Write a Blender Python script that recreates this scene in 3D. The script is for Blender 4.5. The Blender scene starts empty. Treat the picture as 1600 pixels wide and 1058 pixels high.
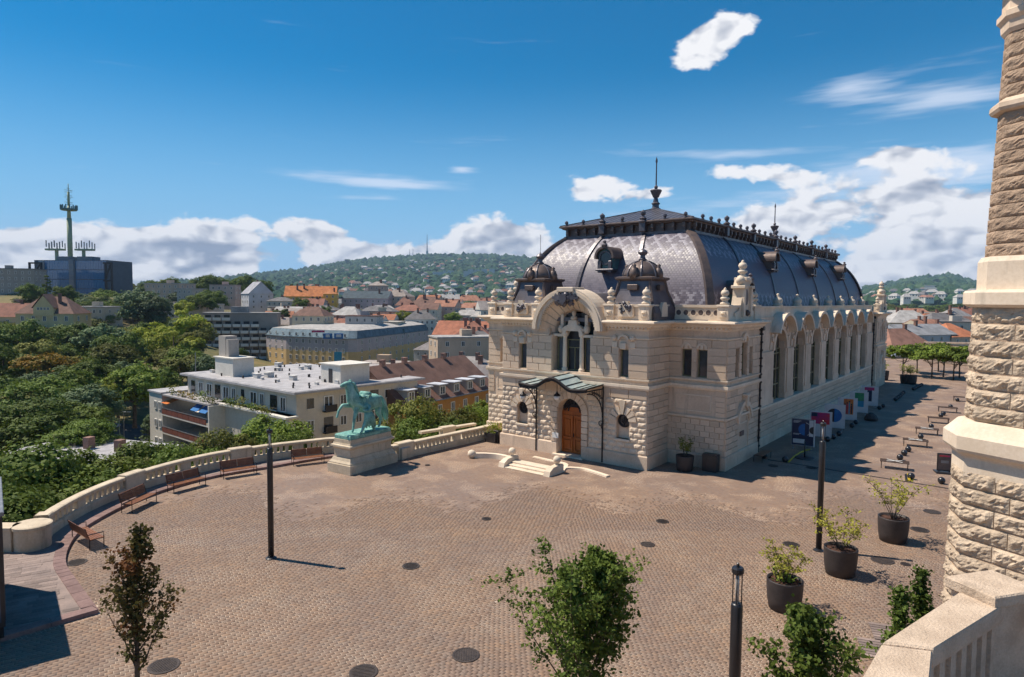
import bpy, math, random
import numpy as np
from mathutils import Matrix, Vector
R = math.radians
PI = math.pi
random.seed(7)
SC = bpy.context.scene
COL = SC.collection

# ------------------------------------------------------------------ camera
CAM_H, F_PX, PITCH, ROLL, CX = 10.5, 1032.3, 0.0594, 0.0078, -15.0
cam = bpy.data.cameras.new('camera'); camo = bpy.data.objects.new('camera', cam); COL.objects.link(camo)
cam.sensor_width = 36.0; cam.lens = 36.0 * F_PX / 1600.0; cam.shift_x = -CX / 1600.0
cam.clip_start = 0.1; cam.clip_end = 30000
_f = Vector((0, math.cos(PITCH), -math.sin(PITCH))); _u = Vector((0, math.sin(PITCH), math.cos(PITCH))); _r = Vector((1, 0, 0))
_cr = _r * math.cos(ROLL) + _u * math.sin(ROLL); _cu = _u * math.cos(ROLL) - _r * math.sin(ROLL)
camo.matrix_world = Matrix(((_cr.x, _cu.x, -_f.x, 0), (_cr.y, _cu.y, -_f.y, 0), (_cr.z, _cu.z, -_f.z, CAM_H), (0, 0, 0, 1)))
SC.camera = camo

# ------------------------------------------------------------------ sun, exposure
SUN_EL = R(58)
SUN_H = Vector((-0.955, 0.296)).normalized()          # horizontal direction towards the sun
sl = bpy.data.lights.new('sun', 'SUN'); sl.energy = 4.6; sl.angle = R(0.53); sl.color = (1.0, 0.90, 0.77)
so = bpy.data.objects.new('sun', sl); COL.objects.link(so)
so.rotation_euler = Vector((SUN_H.x * math.cos(SUN_EL), SUN_H.y * math.cos(SUN_EL), math.sin(SUN_EL))).to_track_quat('Z', 'Y').to_euler()
SC.view_settings.view_transform = 'Standard'; SC.view_settings.look = 'None'
SC.view_settings.exposure = 0.54; SC.view_settings.gamma = 1.0
SC.render.engine = 'CYCLES'
SC.cycles.use_denoising = True; SC.cycles.adaptive_threshold = .02
SC.cycles.max_bounces = 5; SC.cycles.diffuse_bounces = 3; SC.cycles.glossy_bounces = 3
SC.cycles.transmission_bounces = 4; SC.cycles.transparent_max_bounces = 8; SC.cycles.volume_bounces = 0
SC.cycles.sample_clamp_indirect = 6.0

# ------------------------------------------------------------------ node helpers
class NT:
    def __init__(s, tree): s.t = tree; s.n = tree.nodes; s.l = tree.links
    def new(s, typ, **kw):
        n = s.n.new(typ)
        for k, v in kw.items():
            if k == 'inp':
                for kk, vv in v.items():
                    if isinstance(vv, bpy.types.NodeSocket): s.l.new(vv, n.inputs[kk])
                    else: n.inputs[kk].default_value = vv
            else: setattr(n, k, v)
        return n
    def m(s, op, a, b=None, c=None, clamp=False):
        n = s.n.new('ShaderNodeMath'); n.operation = op; n.use_clamp = clamp
        for i, x in enumerate((a, b, c)):
            if x is None: continue
            if isinstance(x, bpy.types.NodeSocket): s.l.new(x, n.inputs[i])
            else: n.inputs[i].default_value = x
        return n.outputs[0]
    def mix(s, f, a, b, typ='MIX'):
        n = s.n.new('ShaderNodeMix'); n.data_type = 'RGBA'; n.blend_type = typ
        for i, x in ((0, f), (6, a), (7, b)):
            if isinstance(x, bpy.types.NodeSocket): s.l.new(x, n.inputs[i])
            else: n.inputs[i].default_value = x if i == 0 else (tuple(x) + (1,))[:4]
        return n.outputs[2]
    def noise(s, vec, scale, detail=4, rough=.55, w=None):
        n = s.n.new('ShaderNodeTexNoise'); n.inputs['Scale'].default_value = scale
        n.inputs['Detail'].default_value = detail; n.inputs['Roughness'].default_value = rough
        if vec is not None: s.l.new(vec, n.inputs['Vector'])
        return n.outputs['Fac']
    def ramp(s, f, a, b, lo=0., hi=1.):
        n = s.n.new('ShaderNodeMapRange'); n.interpolation_type = 'SMOOTHSTEP'
        s.l.new(f, n.inputs[0]); n.inputs[1].default_value = a; n.inputs[2].default_value = b
        n.inputs[3].default_value = lo; n.inputs[4].default_value = hi
        return n.outputs[0]

# ------------------------------------------------------------------ world: blue sky with fair-weather cumulus
W = bpy.data.worlds.new('World'); SC.world = W; W.use_nodes = True
t = NT(W.node_tree)
for n in list(t.n): t.n.remove(n)
sky = t.new('ShaderNodeTexSky', sky_type='NISHITA'); sky.sun_disc = False
sky.sun_elevation = SUN_EL; sky.sun_rotation = math.atan2(SUN_H.x, SUN_H.y)
sky.air_density = 1.0; sky.dust_density = 0.0; sky.ozone_density = 3.0; sky.altitude = 150
hs = t.new('ShaderNodeHueSaturation', inp={'Hue': .492, 'Saturation': 2.2, 'Value': .86, 'Color': sky.outputs[0]})
tc = t.new('ShaderNodeTexCoord'); sp = t.new('ShaderNodeSeparateXYZ', inp={0: tc.outputs['Generated']})
X, Y, Z = sp.outputs
az = t.m('ARCTAN2', X, Y); el = t.m('ARCSINE', Z)
AZ = lambda px: math.atan((px + CX * -1 - 785 - 15 - 0) / F_PX) if False else math.atan((px - 785) / F_PX)
EL = lambda px, py: math.atan((468 + .0078 * (px - 785) - py) / F_PX * math.cos(AZ(px)))
cv = t.new('ShaderNodeCombineXYZ', inp={0: az, 1: t.m('MULTIPLY', el, 1.7), 2: .35}).outputs[0]
wv = t.new('ShaderNodeCombineXYZ', inp={0: t.m('MULTIPLY', az, .33), 1: t.m('MULTIPLY', el, 3.2), 2: 2.1}).outputs[0]
def cnoise(vec, sc, off=None, det=6, rough=.58):
    if off: vec = t.new('ShaderNodeVectorMath', operation='ADD', inp={0: vec, 1: off}).outputs[0]
    return t.noise(vec, sc, det, rough)
PV = t.new('ShaderNodeCombineXYZ', inp={0: az, 1: el, 2: 0.0}).outputs[0]
def blob(px, py, sx, sy, k, ang=0):
    mp = t.new('ShaderNodeMapping', vector_type='TEXTURE', inp={'Vector': PV, 'Location': (AZ(px), EL(px, py), 0), 'Rotation': (0, 0, ang), 'Scale': (2.1*sx/F_PX, 2.1*sy/F_PX, 1)})
    g = t.new('ShaderNodeTexGradient', gradient_type='QUADRATIC_SPHERE', inp={0: mp.outputs[0]})
    return (g.outputs['Fac'], k)
def addall(l):
    r = 0.0
    for x, k in l: r = t.m('MULTIPLY_ADD', x, k * 1.45, r)
    return r
# banks of cumulus all round the horizon (their height varies slowly with azimuth), a few single clouds higher up
low = t.noise(t.new('ShaderNodeCombineXYZ', inp={0: X, 1: Y, 2: 0.0}).outputs[0], 2.3, 3, .6)
top = t.m('ADD', t.m('MULTIPLY', low, .16), .012)
bank = t.m('MULTIPLY', t.m('SUBTRACT', 1.0, t.m('DIVIDE', el, top)), .30)
bank = t.m('MINIMUM', t.m('MAXIMUM', bank, -.28), .32)
blobs = addall([blob(1072, 84, 66, 44, .40, .25), blob(1130, 55, 62, 46, .40, .2), blob(915, 292, 84, 36, .36), blob(1150, 273, 110, 30, .34),
                blob(1430, 295, 115, 54, .44, -.15), blob(1390, 245, 50, 16, .32), blob(60, 376, 120, 40, .32), blob(330, 392, 100, 40, .32), blob(800, 375, 90, 40, .36),
                blob(620, 402, 110, 30, .3), blob(1180, 345, 120, 34, .34), blob(1460, 385, 110, 60, .26), blob(490, 360, 60, 16, .22), blob(1015, 305, 40, 12, .3),
                blob(235, 352, 60, 10, -.14), blob(200, 330, 50, 12, -.2)])
bias = t.m('MAXIMUM', t.m('ADD', bank, blobs), t.m('SUBTRACT', blobs, .55))
def vor(vec, sc, off=None):
    if off: vec = t.new('ShaderNodeVectorMath', operation='ADD', inp={0: vec, 1: off}).outputs[0]
    return t.new('ShaderNodeTexVoronoi', voronoi_dimensions='2D', feature='F1', normalize=True, inp={'Vector': vec, 'Scale': sc, 'Detail': 1.5, 'Roughness': .55}).outputs['Distance']
wp = t.new('ShaderNodeTexNoise', inp={'Vector': cv, 'Scale': 14.0, 'Detail': 3.0}).outputs['Color']
cw_ = t.new('ShaderNodeVectorMath', operation='MULTIPLY_ADD', inp={0: wp, 1: (.035, .035, 0), 2: cv}).outputs[0]
n0 = t.m('MULTIPLY_ADD', cnoise(cw_, 30.0, (5, 2, 0), 3, .6), .22, t.m('SUBTRACT', cnoise(cw_, 8.0, None, 5, .55), .11))
v0 = vor(cw_, 22.0); v1 = vor(cw_, 22.0, (.010, -.016, 0))
puff = t.m('SUBTRACT', .5, v0)
n1 = cnoise(cw_, 8.0, (-.022, .040, 0), 4, .55)
dens = t.m('ADD', t.m('ADD', n0, t.m('MULTIPLY', puff, .20)), bias)
mask = t.ramp(dens, .658, .76)
lit = t.m('MULTIPLY_ADD', t.m('SUBTRACT', v1, v0), 1.5, t.m('MULTIPLY', t.m('SUBTRACT', n0, n1), 2.1))
lit = t.m('MULTIPLY_ADD', puff, .30, lit)
thick = t.ramp(dens, .80, 1.10)
shade = t.m('ADD', t.m('SUBTRACT', .92, t.m('MULTIPLY', thick, .72)), t.m('MULTIPLY', lit, 1.25), clamp=True)
cr_ = t.new('ShaderNodeValToRGB', inp={0: shade}); e_ = cr_.color_ramp.elements
e_[0].position = 0; e_[0].color = (.25, .29, .38, 1); e_[1].position = 1; e_[1].color = (.80, .80, .82, 1); k_ = e_.new(.5); k_.color = (.46, .49, .56, 1)
ccol = t.new('ShaderNodeVectorMath', operation='SCALE', inp={0: cr_.outputs[0], 'Scale': 10.0}).outputs[0]
# thin streaks of cirrus
wis = addall([blob(590, 288, 170, 11, .34, -.04), blob(600, 312, 90, 7, .26), blob(1450, 158, 130, 24, .30, -.05), blob(1310, 145, 40, 14, .2), blob(1150, 243, 170, 11, .28, -.03),
              blob(1250, 300, 260, 30, .26, .08), blob(720, 268, 26, 8, .25), blob(1000, 183, 40, 9, .16), blob(1480, 262, 120, 30, .3)])
wm = t.m('MULTIPLY', t.ramp(t.m('ADD', cnoise(wv, 9.0, None, 4, .68), wis), .62, .98), .62)
hz = t.ramp(el, .0, .34)
skyc = t.mix(hz, (2.7, 4.9, 7.4), hs.outputs[0])
c1 = t.mix(wm, skyc, (7.2, 7.7, 8.8))
c2 = t.mix(mask, c1, ccol)
up = t.ramp(Z, -.02, .0)
c3 = t.mix(up, (1.2, 1.3, 1.3), c2)
bg = t.new('ShaderNodeBackground', inp={'Color': c3, 'Strength': .084})
wo = t.new('ShaderNodeOutputWorld', inp={'Surface': bg.outputs[0]})
W.cycles.sampling_method = 'MANUAL'; W.cycles.sample_map_resolution = 512

# ------------------------------------------------------------------ placing helpers (photo survey -> metres)
CAMP = Vector((0, 0, CAM_H))
def ray(px, py): return _f + _cr * ((px - 800 - CX) / F_PX) - _cu * ((py - 529) / F_PX)
def G(px, py, z=0.0):
    d = ray(px, py); return CAMP + d * ((z - CAM_H) / d.z)
def at(px, py, dep):
    d = ray(px, py); return CAMP + d * (dep / d.y)

# ------------------------------------------------------------------ mesh helpers
class MB:
    def __init__(s): s.v = []; s.f = []; s.mi = []; s.uv = None
    def add(s, vs, fs, m=0):
        b = len(s.v); s.v += [tuple(x) for x in vs]
        s.f += [tuple(b + i for i in f) for f in fs]; s.mi += [m] * len(fs); return s
    def box(s, x0, y0, z0, x1, y1, z1, m=0):
        return s.add([(x0,y0,z0),(x1,y0,z0),(x1,y1,z0),(x0,y1,z0),(x0,y0,z1),(x1,y0,z1),(x1,y1,z1),(x0,y1,z1)],
                     [(0,3,2,1),(4,5,6,7),(0,1,5,4),(1,2,6,5),(2,3,7,6),(3,0,4,7)], m)
    def cbox(s, x0, y0, z0, x1, y1, z1, c=.02, m=0):      # box with chamfered edges
        return s.loft([[(x0+c,y0+c,z0),(x1-c,y0+c,z0),(x1-c,y1-c,z0),(x0+c,y1-c,z0)], [(x0,y0,z0+c),(x1,y0,z0+c),(x1,y1,z0+c),(x0,y1,z0+c)],
                       [(x0,y0,z1-c),(x1,y0,z1-c),(x1,y1,z1-c),(x0,y1,z1-c)], [(x0+c,y0+c,z1),(x1-c,y0+c,z1),(x1-c,y1-c,z1),(x0+c,y1-c,z1)]], m)
    def loft(s, rings, m=0, cap=True, closed=True):
        n = len(rings[0]); vs = [p for r in rings for p in r]; fs = []
        for i in range(len(rings) - 1):
            for j in range(n if closed else n - 1):
                k = (j + 1) % n; fs.append((i*n+j, i*n+k, (i+1)*n+k, (i+1)*n+j))
        if cap: fs += [tuple(range(n - 1, -1, -1)), tuple((len(rings)-1)*n + j for j in range(n))]
        return s.add(vs, fs, m)
    def prism(s, poly, z0, z1, m=0): return s.loft([[(x, y, z0) for x, y in poly], [(x, y, z1) for x, y in poly]], m)
    def lathe(s, prof, n=10, c=(0, 0, 0), m=0, a0=0., sq=False):
        rings = []
        for r, z in prof:
            rings.append([(c[0] + r*math.cos(a0 + 2*PI*j/n), c[1] + r*math.sin(a0 + 2*PI*j/n), c[2] + z) for j in range(n)])
        return s.loft(rings, m)
    def tube(s, pts, rad, n=6, m=0, cap=True):
        pts = [Vector(p) for p in pts]; rings = []
        rs = rad if isinstance(rad, (list, tuple)) else [rad] * len(pts)
        up = None
        for i, p in enumerate(pts):
            d = (pts[min(i+1, len(pts)-1)] - pts[max(i-1, 0)]).normalized()
            if up is None: up = Vector((0, 0, 1)) if abs(d.z) < .9 else Vector((1, 0, 0))
            a = d.cross(up).normalized(); b = a.cross(d).normalized(); up = b
            rings.append([p + a*rs[i]*math.cos(2*PI*j/n) + b*rs[i]*math.sin(2*PI*j/n) for j in range(n)])
        return s.loft(rings, m, cap)
    def bar(s, a, b, w, h, m=0):                            # square bar between two points
        a, b = Vector(a), Vector(b); d = (b - a).normalized()
        up = Vector((0, 0, 1)) if abs(d.z) < .9 else Vector((1, 0, 0))
        x = d.cross(up).normalized() * (w/2); y = x.cross(d).normalized() * (h/2)
        return s.loft([[p - x - y, p + x - y, p + x + y, p - x + y] for p in (a, b)], m)
    def arch(s, xc, zc, r0, r1, y0, y1, a0=0., a1=PI, n=16, m=0):   # ring sector in the XZ plane, extruded in y
        rings = []
        for i in range(n + 1):
            a = a0 + (a1 - a0) * i / n; c, q = math.cos(a), math.sin(a)
            rings.append([(xc + r0*c, y0, zc + r0*q), (xc + r1*c, y0, zc + r1*q), (xc + r1*c, y1, zc + r1*q), (xc + r0*c, y1, zc + r0*q)])
        return s.loft(rings, m)
    def archfill(s, xc, zc, r, hw, zt, y0, y1, n=14, m=0):          # wall between a round arch and the square head above it
        rings = []
        for i in range(n + 1):
            a = PI * i / n; x, z = xc + r*math.cos(a), zc + r*math.sin(a)
            X = xc + hw*math.cos(a) if False else x
            rings.append([(x, y0, z), (x, y0, zt), (x, y1, zt), (x, y1, z)])
        return s.loft(rings, m)
    def xf(s, M):
        s.v = [tuple(M @ Vector(p)) for p in s.v]; return s
    def mesh(s, name, mats, smooth=False):
        me = bpy.data.meshes.new(name); me.from_pydata(s.v, [], s.f)
        for x in (mats if isinstance(mats, (list, tuple)) else [mats]): me.materials.append(x)
        if any(s.mi): me.polygons.foreach_set('material_index', s.mi)
        if smooth: me.polygons.foreach_set('use_smooth', [True] * len(s.f))
        me.update(); return me
    def build(s, name, mats, parent=None, smooth=False, loc=None, rz=None):
        return ob(name, s.mesh(name, mats, smooth), parent, loc, rz)
def ob(name, me, parent=None, loc=None, rz=None):
    o = bpy.data.objects.new(name, me); COL.objects.link(o)
    if parent: o.parent = parent
    if loc is not None: o.location = loc
    if rz is not None: o.rotation_euler = (0, 0, rz)
    return o
def tag(o, label, cat, group=None):
    o['label'] = label; o['category'] = cat
    if group: o['group'] = group
    return o
def kind(o, k): o['kind'] = k; return o
def thing(name, label, cat, loc=(0,0,0), rz=0., group=None):
    o = ob(name, None, None, loc, rz); return tag(o, label, cat, group)
def copy_tree(o, parent=None, **kw):
    c = o.copy(); COL.objects.link(c); c.parent = parent
    for ch in o.children: copy_tree(ch, c)
    return c
def place(proto, first, label, loc, rz=0., sc=None, group=None):
    o = proto if first else copy_tree(proto)
    o.location = loc; o.rotation_euler = (0, 0, rz)
    if sc: o.scale = (sc, sc, sc) if not isinstance(sc, tuple) else sc
    if label: o['label'] = label
    if group: o['group'] = group
    return o
def npmesh(name, v, f, mats, smooth=False, mi=None, attr=None):
    me = bpy.data.meshes.new(name); v = np.asarray(v, np.float32); f = np.asarray(f, np.int32); k = f.shape[1]
    me.vertices.add(len(v)); me.vertices.foreach_set('co', v.ravel())
    me.loops.add(f.size); me.loops.foreach_set('vertex_index', f.ravel())
    me.polygons.add(len(f)); me.polygons.foreach_set('loop_start', np.arange(0, f.size, k, dtype=np.int32))
    me.polygons.foreach_set('loop_total', np.full(len(f), k, np.int32))
    for x in (mats if isinstance(mats, (list, tuple)) else [mats]): me.materials.append(x)
    if mi is not None: me.polygons.foreach_set('material_index', np.asarray(mi, np.int32))
    if smooth: me.polygons.foreach_set('use_smooth', np.ones(len(f), bool))
    if attr is not None:
        a = me.attributes.new('tone', 'FLOAT', 'FACE'); a.data.foreach_set('value', np.asarray(attr, np.float32))
    me.update(calc_edges=True); me.validate(); return me

# ------------------------------------------------------------------ materials
def mat(name, c1, c2=None, rough=.8, scale=2., fine=25., bump=.0, bscale=30., metal=0., rnd=0., detail=5, stain=None, spec=.35, coord='Object', stretch=None):
    m = bpy.data.materials.new(name); m.use_nodes = True; t = NT(m.node_tree)
    b = t.n['Principled BSDF']; b.inputs['Roughness'].default_value = rough; b.inputs['Metallic'].default_value = metal
    b.inputs['Specular IOR Level'].default_value = spec
    tc = t.new('ShaderNodeTexCoord'); v = tc.outputs[coord] if coord != 'World' else t.new('ShaderNodeNewGeometry').outputs['Position']
    if stretch: v = t.new('ShaderNodeMapping', inp={'Vector': v, 'Scale': stretch}).outputs[0]
    c2 = c2 or tuple(x * .8 for x in c1)
    f = t.m('ADD', t.m('MULTIPLY', t.noise(v, scale, detail), .65), t.m('MULTIPLY', t.noise(v, fine, 3), .35))
    col = t.mix(t.ramp(f, .36, .64), c1, c2)
    if stain:
        sv = t.new('ShaderNodeMapping', inp={'Vector': v, 'Scale': (1.6, 1.6, .22)}).outputs[0]
        col = t.mix(t.m('MULTIPLY', t.ramp(t.noise(sv, 1.3, 6, .65), .54, .74), stain[3]), col, stain[:3])
    if rnd:
        oi = t.new('ShaderNodeObjectInfo'); k = t.m('ADD', t.m('MULTIPLY', oi.outputs['Random'], rnd), 1 - rnd * .5)
        col = t.mix(1.0, col, t.new('ShaderNodeCombineXYZ', inp={0: k, 1: k, 2: k}).outputs[0], 'MULTIPLY')
    t.l.new(col, b.inputs['Base Color'])
    if bump:
        bn = t.new('ShaderNodeBump', inp={'Strength': bump, 'Distance': .03, 'Height': t.noise(v, bscale, 5)}); t.l.new(bn.outputs[0], b.inputs['Normal'])
    return m
M = {}
M['stone'] = mat('limestone', (.715, .56, .42), (.57, .43, .31), .85, .7, 9, .15, 14, rnd=.26, stain=(.34, .26, .19, .62))
M['stonew'] = mat('limestone_dressed', (.74, .615, .48), (.63, .505, .375), .8, .9, 12, .1, 20, rnd=.14, stain=(.36, .30, .23, .5))
M['rust'] = mat('limestone_rockfaced', (.74, .605, .465), (.61, .485, .36), .9, 2.2, 14, .5, 9, rnd=.16)
M['old'] = mat('limestone_weathered', (.60, .50, .37), (.48, .39, .28), .9, 1.1, 10, .35, 16, rnd=.14, stain=(.22, .18, .13, .6))
M['lead'] = mat('lead', (.085, .078, .09), (.13, .115, .125), .42, 1.5, 14, .1, 20, .35, rnd=.2, spec=.5)
M['leadb'] = mat('lead_brown', (.16, .115, .095), (.10, .078, .075), .5, 2.5, 20, .12, 20, .3)
M['iron'] = mat('dark_iron', (.022, .02, .022), (.035, .03, .03), .45, 4, 30, .05, 40, .5)
M['glass'] = mat('window_glass', (.018, .022, .027), (.03, .036, .045), .06, .6, 3, 0, 1, spec=.6, rnd=.3)
M['glassb'] = mat('window_glass_pale', (.07, .09, .115), (.045, .06, .075), .08, .6, 3, 0, 1, spec=.6, rnd=.3)
M['frame'] = mat('frame_olive', (.20, .18, .09), (.14, .13, .07), .5, 4, 30)
M['white'] = mat('white_paint', (.74, .73, .70), (.66, .64, .60), .6, 1.5, 18, rnd=.1)
M['door'] = mat('door_oak', (.42, .115, .018), (.28, .065, .010), .42, 1.5, 18, .15, 12, stretch=(6, 6, .6))
M['soil'] = mat('soil', (.10, .045, .028), (.05, .026, .018), .95, 6, 40, .8, 30)
M['bark'] = mat('bark', (.10, .075, .052), (.055, .042, .032), .9, 4, 30, .6, 20)
M['bronze'] = mat('bronze_patina', (.24, .48, .40), (.09, .24, .21), .65, 2.2, 11, .4, 14, .05, stain=(.42, .62, .53, .7), spec=.5)
M['pot'] = mat('pot_anthracite', (.032, .026, .025), (.048, .038, .036), .55, 3, 20)
M['black'] = mat('black_paint', (.014, .014, .017), (.022, .021, .024), .35, 4, 20, spec=.5)
M['wood'] = mat('bench_wood', (.24, .10, .045), (.16, .06, .028), .5, 3, 22, .1, 20, rnd=.25, stretch=(1, 1, 1))
M['kerb'] = mat('kerb_porphyry', (.235, .15, .135), (.17, .105, .095), .8, 2, 16, .25, 24, rnd=.2, coord='World')
# ================================================================== RIDING HALL
def tile_mat():
    m = bpy.data.materials.new('glazed_tiles'); m.use_nodes = True; t = NT(m.node_tree); b = t.n['Principled BSDF']
    uv = t.new('ShaderNodeUVMap', uv_map='UVMap').outputs[0]; s = t.new('ShaderNodeSeparateXYZ', inp={0: uv}); U, V = s.outputs[0], s.outputs[1]
    row = t.m('FLOOR', t.m('DIVIDE', V, .16)); odd = t.m('MODULO', t.m('ABSOLUTE', row), 2)
    us = t.m('ADD', t.m('DIVIDE', U, .24), t.m('MULTIPLY', odd, .5)); col_ = t.m('FLOOR', us)
    cu = t.m('MULTIPLY', t.m('SUBTRACT', col_, t.m('MULTIPLY', odd, .5)), .24); cvv = t.m('MULTIPLY', row, .16)
    wn = t.new('ShaderNodeTexWhiteNoise', noise_dimensions='2D', inp={'Vector': t.new('ShaderNodeCombineXYZ', inp={0: col_, 1: row}).outputs[0]}).outputs[0]
    fu = t.m('ABSOLUTE', t.m('SUBTRACT', t.m('FRACT', t.m('DIVIDE', cu, .96)), .5)); fv = t.m('ABSOLUTE', t.m('SUBTRACT', t.m('FRACT', t.m('DIVIDE', cvv, 1.28)), .5))
    d = t.m('ABSOLUTE', t.m('SUBTRACT', t.m('ADD', fu, fv), .5)); line = t.m('LESS_THAN', d, .10)
    band = t.m('MAXIMUM', t.ramp(V, 4.35, 4.5), t.m('SUBTRACT', 1.0, t.ramp(V, 1.55, 1.95)))
    light = t.m('MULTIPLY', t.m('MULTIPLY', line, band), t.m('GREATER_THAN', wn, .12))
    base = t.mix(wn, (.092, .080, .106), (.14, .122, .155))
    c = t.mix(t.m('MULTIPLY', light, .65), base, (.34, .32, .36))
    lu = t.m('FRACT', us); lv = t.m('FRACT', t.m('DIVIDE', V, .16))
    h = t.m('SUBTRACT', t.m('SUBTRACT', 1.0, lv), t.m('MULTIPLY', t.m('POWER', t.m('ABSOLUTE', t.m('SUBTRACT', lu, .5)), 2.0), 1.6))
    t.l.new(c, b.inputs['Base Color']); b.inputs['Specular IOR Level'].default_value = .45
    t.l.new(t.m('ADD', t.m('MULTIPLY', wn, .14), .44), b.inputs['Roughness'])
    bn = t.new('ShaderNodeBump', inp={'Strength': .55, 'Distance': .03, 'Height': h}); t.l.new(bn.outputs[0], b.inputs['Normal'])
    return m
M['tile'] = tile_mat()
M['zinc'] = mat('cap_zinc', (.10, .092, .105), (.15, .14, .15), .38, 1.2, 14, .08, 20, .3)
M['verd'] = mat('copper_verdigris', (.10, .20, .20), (.06, .11, .12), .5, 1.5, 10, .1, 20, .2)
M['cglass'] = mat('canopy_glass', (.40, .47, .46), (.30, .37, .37), .12, 1.2, 9, spec=.6)
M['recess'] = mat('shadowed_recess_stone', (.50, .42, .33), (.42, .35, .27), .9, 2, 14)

HA, HR, HW, HS, SW, E0, E1 = 5.69, 2.98, 9.47, 9.43, 8.30, 53.64, 60.1
hall = thing('riding_hall', 'cream stone riding hall with dark curved tiled roof, arched front and wooden door', 'building', (4.49, 43.86, 0), -0.6728)
FR = Matrix.Identity(4)
def frontM(y): return Matrix.Translation((0, y, 0))
def sideM(x): return Matrix.Translation((x, 0, 0)) @ Matrix.Rotation(PI/2, 4, 'Z')
def sideL(x): return Matrix.Translation((-x, 0, 0)) @ Matrix.Rotation(-PI/2, 4, 'Z')
def wallgrid(mb, u0, u1, z0, z1, th, holes, m=0):
    us = sorted({u0, u1, *[h[0] for h in holes], *[h[1] for h in holes]}); zs = sorted({z0, z1, *[h[2] for h in holes], *[h[3] for h in holes]})
    us = [u for u in us if u0 <= u <= u1]; zs = [z for z in zs if z0 <= z <= z1]
    for i in range(len(us) - 1):
        run = None
        for j in range(len(zs) - 1):
            uc, zc = (us[i]+us[i+1])/2, (zs[j]+zs[j+1])/2
            hole = any(h[0] < uc < h[1] and h[2] < zc < h[3] for h in holes)
            if not hole: run = (run[0] if run else zs[j], zs[j+1])
            if (hole or j == len(zs) - 2) and run:
                mb.box(us[i], 0, run[0], us[i+1], th, run[1], m); run = None
    return mb
BL = {'ashlar_block': [], 'rusticated_stone': []}
def courses(kindn, frame, u0, u1, z0, z1, nrow, bl, holes=(), arcs=(), gap=.055, proud=.06, ph=0):
    h = (z1 - z0) / nrow
    for i in range(nrow):
        a, b = z0 + i*h, z0 + (i+1)*h; cuts = [(q[0], q[1]) for q in holes if q[2] < b - .02 and q[3] > a + .02]
        for (uc, zc, r) in arcs:
            zz = max(a - zc, 0) if b > zc else None
            if zz is not None and a < zc + r and zz < r: w = math.sqrt(r*r - zz*zz); cuts.append((uc - w, uc + w))
        free = [(u0, u1)]
        for c in cuts:
            nf = []
            for f in free:
                if c[1] <= f[0] or c[0] >= f[1]: nf.append(f); continue
                if c[0] > f[0]: nf.append((f[0], c[0]))
                if c[1] < f[1]: nf.append((c[1], f[1]))
            free = nf
        for f in free:
            L = f[1] - f[0]
            if L < .12: continue
            n = max(1, round(L / bl)); e = [f[0] + L*k/n for k in range(n + 1)]
            if (i + ph) % 2 and n > 1: e = [f[0]] + [f[0] + L*(k + .5)/n for k in range(n)] + [f[1]]
            for k in range(len(e) - 1):
                if e[k+1] - e[k] > .1: BL[kindn].append((frame, e[k] + gap/2, e[k+1] - gap/2, a + gap/2, b - gap/2, proud))
def hp(name, mb, m, parent=None, smooth=False): return mb.build(name, m, parent or hall, smooth)

def window(frame, u, z0, w, h, rec=.28, mull=True, tint='glass', arch=False, name='window', fr='frame', nm=1):
    wn = MB(); e = .07
    wn.box(u - w/2, rec, z0, u - w/2 + e, rec + .08, z0 + h).box(u + w/2 - e, rec, z0, u + w/2, rec + .08, z0 + h)
    wn.box(u - w/2 + e, rec, z0, u + w/2 - e, rec + .08, z0 + e).box(u - w/2 + e, rec, z0 + h - e, u + w/2 - e, rec + .08, z0 + h)
    if mull: wn.box(u - .03, rec + .01, z0 + e, u + .03, rec + .07, z0 + h*.72); wn.box(u - w/2 + e, rec + .005, z0 + h*.72, u + w/2 - e, rec + .075, z0 + h*.72 + .06)
    o = hp(name, wn.xf(frame), M[fr])
    p = MB().box(u - w/2 + .01, rec + .05, z0 + .01, u + w/2 - .01, rec + .065, z0 + h - .01); hp('pane', p.xf(frame), M[tint], o)
    return o

# ---- masses (front block, two front wings, hall body, rear pavilions)
C0 = .08                                                      # axis of the front
fw = [(C0 + s*3.95 - .32, C0 + s*3.95 + .32, 5.68, 7.42) for s in (-1, 1)]
niche = [(C0 + s*3.95 - .45, C0 + s*3.95 + .45, 1.75, 2.87) for s in (-1, 1)]
door_h = (C0 - .95, C0 + .95, .0, 2.95); cw = (C0 - 1.5, C0 + 1.5, 5.72, 8.12)
mb = MB()
arcsq = [(C0 + s*3.95 - .45, C0 + s*3.95 + .45, 1.75, 3.32) for s in (-1, 1)]
wallgrid(mb, -HA, HA, 0, 8.55, .75, fw + arcsq + [(C0 - .95, C0 + .95, 0, 3.9), cw, (C0 - 1.72, C0 + 1.72, 8.12, 8.55)])
wallgrid(mb, -HA, HA, 8.55, 9.22, .75, [(C0 - 2.2, C0 + 2.2, 8.55, 9.22)])
for s in (-1, 1): mb.archfill(C0 + s*3.95, 2.87, .45, .45, 3.32, 0, .4); mb.box(C0 + s*3.95 - .45, .3, 1.75, C0 + s*3.95 + .45, .4, 3.33)
mb.archfill(C0, 2.95, .95, .95, 3.9, 0, .75)
hp('front_wall', mb, M['stone'])
for s in (-1, 1): hp('return_wall', MB().box(min(s*HA, s*(HA - .75)), .75, 0, max(s*HA, s*(HA - .75)), HR + .4, 9.22), M['stone'])
ww = [(6.56, 7.22, 5.68, 7.43), (7.58, 8.24, 5.68, 7.43)]
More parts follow.
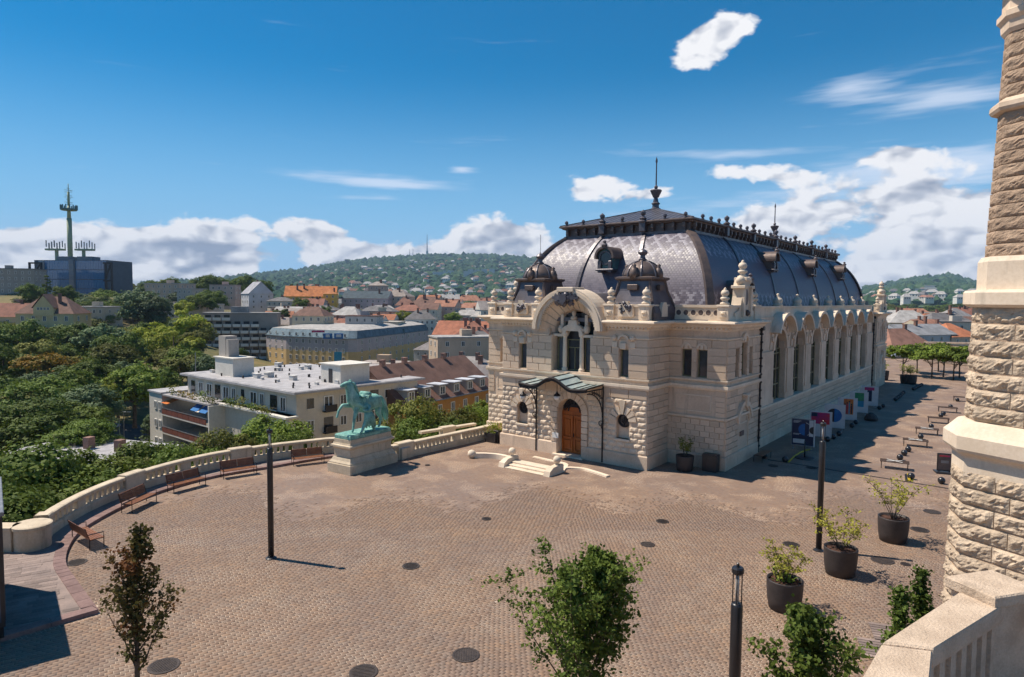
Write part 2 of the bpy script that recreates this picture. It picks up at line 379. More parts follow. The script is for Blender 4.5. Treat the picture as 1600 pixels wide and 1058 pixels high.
for s in (-1, 1):
    hol = ww if s > 0 else [(-b, -a, c, d) for a, b, c, d in ww]
    hp('wing_front_wall', wallgrid(MB(), min(s*HA, s*HW), max(s*HA, s*HW), 0, 9.22, .5, hol).xf(frontM(HR)), M['stone'])
sideh = [(4.36, 5.02, 5.7, 7.5), (5.52, 6.5, 5.7, 7.82), (6.98, 7.64, 5.7, 7.5)]
ny = 6.22
for y0, y1, dy in ((HR + .5, HS, 0), (E0, E1, E0 + .6 - HR)):
    hp('pavilion_side_wall', wallgrid(MB(), y0, y1, 0, 9.22, .5, [(a + dy, b + dy, c, d) for a, b, c, d in sideh]).xf(sideM(HW)), M['stone'])
for y in (E0, HS - .5): hp('pavilion_return_wall', MB().box(SW - .9, y, 0, HW - .5, y + .5, 9.22), M['stone'])
mb = MB().box(-HW, HR + .5, 0, -HW + .5, E1, 9.22).box(-HW + .5, E1 - .5, 0, HW - .5, E1, 9.22); hp('rear_wall', mb, M['stone'])
hp('flat_roof', MB().box(-HA + .1, .4, 9.05, HA - .1, HR, 9.3).box(-HW + .6, HR, 9.05, SW - .1, E1 - .4, 9.3), M['zinc'])

# ---- long side: sill wall, eight piers, seven arched windows with barrel hoods
PIT = 5.28; Y1 = 15.45; NB = 7; OW = 1.52                        # bay pitch, first bay axis, bays, half opening
bays = [Y1 + PIT*i + .12*i for i in range(NB)]; zsill, zspr = 2.75, 6.85
SX = 9.05                                                       # face of piers
hp('side_base_wall', MB().box(HS, 0, 0, E0, .5, zsill).xf(sideM(SX)), M['stone'])
hp('side_sill', MB().box(HS + .02, -.14, zsill, E0 - .02, .9, zsill + .16).xf(sideM(SX)), M['stonew'])
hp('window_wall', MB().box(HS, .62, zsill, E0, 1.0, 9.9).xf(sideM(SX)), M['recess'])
edges = [HS + .02] + [v for b in bays for v in (b - OW, b + OW)] + [E0 - .02]
for i in range(0, len(edges), 2):
    a, b = edges[i], edges[i+1]; mb = MB(); z = zsill + .16; hgt = .455; k = 0
    while z < zspr - .05:
        z1 = min(z + hgt, zspr); o = .05 if k == 0 else 0
        mb.box(a - o, -o, z, b + o, .6, z1 - .02).box(a + .02, .02, z1 - .02, b - .02, .6, z1); z = z1; k += 1
    mb.box(a + .35, -.07, zsill + .6, b - .35, 0, zspr - .02)
    hp('pier', mb.xf(sideM(SX)), M['stone'])
for b in bays:
    mb = MB()
    mb.arch(b, zspr, OW, OW + .36, -.10, .6, n=18).arch(b, zspr + .1, OW + .34, OW + .9, .0, .6, n=18)
    n = 9
    for k in range(n + 1):
        a = PI*(k + .0)/n
        if 0 < k < n: mb.arch(b, zspr + .1, OW + .42, OW + .82, -.10, 0, a - .075, a + .075, 2)
    o = hp('arch_surround', mb.xf(sideM(SX)), M['stone'])
    hp('barrel_hood', MB().arch(b, zspr + .22, OW + .86, OW + 1.08, -.66, .9, R(26), R(154), n=18).xf(sideM(SX)), M['stonew'], o)
    gw = MB().box(b - OW, .5, zsill + .16, b + OW, .54, zspr)
    gw.add([(b, .5, zspr)] + [(b + OW*math.cos(PI*k/14), .5, zspr + OW*math.sin(PI*k/14)) for k in range(15)], [(0, k + 2, k + 1) for k in range(14)])
    w = MB()
    for x in (-OW + .06, -.58, .58, OW - .06): w.box(b + x - .06, .42, zsill + .16, b + x + .06, .5, zspr + (1.38 if abs(x) < 1 else 0))
    for zz in (4.1, 5.3, 6.5, zspr): w.box(b - OW, .43, zz - .05, b + OW, .49, zz + .05)
    o = hp('arched_window', w.xf(sideM(SX)), M['frame']); hp('pane', gw.xf(sideM(SX)), M['glass'], o)
# spandrels between hoods
for i in range(len(edges)//2):
    a, b = edges[2*i], edges[2*i+1]
    hp('spandrel_wall', MB().box(a - .1 if i else a, .08, zspr, b + .1 if i < NB else b, .6, 9.35).xf(sideM(SX)), M['stone'])
hp('side_parapet', MB().box(HS, .2, 9.30, E0, .62, 10.02).box(HS, .1, 10.02, E0, .72, 10.14).xf(sideM(SX)), M['stonew'])

# ---- string courses and cornice following the plan
def run(pts, prof, name, m='stonew', par=None):
    """sweep a (projection, z) profile along a plan polyline, outward to the right-hand side of travel, mitred"""
    mb = MB(); n = len(pts); P = [Vector(p) for p in pts]; rings = []
    for i in range(n):
        d0 = (P[i] - P[i-1]).normalized() if i else (P[1] - P[0]).normalized()
        d1 = (P[i+1] - P[i]).normalized() if i < n - 1 else d0
        n0 = Vector((d0.y, -d0.x)); n1 = Vector((d1.y, -d1.x)); b = (n0 + n1); b = b / max(b.dot(n0), .3)
        rings.append([(P[i].x + b.x*q, P[i].y + b.y*q, z) for q, z in prof])
    return hp(name, mb.loft(rings, 0, True, True), M[m], par)
HOODX = 2.62
planR = [(HA, 0), (HA, HR), (HW, HR), (HW, HS)]
planL = [(-HW, HS), (-HW, HR), (-HA, HR), (-HA, 0)]
planP = [(HW, E0), (HW, E1)]
def band(z0, z1, p, name, m='stonew', gapx=None, shape=None):
    prof = shape or [(-.05, z0), (p*.55, z0), (p, z0 + (z1-z0)*.45), (p, z1), (-.05, z1)]
    if gapx is None: run(planL + planR, prof, name, m)
    else: run(planL + [(C0 - gapx, 0)], prof, name, m); run([(C0 + gapx, 0)] + planR, prof, name, m)
    run([(SW, E0)] + planP, prof, name, m)
band(0, .85, .10, 'plinth', 'stone', .98, [(-.05, 0), (.12, 0), (.12, .8), (.07, .87), (-.05, .87)])
run([(SX, HS), (SX, E0)], [(-.05, 0), (.10, 0), (.10, .62), (.05, .7), (-.05, .7)], 'plinth', 'stone')
band(4.92, 5.22, .17, 'string_course')
band(5.45, 5.60, .13, 'sill_course', 'stonew')
band(8.06, 8.18, .09, 'frieze_string', 'stonew', 1.72)
corn = [(-.05, 8.62), (.06, 8.62), (.12, 8.78), (.30, 8.86), (.34, 8.98), (.60, 9.04), (.66, 9.12), (.62, 9.22), (-.05, 9.26)]
band(0, 0, 0, 'cornice', 'stonew', HOODX, corn)
run([(HW, HR), (HW, HS)], [(-.05, 3.05), (.05, 3.05), (.13, 3.12), (.13, 3.25), (-.05, 3.25)], 'string_course')
run([(HA, HR), (HW, HR)], [(-.05, 3.05), (.05, 3.05), (.13, 3.12), (.13, 3.25), (-.05, 3.25)], 'string_course')
# dentils under the cornice
mb = MB()
def dent(fr_, u0, u1):
    k = u0
    while k < u1 - .1: mb.v_ = 0; b = MB().box(k, -.26, 8.72, k + .13, -.1, 8.86).xf(fr_); mb.add(b.v, b.f); k += .26
dent(FR, -HA, C0 - HOODX); dent(FR, C0 + HOODX, HA); dent(sideM(HA), 0.1, HR - .3); dent(frontM(HR), HA + .3, HW); dent(sideM(HW), HR + .1, HS)
kind(hp('dentil_row', mb, M['stonew']), 'stuff')

# ---- ashlar and rusticated facing
doorarc = [(C0, 2.95, 1.46)]; dsur = (C0 - 1.46, C0 + 1.46, .86, 2.95)
oc_arc = [(C0 + s*3.95, 2.87, 1.0) for s in (-1, 1)]
nic2 = [(a - .02, b + .02, c - .02, d + .02) for a, b, c, d in niche]
courses('rusticated_stone', FR, -HA, HA, .87, 4.32, 10, .62, [dsur] + nic2, doorarc + [(a, b, .98) for a, b, _ in oc_arc], .05, .075)
courses('ashlar_block', FR, -HA, HA, 4.34, 4.92, 1, 1.2)
courses('ashlar_block', FR, -HA, C0 - 1.5, 5.62, 8.06, 5, .95, fw); courses('ashlar_block', FR, C0 + 1.5, HA, 5.62, 8.06, 5, .95, fw)
courses('ashlar_block', sideM(HA), .02, HR - .01, .87, 4.92, 10, 1.5); courses('ashlar_block', sideM(HA), .02, HR - .01, 5.62, 8.06, 5, 1.5)
for s in (-1, 1):
    a, b = (HA + .01, HW) if s > 0 else (-HW, -HA - .01); hol = ww if s > 0 else [(-b_, -a_, c, d) for a_, b_, c, d in ww]
    courses('ashlar_block' if s > 0 else 'rusticated_stone', frontM(HR), a, b, .87, 3.05, 6, .62, (), (), .06, .06)
    courses('ashlar_block', frontM(HR), a, b, 5.62, 8.06, 5, .9, hol)
    # blind panel with quoins
    q0, q1 = (a, b)
    courses('ashlar_block', frontM(HR), (b - .62) if s > 0 else a, b if s > 0 else a + .62, 3.27, 4.92, 5, .62)
    pan = MB(); x0, x1 = ((6.15, 8.6) if s > 0 else (-8.6, -6.15))
    pan.box(x0, -.03, 3.5, x1, .0, 3.58).box(x0, -.03, 4.5, x1, 0, 4.58).box(x0, -.03, 3.58, x0 + .08, 0, 4.5).box(x1 - .08, -.03, 3.58, x1, 0, 4.5)
    hp('blind_panel', pan.xf(frontM(HR)), M['stonew'])
for dy in (0, E0 + .6 - HR):
    sh = [(a + dy, b + dy, c, d) for a, b, c, d in sideh]
    courses('ashlar_block', sideM(HW), HR + dy + .01, HS + dy, .87, 3.05, 6, 1.3, [(ny + dy - .95, ny + dy + .95, .87, 2.6)], [(ny + dy, 2.6, .95)])
    courses('ashlar_block', sideM(HW), HR + dy + .01, HS + dy, 3.27, 4.92, 4, 1.3, (), [(ny + dy, 2.6, 1.6)])
    courses('ashlar_block', sideM(HW), HR + dy + .01, HS + dy, 5.62, 8.06, 5, 1.1, sh)
    # blind arch with moulded hood, tablet and scroll
    mb = MB().arch(ny + dy, 2.62, 1.0, 1.16, -.12, 0, n=16).arch(ny + dy, 2.62, 1.16, 1.42, -.2, 0, R(12), R(168), n=16)
    mb.box(ny + dy - 1.0, -.05, .9, ny + dy - .94, 0, 2.6).box(ny + dy + .94, -.05, .9, ny + dy + 1.0, 0, 2.6)
    mb.arch(ny + dy, 2.62, .72, .78, -.05, 0, n=14).box(ny + dy - .78, -.05, 2.55, ny + dy + .78, 0, 2.62)
    mb.cbox(ny + dy - .16, -.32, 3.65, ny + dy + .16, 0, 4.35, .05).cbox(ny + dy - .3, -.36, 4.3, ny + dy + .3, 0, 4.5, .06)
    hp('blind_arch', mb.xf(sideM(HW)), M['stonew'])
    for i, (a, b, c, d) in enumerate(sh): window(sideM(HW), (a+b)/2, c, b - a, d - c, .2, i == 1)
    mb = MB().arch(ny - .2 + dy, 7.75, .52, .7, -.14, 0, R(20), R(160), 8).cbox(ny - .34 + dy, -.1, 7.9, ny - .06 + dy, 0, 8.45, .03); hp('window_crown', mb.xf(sideM(HW)), M['stonew'])
hp('tablet', MB().box(5.65, -.06, 1.75, 6.35, 0, 2.05).xf(sideM(HW)), M['leadb'])
courses('ashlar_block', sideM(SX), HS, E0, .7, zsill, 5, 1.9)
# oculi surrounds (wedge stones) and frames, windows
for s in (-1, 1):
    xc = C0 + s*3.95
    for k in range(7):
        a = PI * (k + .5) / 7; key = k == 3; r1 = 1.28 if key else .98; e = .19; pr = .16 if key else .10
        hp('keystone' if key else 'voussoir', MB().arch(xc, 2.87, .46, r1 if not key else 1.36, -pr, 0, a - e + .02, a + e - .02, 2), M['stonew' if key else 'rust'])
    o = hp('oculus_window', MB().arch(xc, 2.87, .33, .43, .18, .3, 0, 2*PI, 20), M['iron'])
    hp('pane', MB().lathe([(.34, 0), (.34, .02)], 20).xf(Matrix.Translation((xc, .27, 2.87)) @ Matrix.Rotation(PI/2, 4, 'X')), M['glass'], o)
    hp('grille', MB().arch(xc, 2.87, .14, .18, .2, .24, 0, 2*PI, 12).box(xc - .33, .2, 2.85, xc + .33, .23, 2.89).box(xc - .02, .2, 2.54, xc + .02, .23, 3.2), M['iron'], o)
    hp('window_sill', MB().cbox(xc - .55, -.14, 1.6, xc + .55, .3, 1.75, .02), M['stonew'])
    window(FR, xc, 5.68, .64, 1.74, .25, False, 'glassb')
    c = MB().cbox(xc - .2, -.22, 7.42, xc + .2, 0, 7.86, .05).arch(xc, 7.95, .28, .42, -.2, 0, R(10), R(170), 8)
    for q in (-.62, .62): c.lathe([(.02, -.16), (.17, -.08), (.19, .05), (.08, .17), (.01, .2)], 8, (xc + q, -.12, 8.12))
    c.cbox(xc - .8, -.1, 7.5, xc - .45, 0, 7.9, .04).cbox(xc + .45, -.1, 7.5, xc + .8, 0, 7.9, .04)
    hp('window_crown', c, M['stonew'])
    for a, b, c_, d in (ww if s > 0 else [(-b, -a, c, d) for a, b, c, d in ww]):
        window(frontM(HR), (a+b)/2, c_, b - a, d - c_, .22, False)
        hp('window_crown', MB().arch((a+b)/2, 7.5, .22, .36, -.1, 0, 0, PI, 8).cbox((a+b)/2 - .1, -.12, 7.44, (a+b)/2 + .1, 0, 7.8, .03).xf(frontM(HR)), M['stonew'])
# door with voussoir ring
for k in range(11):
    a = PI*(k + .5)/11; e = PI/22 - .012; hp('voussoir', MB().arch(C0, 2.95, .97, 1.44, -.13, 0, a - e, a + e, 2), M['stone'])
for s in (-1, 1):
    for k in range(5): z = .87 + k*.416; x0, x1 = sorted((C0 + s*.97, C0 + s*1.44)); hp('door_quoin', MB().cbox(x0, -.13, z + .01, x1, 0, z + .40, .03), M['stone'])
dr = hp('door', MB().box(C0 - .95, .52, .12, C0 + .95, .58, 2.95).add([(C0, .55, 2.95)] + [(C0 + .95*math.cos(PI*k/12), .55, 2.95 + .3*math.sin(PI*k/12)) for k in range(13)], [(0, k+2, k+1) for k in range(12)]), M['door'])
for s in (-1, 1):
    lf = MB(); x0, x1 = sorted((C0 + s*.05, C0 + s*.9))
    lf.box(x0, .46, .15, x1, .52, .3).box(x0, .46, 1.1, x1, .52, 1.22).box(x0, .46, 2.55, x1, .52, 2.7)
    lf.box(x0, .46, .3, x0 + .12, .52, 2.55).box(x1 - .12, .46, .3, x1, .52, 2.55).cbox(x0 + .22, .48, .42, x1 - .22, .53, 1.0, .02).cbox(x0 + .22, .48, 1.34, x1 - .22, .53, 2.42, .02)
    hp('door_leaf', lf, M['door'], dr)
hp('door_handle', MB().box(C0 + .02, .40, 1.25, C0 + .06, .46, 1.5), M['iron'], dr)
tr = MB()
tr.add([(C0, .60, 2.95)] + [(C0 + .95*math.cos(PI*k/14), .60, 2.95 + .95*math.sin(PI*k/14)) for k in range(15)], [(0, k+2, k+1) for k in range(14)])
fl = hp('fanlight', tr, M['glass'])
g_ = MB().arch(C0, 2.95, .42, .5, .5, .56, n=12)
for k in range(1, 8):
    a = PI*k/8; g_.bar((C0 + .5*math.cos(a), .53, 2.95 + .5*math.sin(a)), (C0 + .93*math.cos(a), .53, 2.95 + .93*math.sin(a)), .05, .05)
for k in range(9):
    a = PI*(k + .5)/9; g_.arch(C0 + .72*math.cos(a), 2.95 + .72*math.sin(a), .06, .11, .5, .54, 0, 2*PI, 6)
hp('grille', g_, M['iron'], fl)
hp('door_step', MB().box(C0 - 1.2, -.35, 0, C0 + 1.2, .75, .10), M['stonew'])
hp('notice_board', MB().box(C0 - 1.28, -.19, 1.15, C0 - .78, -.15, 1.5), M['white'])
# great central window under the arched gable
op = MB().box(cw[0], .7, 5.72, cw[1], .74, 9.62); hp('window_back_glass', op, M['glass'])
for s in (-1, 0, 1):
    xc = C0 + s*1.06; w_ = .58 if s else 1.16
    window(FR, xc, 5.76, w_, 2.2 if s else 2.1, .52, not s, 'glassb' if s else 'glass', name='window')
# splayed niche behind the gable arch
rings = []
for k in range(23):
    a = PI*k/22; c, q = math.cos(a), math.sin(a); rings.append([(C0 + 2.16*c, -.3, 8.52 + 2.16*q), (C0 + 2.3*c, .74, 8.52 + 2.3*q), (C0 + 1.52*c, .74, 8.2 + 1.52*q), (C0 + 1.60*c, .45, 8.25 + 1.6*q)])
hp('arch_soffit', MB().loft(rings), M['stone'])
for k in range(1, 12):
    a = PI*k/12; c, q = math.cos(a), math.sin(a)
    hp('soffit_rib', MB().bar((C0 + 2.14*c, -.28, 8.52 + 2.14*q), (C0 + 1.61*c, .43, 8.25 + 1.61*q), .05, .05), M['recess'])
mb = MB().arch(C0, 8.52, 2.16, 2.40, -.62, .5, n=26).arch(C0, 8.52, 2.40, 2.62, -.74, .9, n=26).arch(C0, 8.52, 2.62, 2.74, -.66, .9, n=26)
mb.cbox(C0 - .62, -.86, 11.0, C0 + .62, .6, 11.32, .04)
ga = hp('gable_arch', mb, M['stonew'])
mb = MB()
for k in range(2, 41):
    a = PI*k/42; 
    if abs(a - PI/2) > .28: mb.arch(C0, 8.52, 2.08, 2.17, -.58, -.42, a - .022, a + .022, 1)
kind(hp('arch_dentil_row', mb, M['stonew'], ga), 'stuff')
hp('barrel_roof', MB().arch(C0, 8.52, 2.2, 2.5, .9, 5.2, n=20), M['lead'])
hp('impost', MB().box(C0 - 1.56, .2, 8.02, C0 - .72, .72, 8.2).box(C0 + .72, .2, 8.02, C0 + 1.56, .72, 8.2), M['stonew'])
for s in (-1, 1):
    co = MB().lathe([(.2, 0), (.2, .18), (.15, .24), (.155, 1.2), (.135, 2.3), (.2, 2.36), (.22, 2.5), (.22, 2.6)], 10, (C0 + s*.66, .32, 5.72)); hp('column', co, M['stonew'], smooth=False)
    hp('urn', MB().lathe([(.1, 0), (.2, .12), (.24, .32), (.16, .5), (.06, .58)], 10, (C0 + s*1.0, .36, 8.25)), M['stonew'], smooth=True)
    hp('pilaster', MB().box(C0 + s*.95 - .11, .35, 8.6, C0 + s*.95 + .11, .7, 9.5), M['stonew'])
ped = MB().arch(C0, 8.0, .62, .86, .12, .7, R(10), R(170), 12)
ped.prism([(C0 - .95, 0), (C0 + .95, 0), (C0 + .62, .3), (C0 + .36, .42), (C0 + .3, .72), (C0 - .3, .72), (C0 - .36, .42), (C0 - .62, .3)], -.55, -.15)
ped.v[-16:] = [(x, -z, 8.42 + y) for x, y, z in ped.v[-16:]]
pd = hp('window_pediment', ped, M['stonew'])
hp('bust', MB().lathe([(.14, 0), (.24, .1), (.2, .22), (.09, .3), (.13, .38), (.15, .5), (.08, .62), (.01, .65)], 10, (C0, .34, 9.14)), M['stonew'], pd, True)
# dark crest over the arch
def lumps(name, c, dims, n, seed, m, par=None, r=(.1, .26)):
    rd = random.Random(seed); mb = MB()
    for i in range(n):
        a = rd.uniform(0, 2*PI); q = math.sqrt(rd.random()); x, z = c[0] + dims[0]*q*math.cos(a), c[2] + dims[2]*q*math.sin(a)
        rr = rd.uniform(*r); y = c[1] - dims[1]*(1 - q*.8)*rd.uniform(.5, 1); f = rd.uniform(.7, 1.5)
        mb.lathe([(.02, -rr*f), (rr*.8, -rr*f*.5), (rr, 0), (rr*.75, rr*f*.55), (.02, rr*f)], 7, (x, y, z), a0=rd.random())
    return hp(name, mb, m, par, True)
cr = lumps('crest', (C0, -.55, 10.55), (.85, .35, .42), 26, 3, M['lead'])
hp('shield', MB().prism([(-.26, .3), (.26, .3), (.28, -.05), (0, -.42), (-.28, -.05)], 0, .14).xf(Matrix.Translation((C0, -.98, 10.55)) @ Matrix.Rotation(PI/2, 4, 'X')), M['lead'], cr)
for s in (-1, 1):
    wg = MB()
    for k in range(5): a = R(25 + k*22); wg.bar((C0 + s*.15, -.85, 10.5), (C0 + s*(.15 + .95*math.cos(a)), -.75, 10.4 + .6*math.sin(a)), .12, .16)
    hp('wing', wg, M['lead'], cr)

# ---- parapets with urns
def urn_prof(k=1.): return [(q*k, z*k) for q, z in [(.30, 0), (.30, .10), (.18, .16), (.16, .26), (.30, .36), (.27, .46), (.12, .52), (.24, .64), (.27, .76), (.2, .9), (.08, .98), (.1, 1.03), (.02, 1.1)]]
URN = MB().lathe(urn_prof(), 12).mesh('urn', M['stonew'], True)
CROWN = MB().lathe([(.42, 0), (.42, .16), (.34, .2), (.4, .34), (.42, .5), (.3, .66), (.2, .70), (.2, .76), (.1, .82), (.14, .92), (.1, 1.02), (.02, 1.06)], 10).mesh('urn', M['stonew'], True)
PEDM = MB().cbox(-.34, -.34, 0, .34, .34, .86, .02).cbox(-.40, -.40, .86, .40, .40, 1.0, .03).cbox(-.18, -.40, .2, .18, -.33, .62, .04).lathe([(.02, -.1), (.13, 0), (.02, .1)], 8, (0, -.40, .48)).mesh('pedestal', M['stonew'])
def urn(x, y, z=10.28, me=URN, k=.95, ped=True):
    if ped: ob('pedestal', PEDM, hall, (x, y, 9.26))
    o = ob('urn', me, hall, (x, y, z)); o.scale = (k, k, k)
pz0, pz1 = 9.26, 10.16
def parap(frame, u0, u1, discs=0, dsp=None):
    mb = MB().box(u0, .05, pz0, u1, .45, pz0 + .28).box(u0, .12, pz0 + .28, u1, .4, pz1 - .08).box(u0, .03, pz1 - .08, u1, .5, pz1 + .08)
    o = hp('parapet', mb.xf(frame), M['stonew'])
    for k in range(discs):
        u = u0 + (u1 - u0)*(k + .5)/discs
        hp('roundel', MB().lathe([(.17, -.0), (.17, .012)], 14).xf(frame @ Matrix.Translation((u, .105, 9.75)) @ Matrix.Rotation(-PI/2, 4, 'X')), M['leadb'], o)
        hp('roundel_ring', MB().arch(u, 9.75, .17, .23, .09, .12, 0, 2*PI, 14).xf(frame), M['stonew'], o)
for s in (-1, 1):
    a, b = sorted((s*2.45 + C0, s*HA)); parap(FR, a, b)
    for x in (C0 + s*2.85, C0 + s*5.28): urn(x, .25)
    cx_ = C0 + s*4.07
    bk = MB().prism([(-.52, -.5), (.52, -.5), (.5, .0), (.42, .22), (.2, .32), (.2, .46), (-.2, .46), (-.2, .32), (-.42, .22), (-.5, .0)], 0, .22).xf(Matrix.Translation((cx_, .02, 9.98)) @ Matrix.Rotation(PI/2, 4, 'X'))
    o = hp('cartouche', bk, M['stonew']); lumps('lead_ornament', (cx_, -.2, 9.92), (.38, .12, .42), 14, 11 + s, M['lead'], o, (.07, .16))
    frm = frontM(HR); a, b = sorted((s*HA, s*(HW - .55))); parap(frm, a + (.3 if s > 0 else 0), b - (0 if s > 0 else .3), 6)
    urn(s*(HW - .32), HR + .25)
    sf = sideM(HA) if s > 0 else sideL(HA); u = (.45, HR) if s > 0 else (-HR, -.45); parap(sf, *u)
    bk = MB().prism([(-.42, -.5), (.42, -.5), (.4, .1), (.2, .4), (-.2, .4), (-.4, .1)], 0, .2).xf(Matrix.Translation((s*(HA + .0), HR*.6, 9.98)) @ Matrix.Rotation(s*PI/2, 4, 'Z') @ Matrix.Rotation(PI/2, 4, 'X'))
    hp('cartouche', bk, M['stonew'])
for dy in (0, E0 + .6 - HR):
    parap(sideM(HW), HR + dy + .5, HS + dy)
    c = ny + dy
    # aedicule with volutes, oval opening and finial
    poly = [(-1.95, 0), (1.95, 0), (1.95, .5), (1.35, .62), (.98, 1.0), (.78, 1.55), (.74, 2.15), (.50, 2.55), (.2, 2.72), (-.2, 2.72), (-.5, 2.55), (-.74, 2.15), (-.78, 1.55), (-.98, 1.0), (-1.35, .62), (-1.95, .5)]
    ae = MB().prism(poly, 0, .62).xf(sideM(HW) @ Matrix.Translation((c, .64, 9.26)) @ Matrix.Rotation(PI/2, 4, 'X'))
    o = hp('roof_aedicule', ae, M['stonew'])
    hp('pilaster', MB().cbox(c - .82, -.14, 9.5, c - .52, .05, 11.3, .03).cbox(c + .52, -.14, 9.5, c + .82, .05, 11.3, .03).cbox(c - .95, -.2, 11.3, c - .42, .7, 11.5, .03).cbox(c + .42, -.2, 11.3, c + .95, .7, 11.5, .03).cbox(c - .36, -.1, 11.8, c + .36, .72, 12.02, .03).xf(sideM(HW)), M['stonew'], o)
    ov = MB().lathe([(.27, 0), (.27, .02)], 16); ov.v = [(x, y*1.9, z) for x, y, z in ov.v]
    hp('oval_opening', ov.xf(sideM(HW) @ Matrix.Translation((c, .0, 10.75)) @ Matrix.Rotation(PI/2, 4, 'X')), M['leadb'], o)
    hp('mask', MB().lathe([(.02, -.2), (.16, -.1), (.2, .05), (.05, .22)], 8, (c, -.08, 9.72)).xf(sideM(HW)), M['leadb'], o, True)
    for q in (-.68, .68): f = ob('ball', MB().lathe([(.12, 0), (.12, .06), (.24, .14), (.3, .32), (.24, .5), (.05, .58)], 10).mesh('ball', M['stonew'], True), hall, (HW - .2, c + q, 11.5))
    urn(HW - .3, c, 12.0, URN, 1.05, False)
    for yy in (1.95, 2.55): urn(HW - .3, c + yy, 10.28, URN, .85, yy < 2)
    if dy: urn(HW - .3, c - 2.3, 10.28, URN, .85)
for b in bays: urn(SX - .42, b + .5, 10.14, CROWN, .92, False)
for s in (-1,): urn(s*(HW - .3), ny, 10.9, URN, 1.2); urn(s*(HW - .3), 8.3, 10.28)

# ---- the stones, laid one by one
rd = random.Random(5)
UB = MB().add([(0,0,0),(1,0,0),(1,0,1),(0,0,1),(0,-1,0),(1,-1,0),(1,-1,1),(0,-1,1)], [(4,5,6,7),(0,1,5,4),(1,2,6,5),(2,3,7,6),(3,0,4,7)]).mesh('ashlar_block', M['stone'])
UR = []
for v in range(6):
    mb = MB(); nx, nz = 5, 4; vs = []
    for j in range(nz):
        for i in range(nx):
            edge = i in (0, nx-1) or j in (0, nz-1)
            vs.append((i/(nx-1), -.3 if edge else -rd.uniform(.7, 1.15), j/(nz-1)))
    fs = [(j*nx+i, j*nx+i+1, (j+1)*nx+i+1, (j+1)*nx+i) for j in range(nz-1) for i in range(nx-1)]
    k = len(vs); vs += [(0,0,0),(1,0,0),(1,0,1),(0,0,1)]; c = [0, nx-1, nx*nz-1, nx*(nz-1)]
    fs += [(k, k+1, c[1], c[0]), (k+1, k+2, c[2], c[1]), (k+2, k+3, c[3], c[2]), (k+3, k, c[0], c[3])]
    UR.append(mb.add(vs, fs).mesh('rusticated_stone', M['rust']))
CL = hall.matrix_basis.inverted() if False else (Matrix.Translation((4.49, 43.86, 0)) @ Matrix.Rotation(-.6728, 4, 'Z')).inverted() @ CAMP
for nm, lst in BL.items():
    lst.sort(key=lambda q: -((q[2]-q[1])*(q[4]-q[3])) / max(((q[0] @ Vector(((q[1]+q[2])/2, 0, (q[3]+q[4])/2))) - CL).length_squared, 1) * (.25 if q[0] == frontM(HR) and q[1] < 0 else 1))
    rest = MB()
    for i, (fr_, u0, u1, z0, z1, pr) in enumerate(lst):
        Mx = fr_ @ Matrix.Translation((u0, 0, z0)) @ Matrix.Diagonal((u1-u0, pr, z1-z0, 1))
        me = UB if nm == 'ashlar_block' else UR[i % 6]
        if i < 300:
            o = bpy.data.objects.new(nm, me); COL.objects.link(o); o.parent = hall; o.matrix_basis = Mx
        else:
            vs = [Mx @ v.co for v in me.vertices]; rest.add(vs, [tuple(p.vertices) for p in me.polygons])
    if rest.v: kind(hp('more_' + nm + 's', rest, M['stone' if nm == 'ashlar_block' else 'rust']), 'stuff')
    BLC = len(lst)

# ---- mansard roof
RB, RT, Y0B, Y0T, YEB, YET, ZB, ZT, TH = 7.75, 5.1, 4.55, 7.2, 53.9, 51.2, 9.35, 15.35, R(64)
def rprof(s):                                                 # s 0..1 -> (inset 0..1, z)
    a = TH*s; return (1 - math.cos(a)) / (1 - math.cos(TH)), ZB + (ZT - ZB)*math.sin(a)/math.sin(TH)
NS = 18
def roof_face(name, ca, cb):
    """ca, cb: functions s -> 3d point of the two edges"""
    nu = 24; vs = []; uvs = []; fs = []; v = 0; pm = None
    for i in range(NS + 1):
        a, b = ca(i/NS), cb(i/NS); mid = (a + b)/2
        if pm is not None: v += (mid - pm).length
        pm = mid; L = (b - a).length
        for j in range(nu + 1): k = j/nu; vs.append(a.lerp(b, k)); uvs.append(((k - .5)*L, v))
    for i in range(NS):
        for j in range(nu): q = i*(nu+1) + j; fs.append((q, q+1, q+nu+2, q+nu+1))
    me = bpy.data.meshes.new(name); me.from_pydata([tuple(x) for x in vs], [], fs); me.materials.append(M['tile'])
    uvl = me.uv_layers.new(name='UVMap'); uvl.data.foreach_set('uv', [c for p in fs for i in p for c in uvs[i]])
    me.polygons.foreach_set('use_smooth', [True]*len(fs)); me.update(); return ob(name, me, hall)
def corner(sx, yb, yt):
    def f(s): q, z = rprof(s); return Vector((sx*(RB + (RT - RB)*q), yb + (yt - yb)*q, z))
    return f
cFR, cFL, cBR, cBL = corner(1, Y0B, Y0T), corner(-1, Y0B, Y0T), corner(1, YEB, YET), corner(-1, YEB, YET)
rf = roof_face('roof_slope', cFL, cFR); roof_face('roof_slope', cFR, cBR); roof_face('roof_slope', cBR, cBL); roof_face('roof_slope', cBL, cFL)
def rib(fa, n, w=.2, h=.1, name='roof_rib', m='leadb', bolts=False):
    pts = [fa(i/NS) for i in range(NS + 1)]; mb = MB(); rings = []
    for i, p in enumerate(pts):
        d = (pts[min(i+1, NS)] - pts[max(i-1, 0)]).normalized(); b = n; a = d.cross(b).normalized(); b = a.cross(d).normalized()
        if (p + b - p).dot(n) < 0: b = -b
        rings.append([p - a*w - b*.05, p + a*w - b*.05, p + a*w*.8 + b*h, p - a*w*.8 + b*h])
    mb.loft(rings)
    return hp(name, mb, M[m])
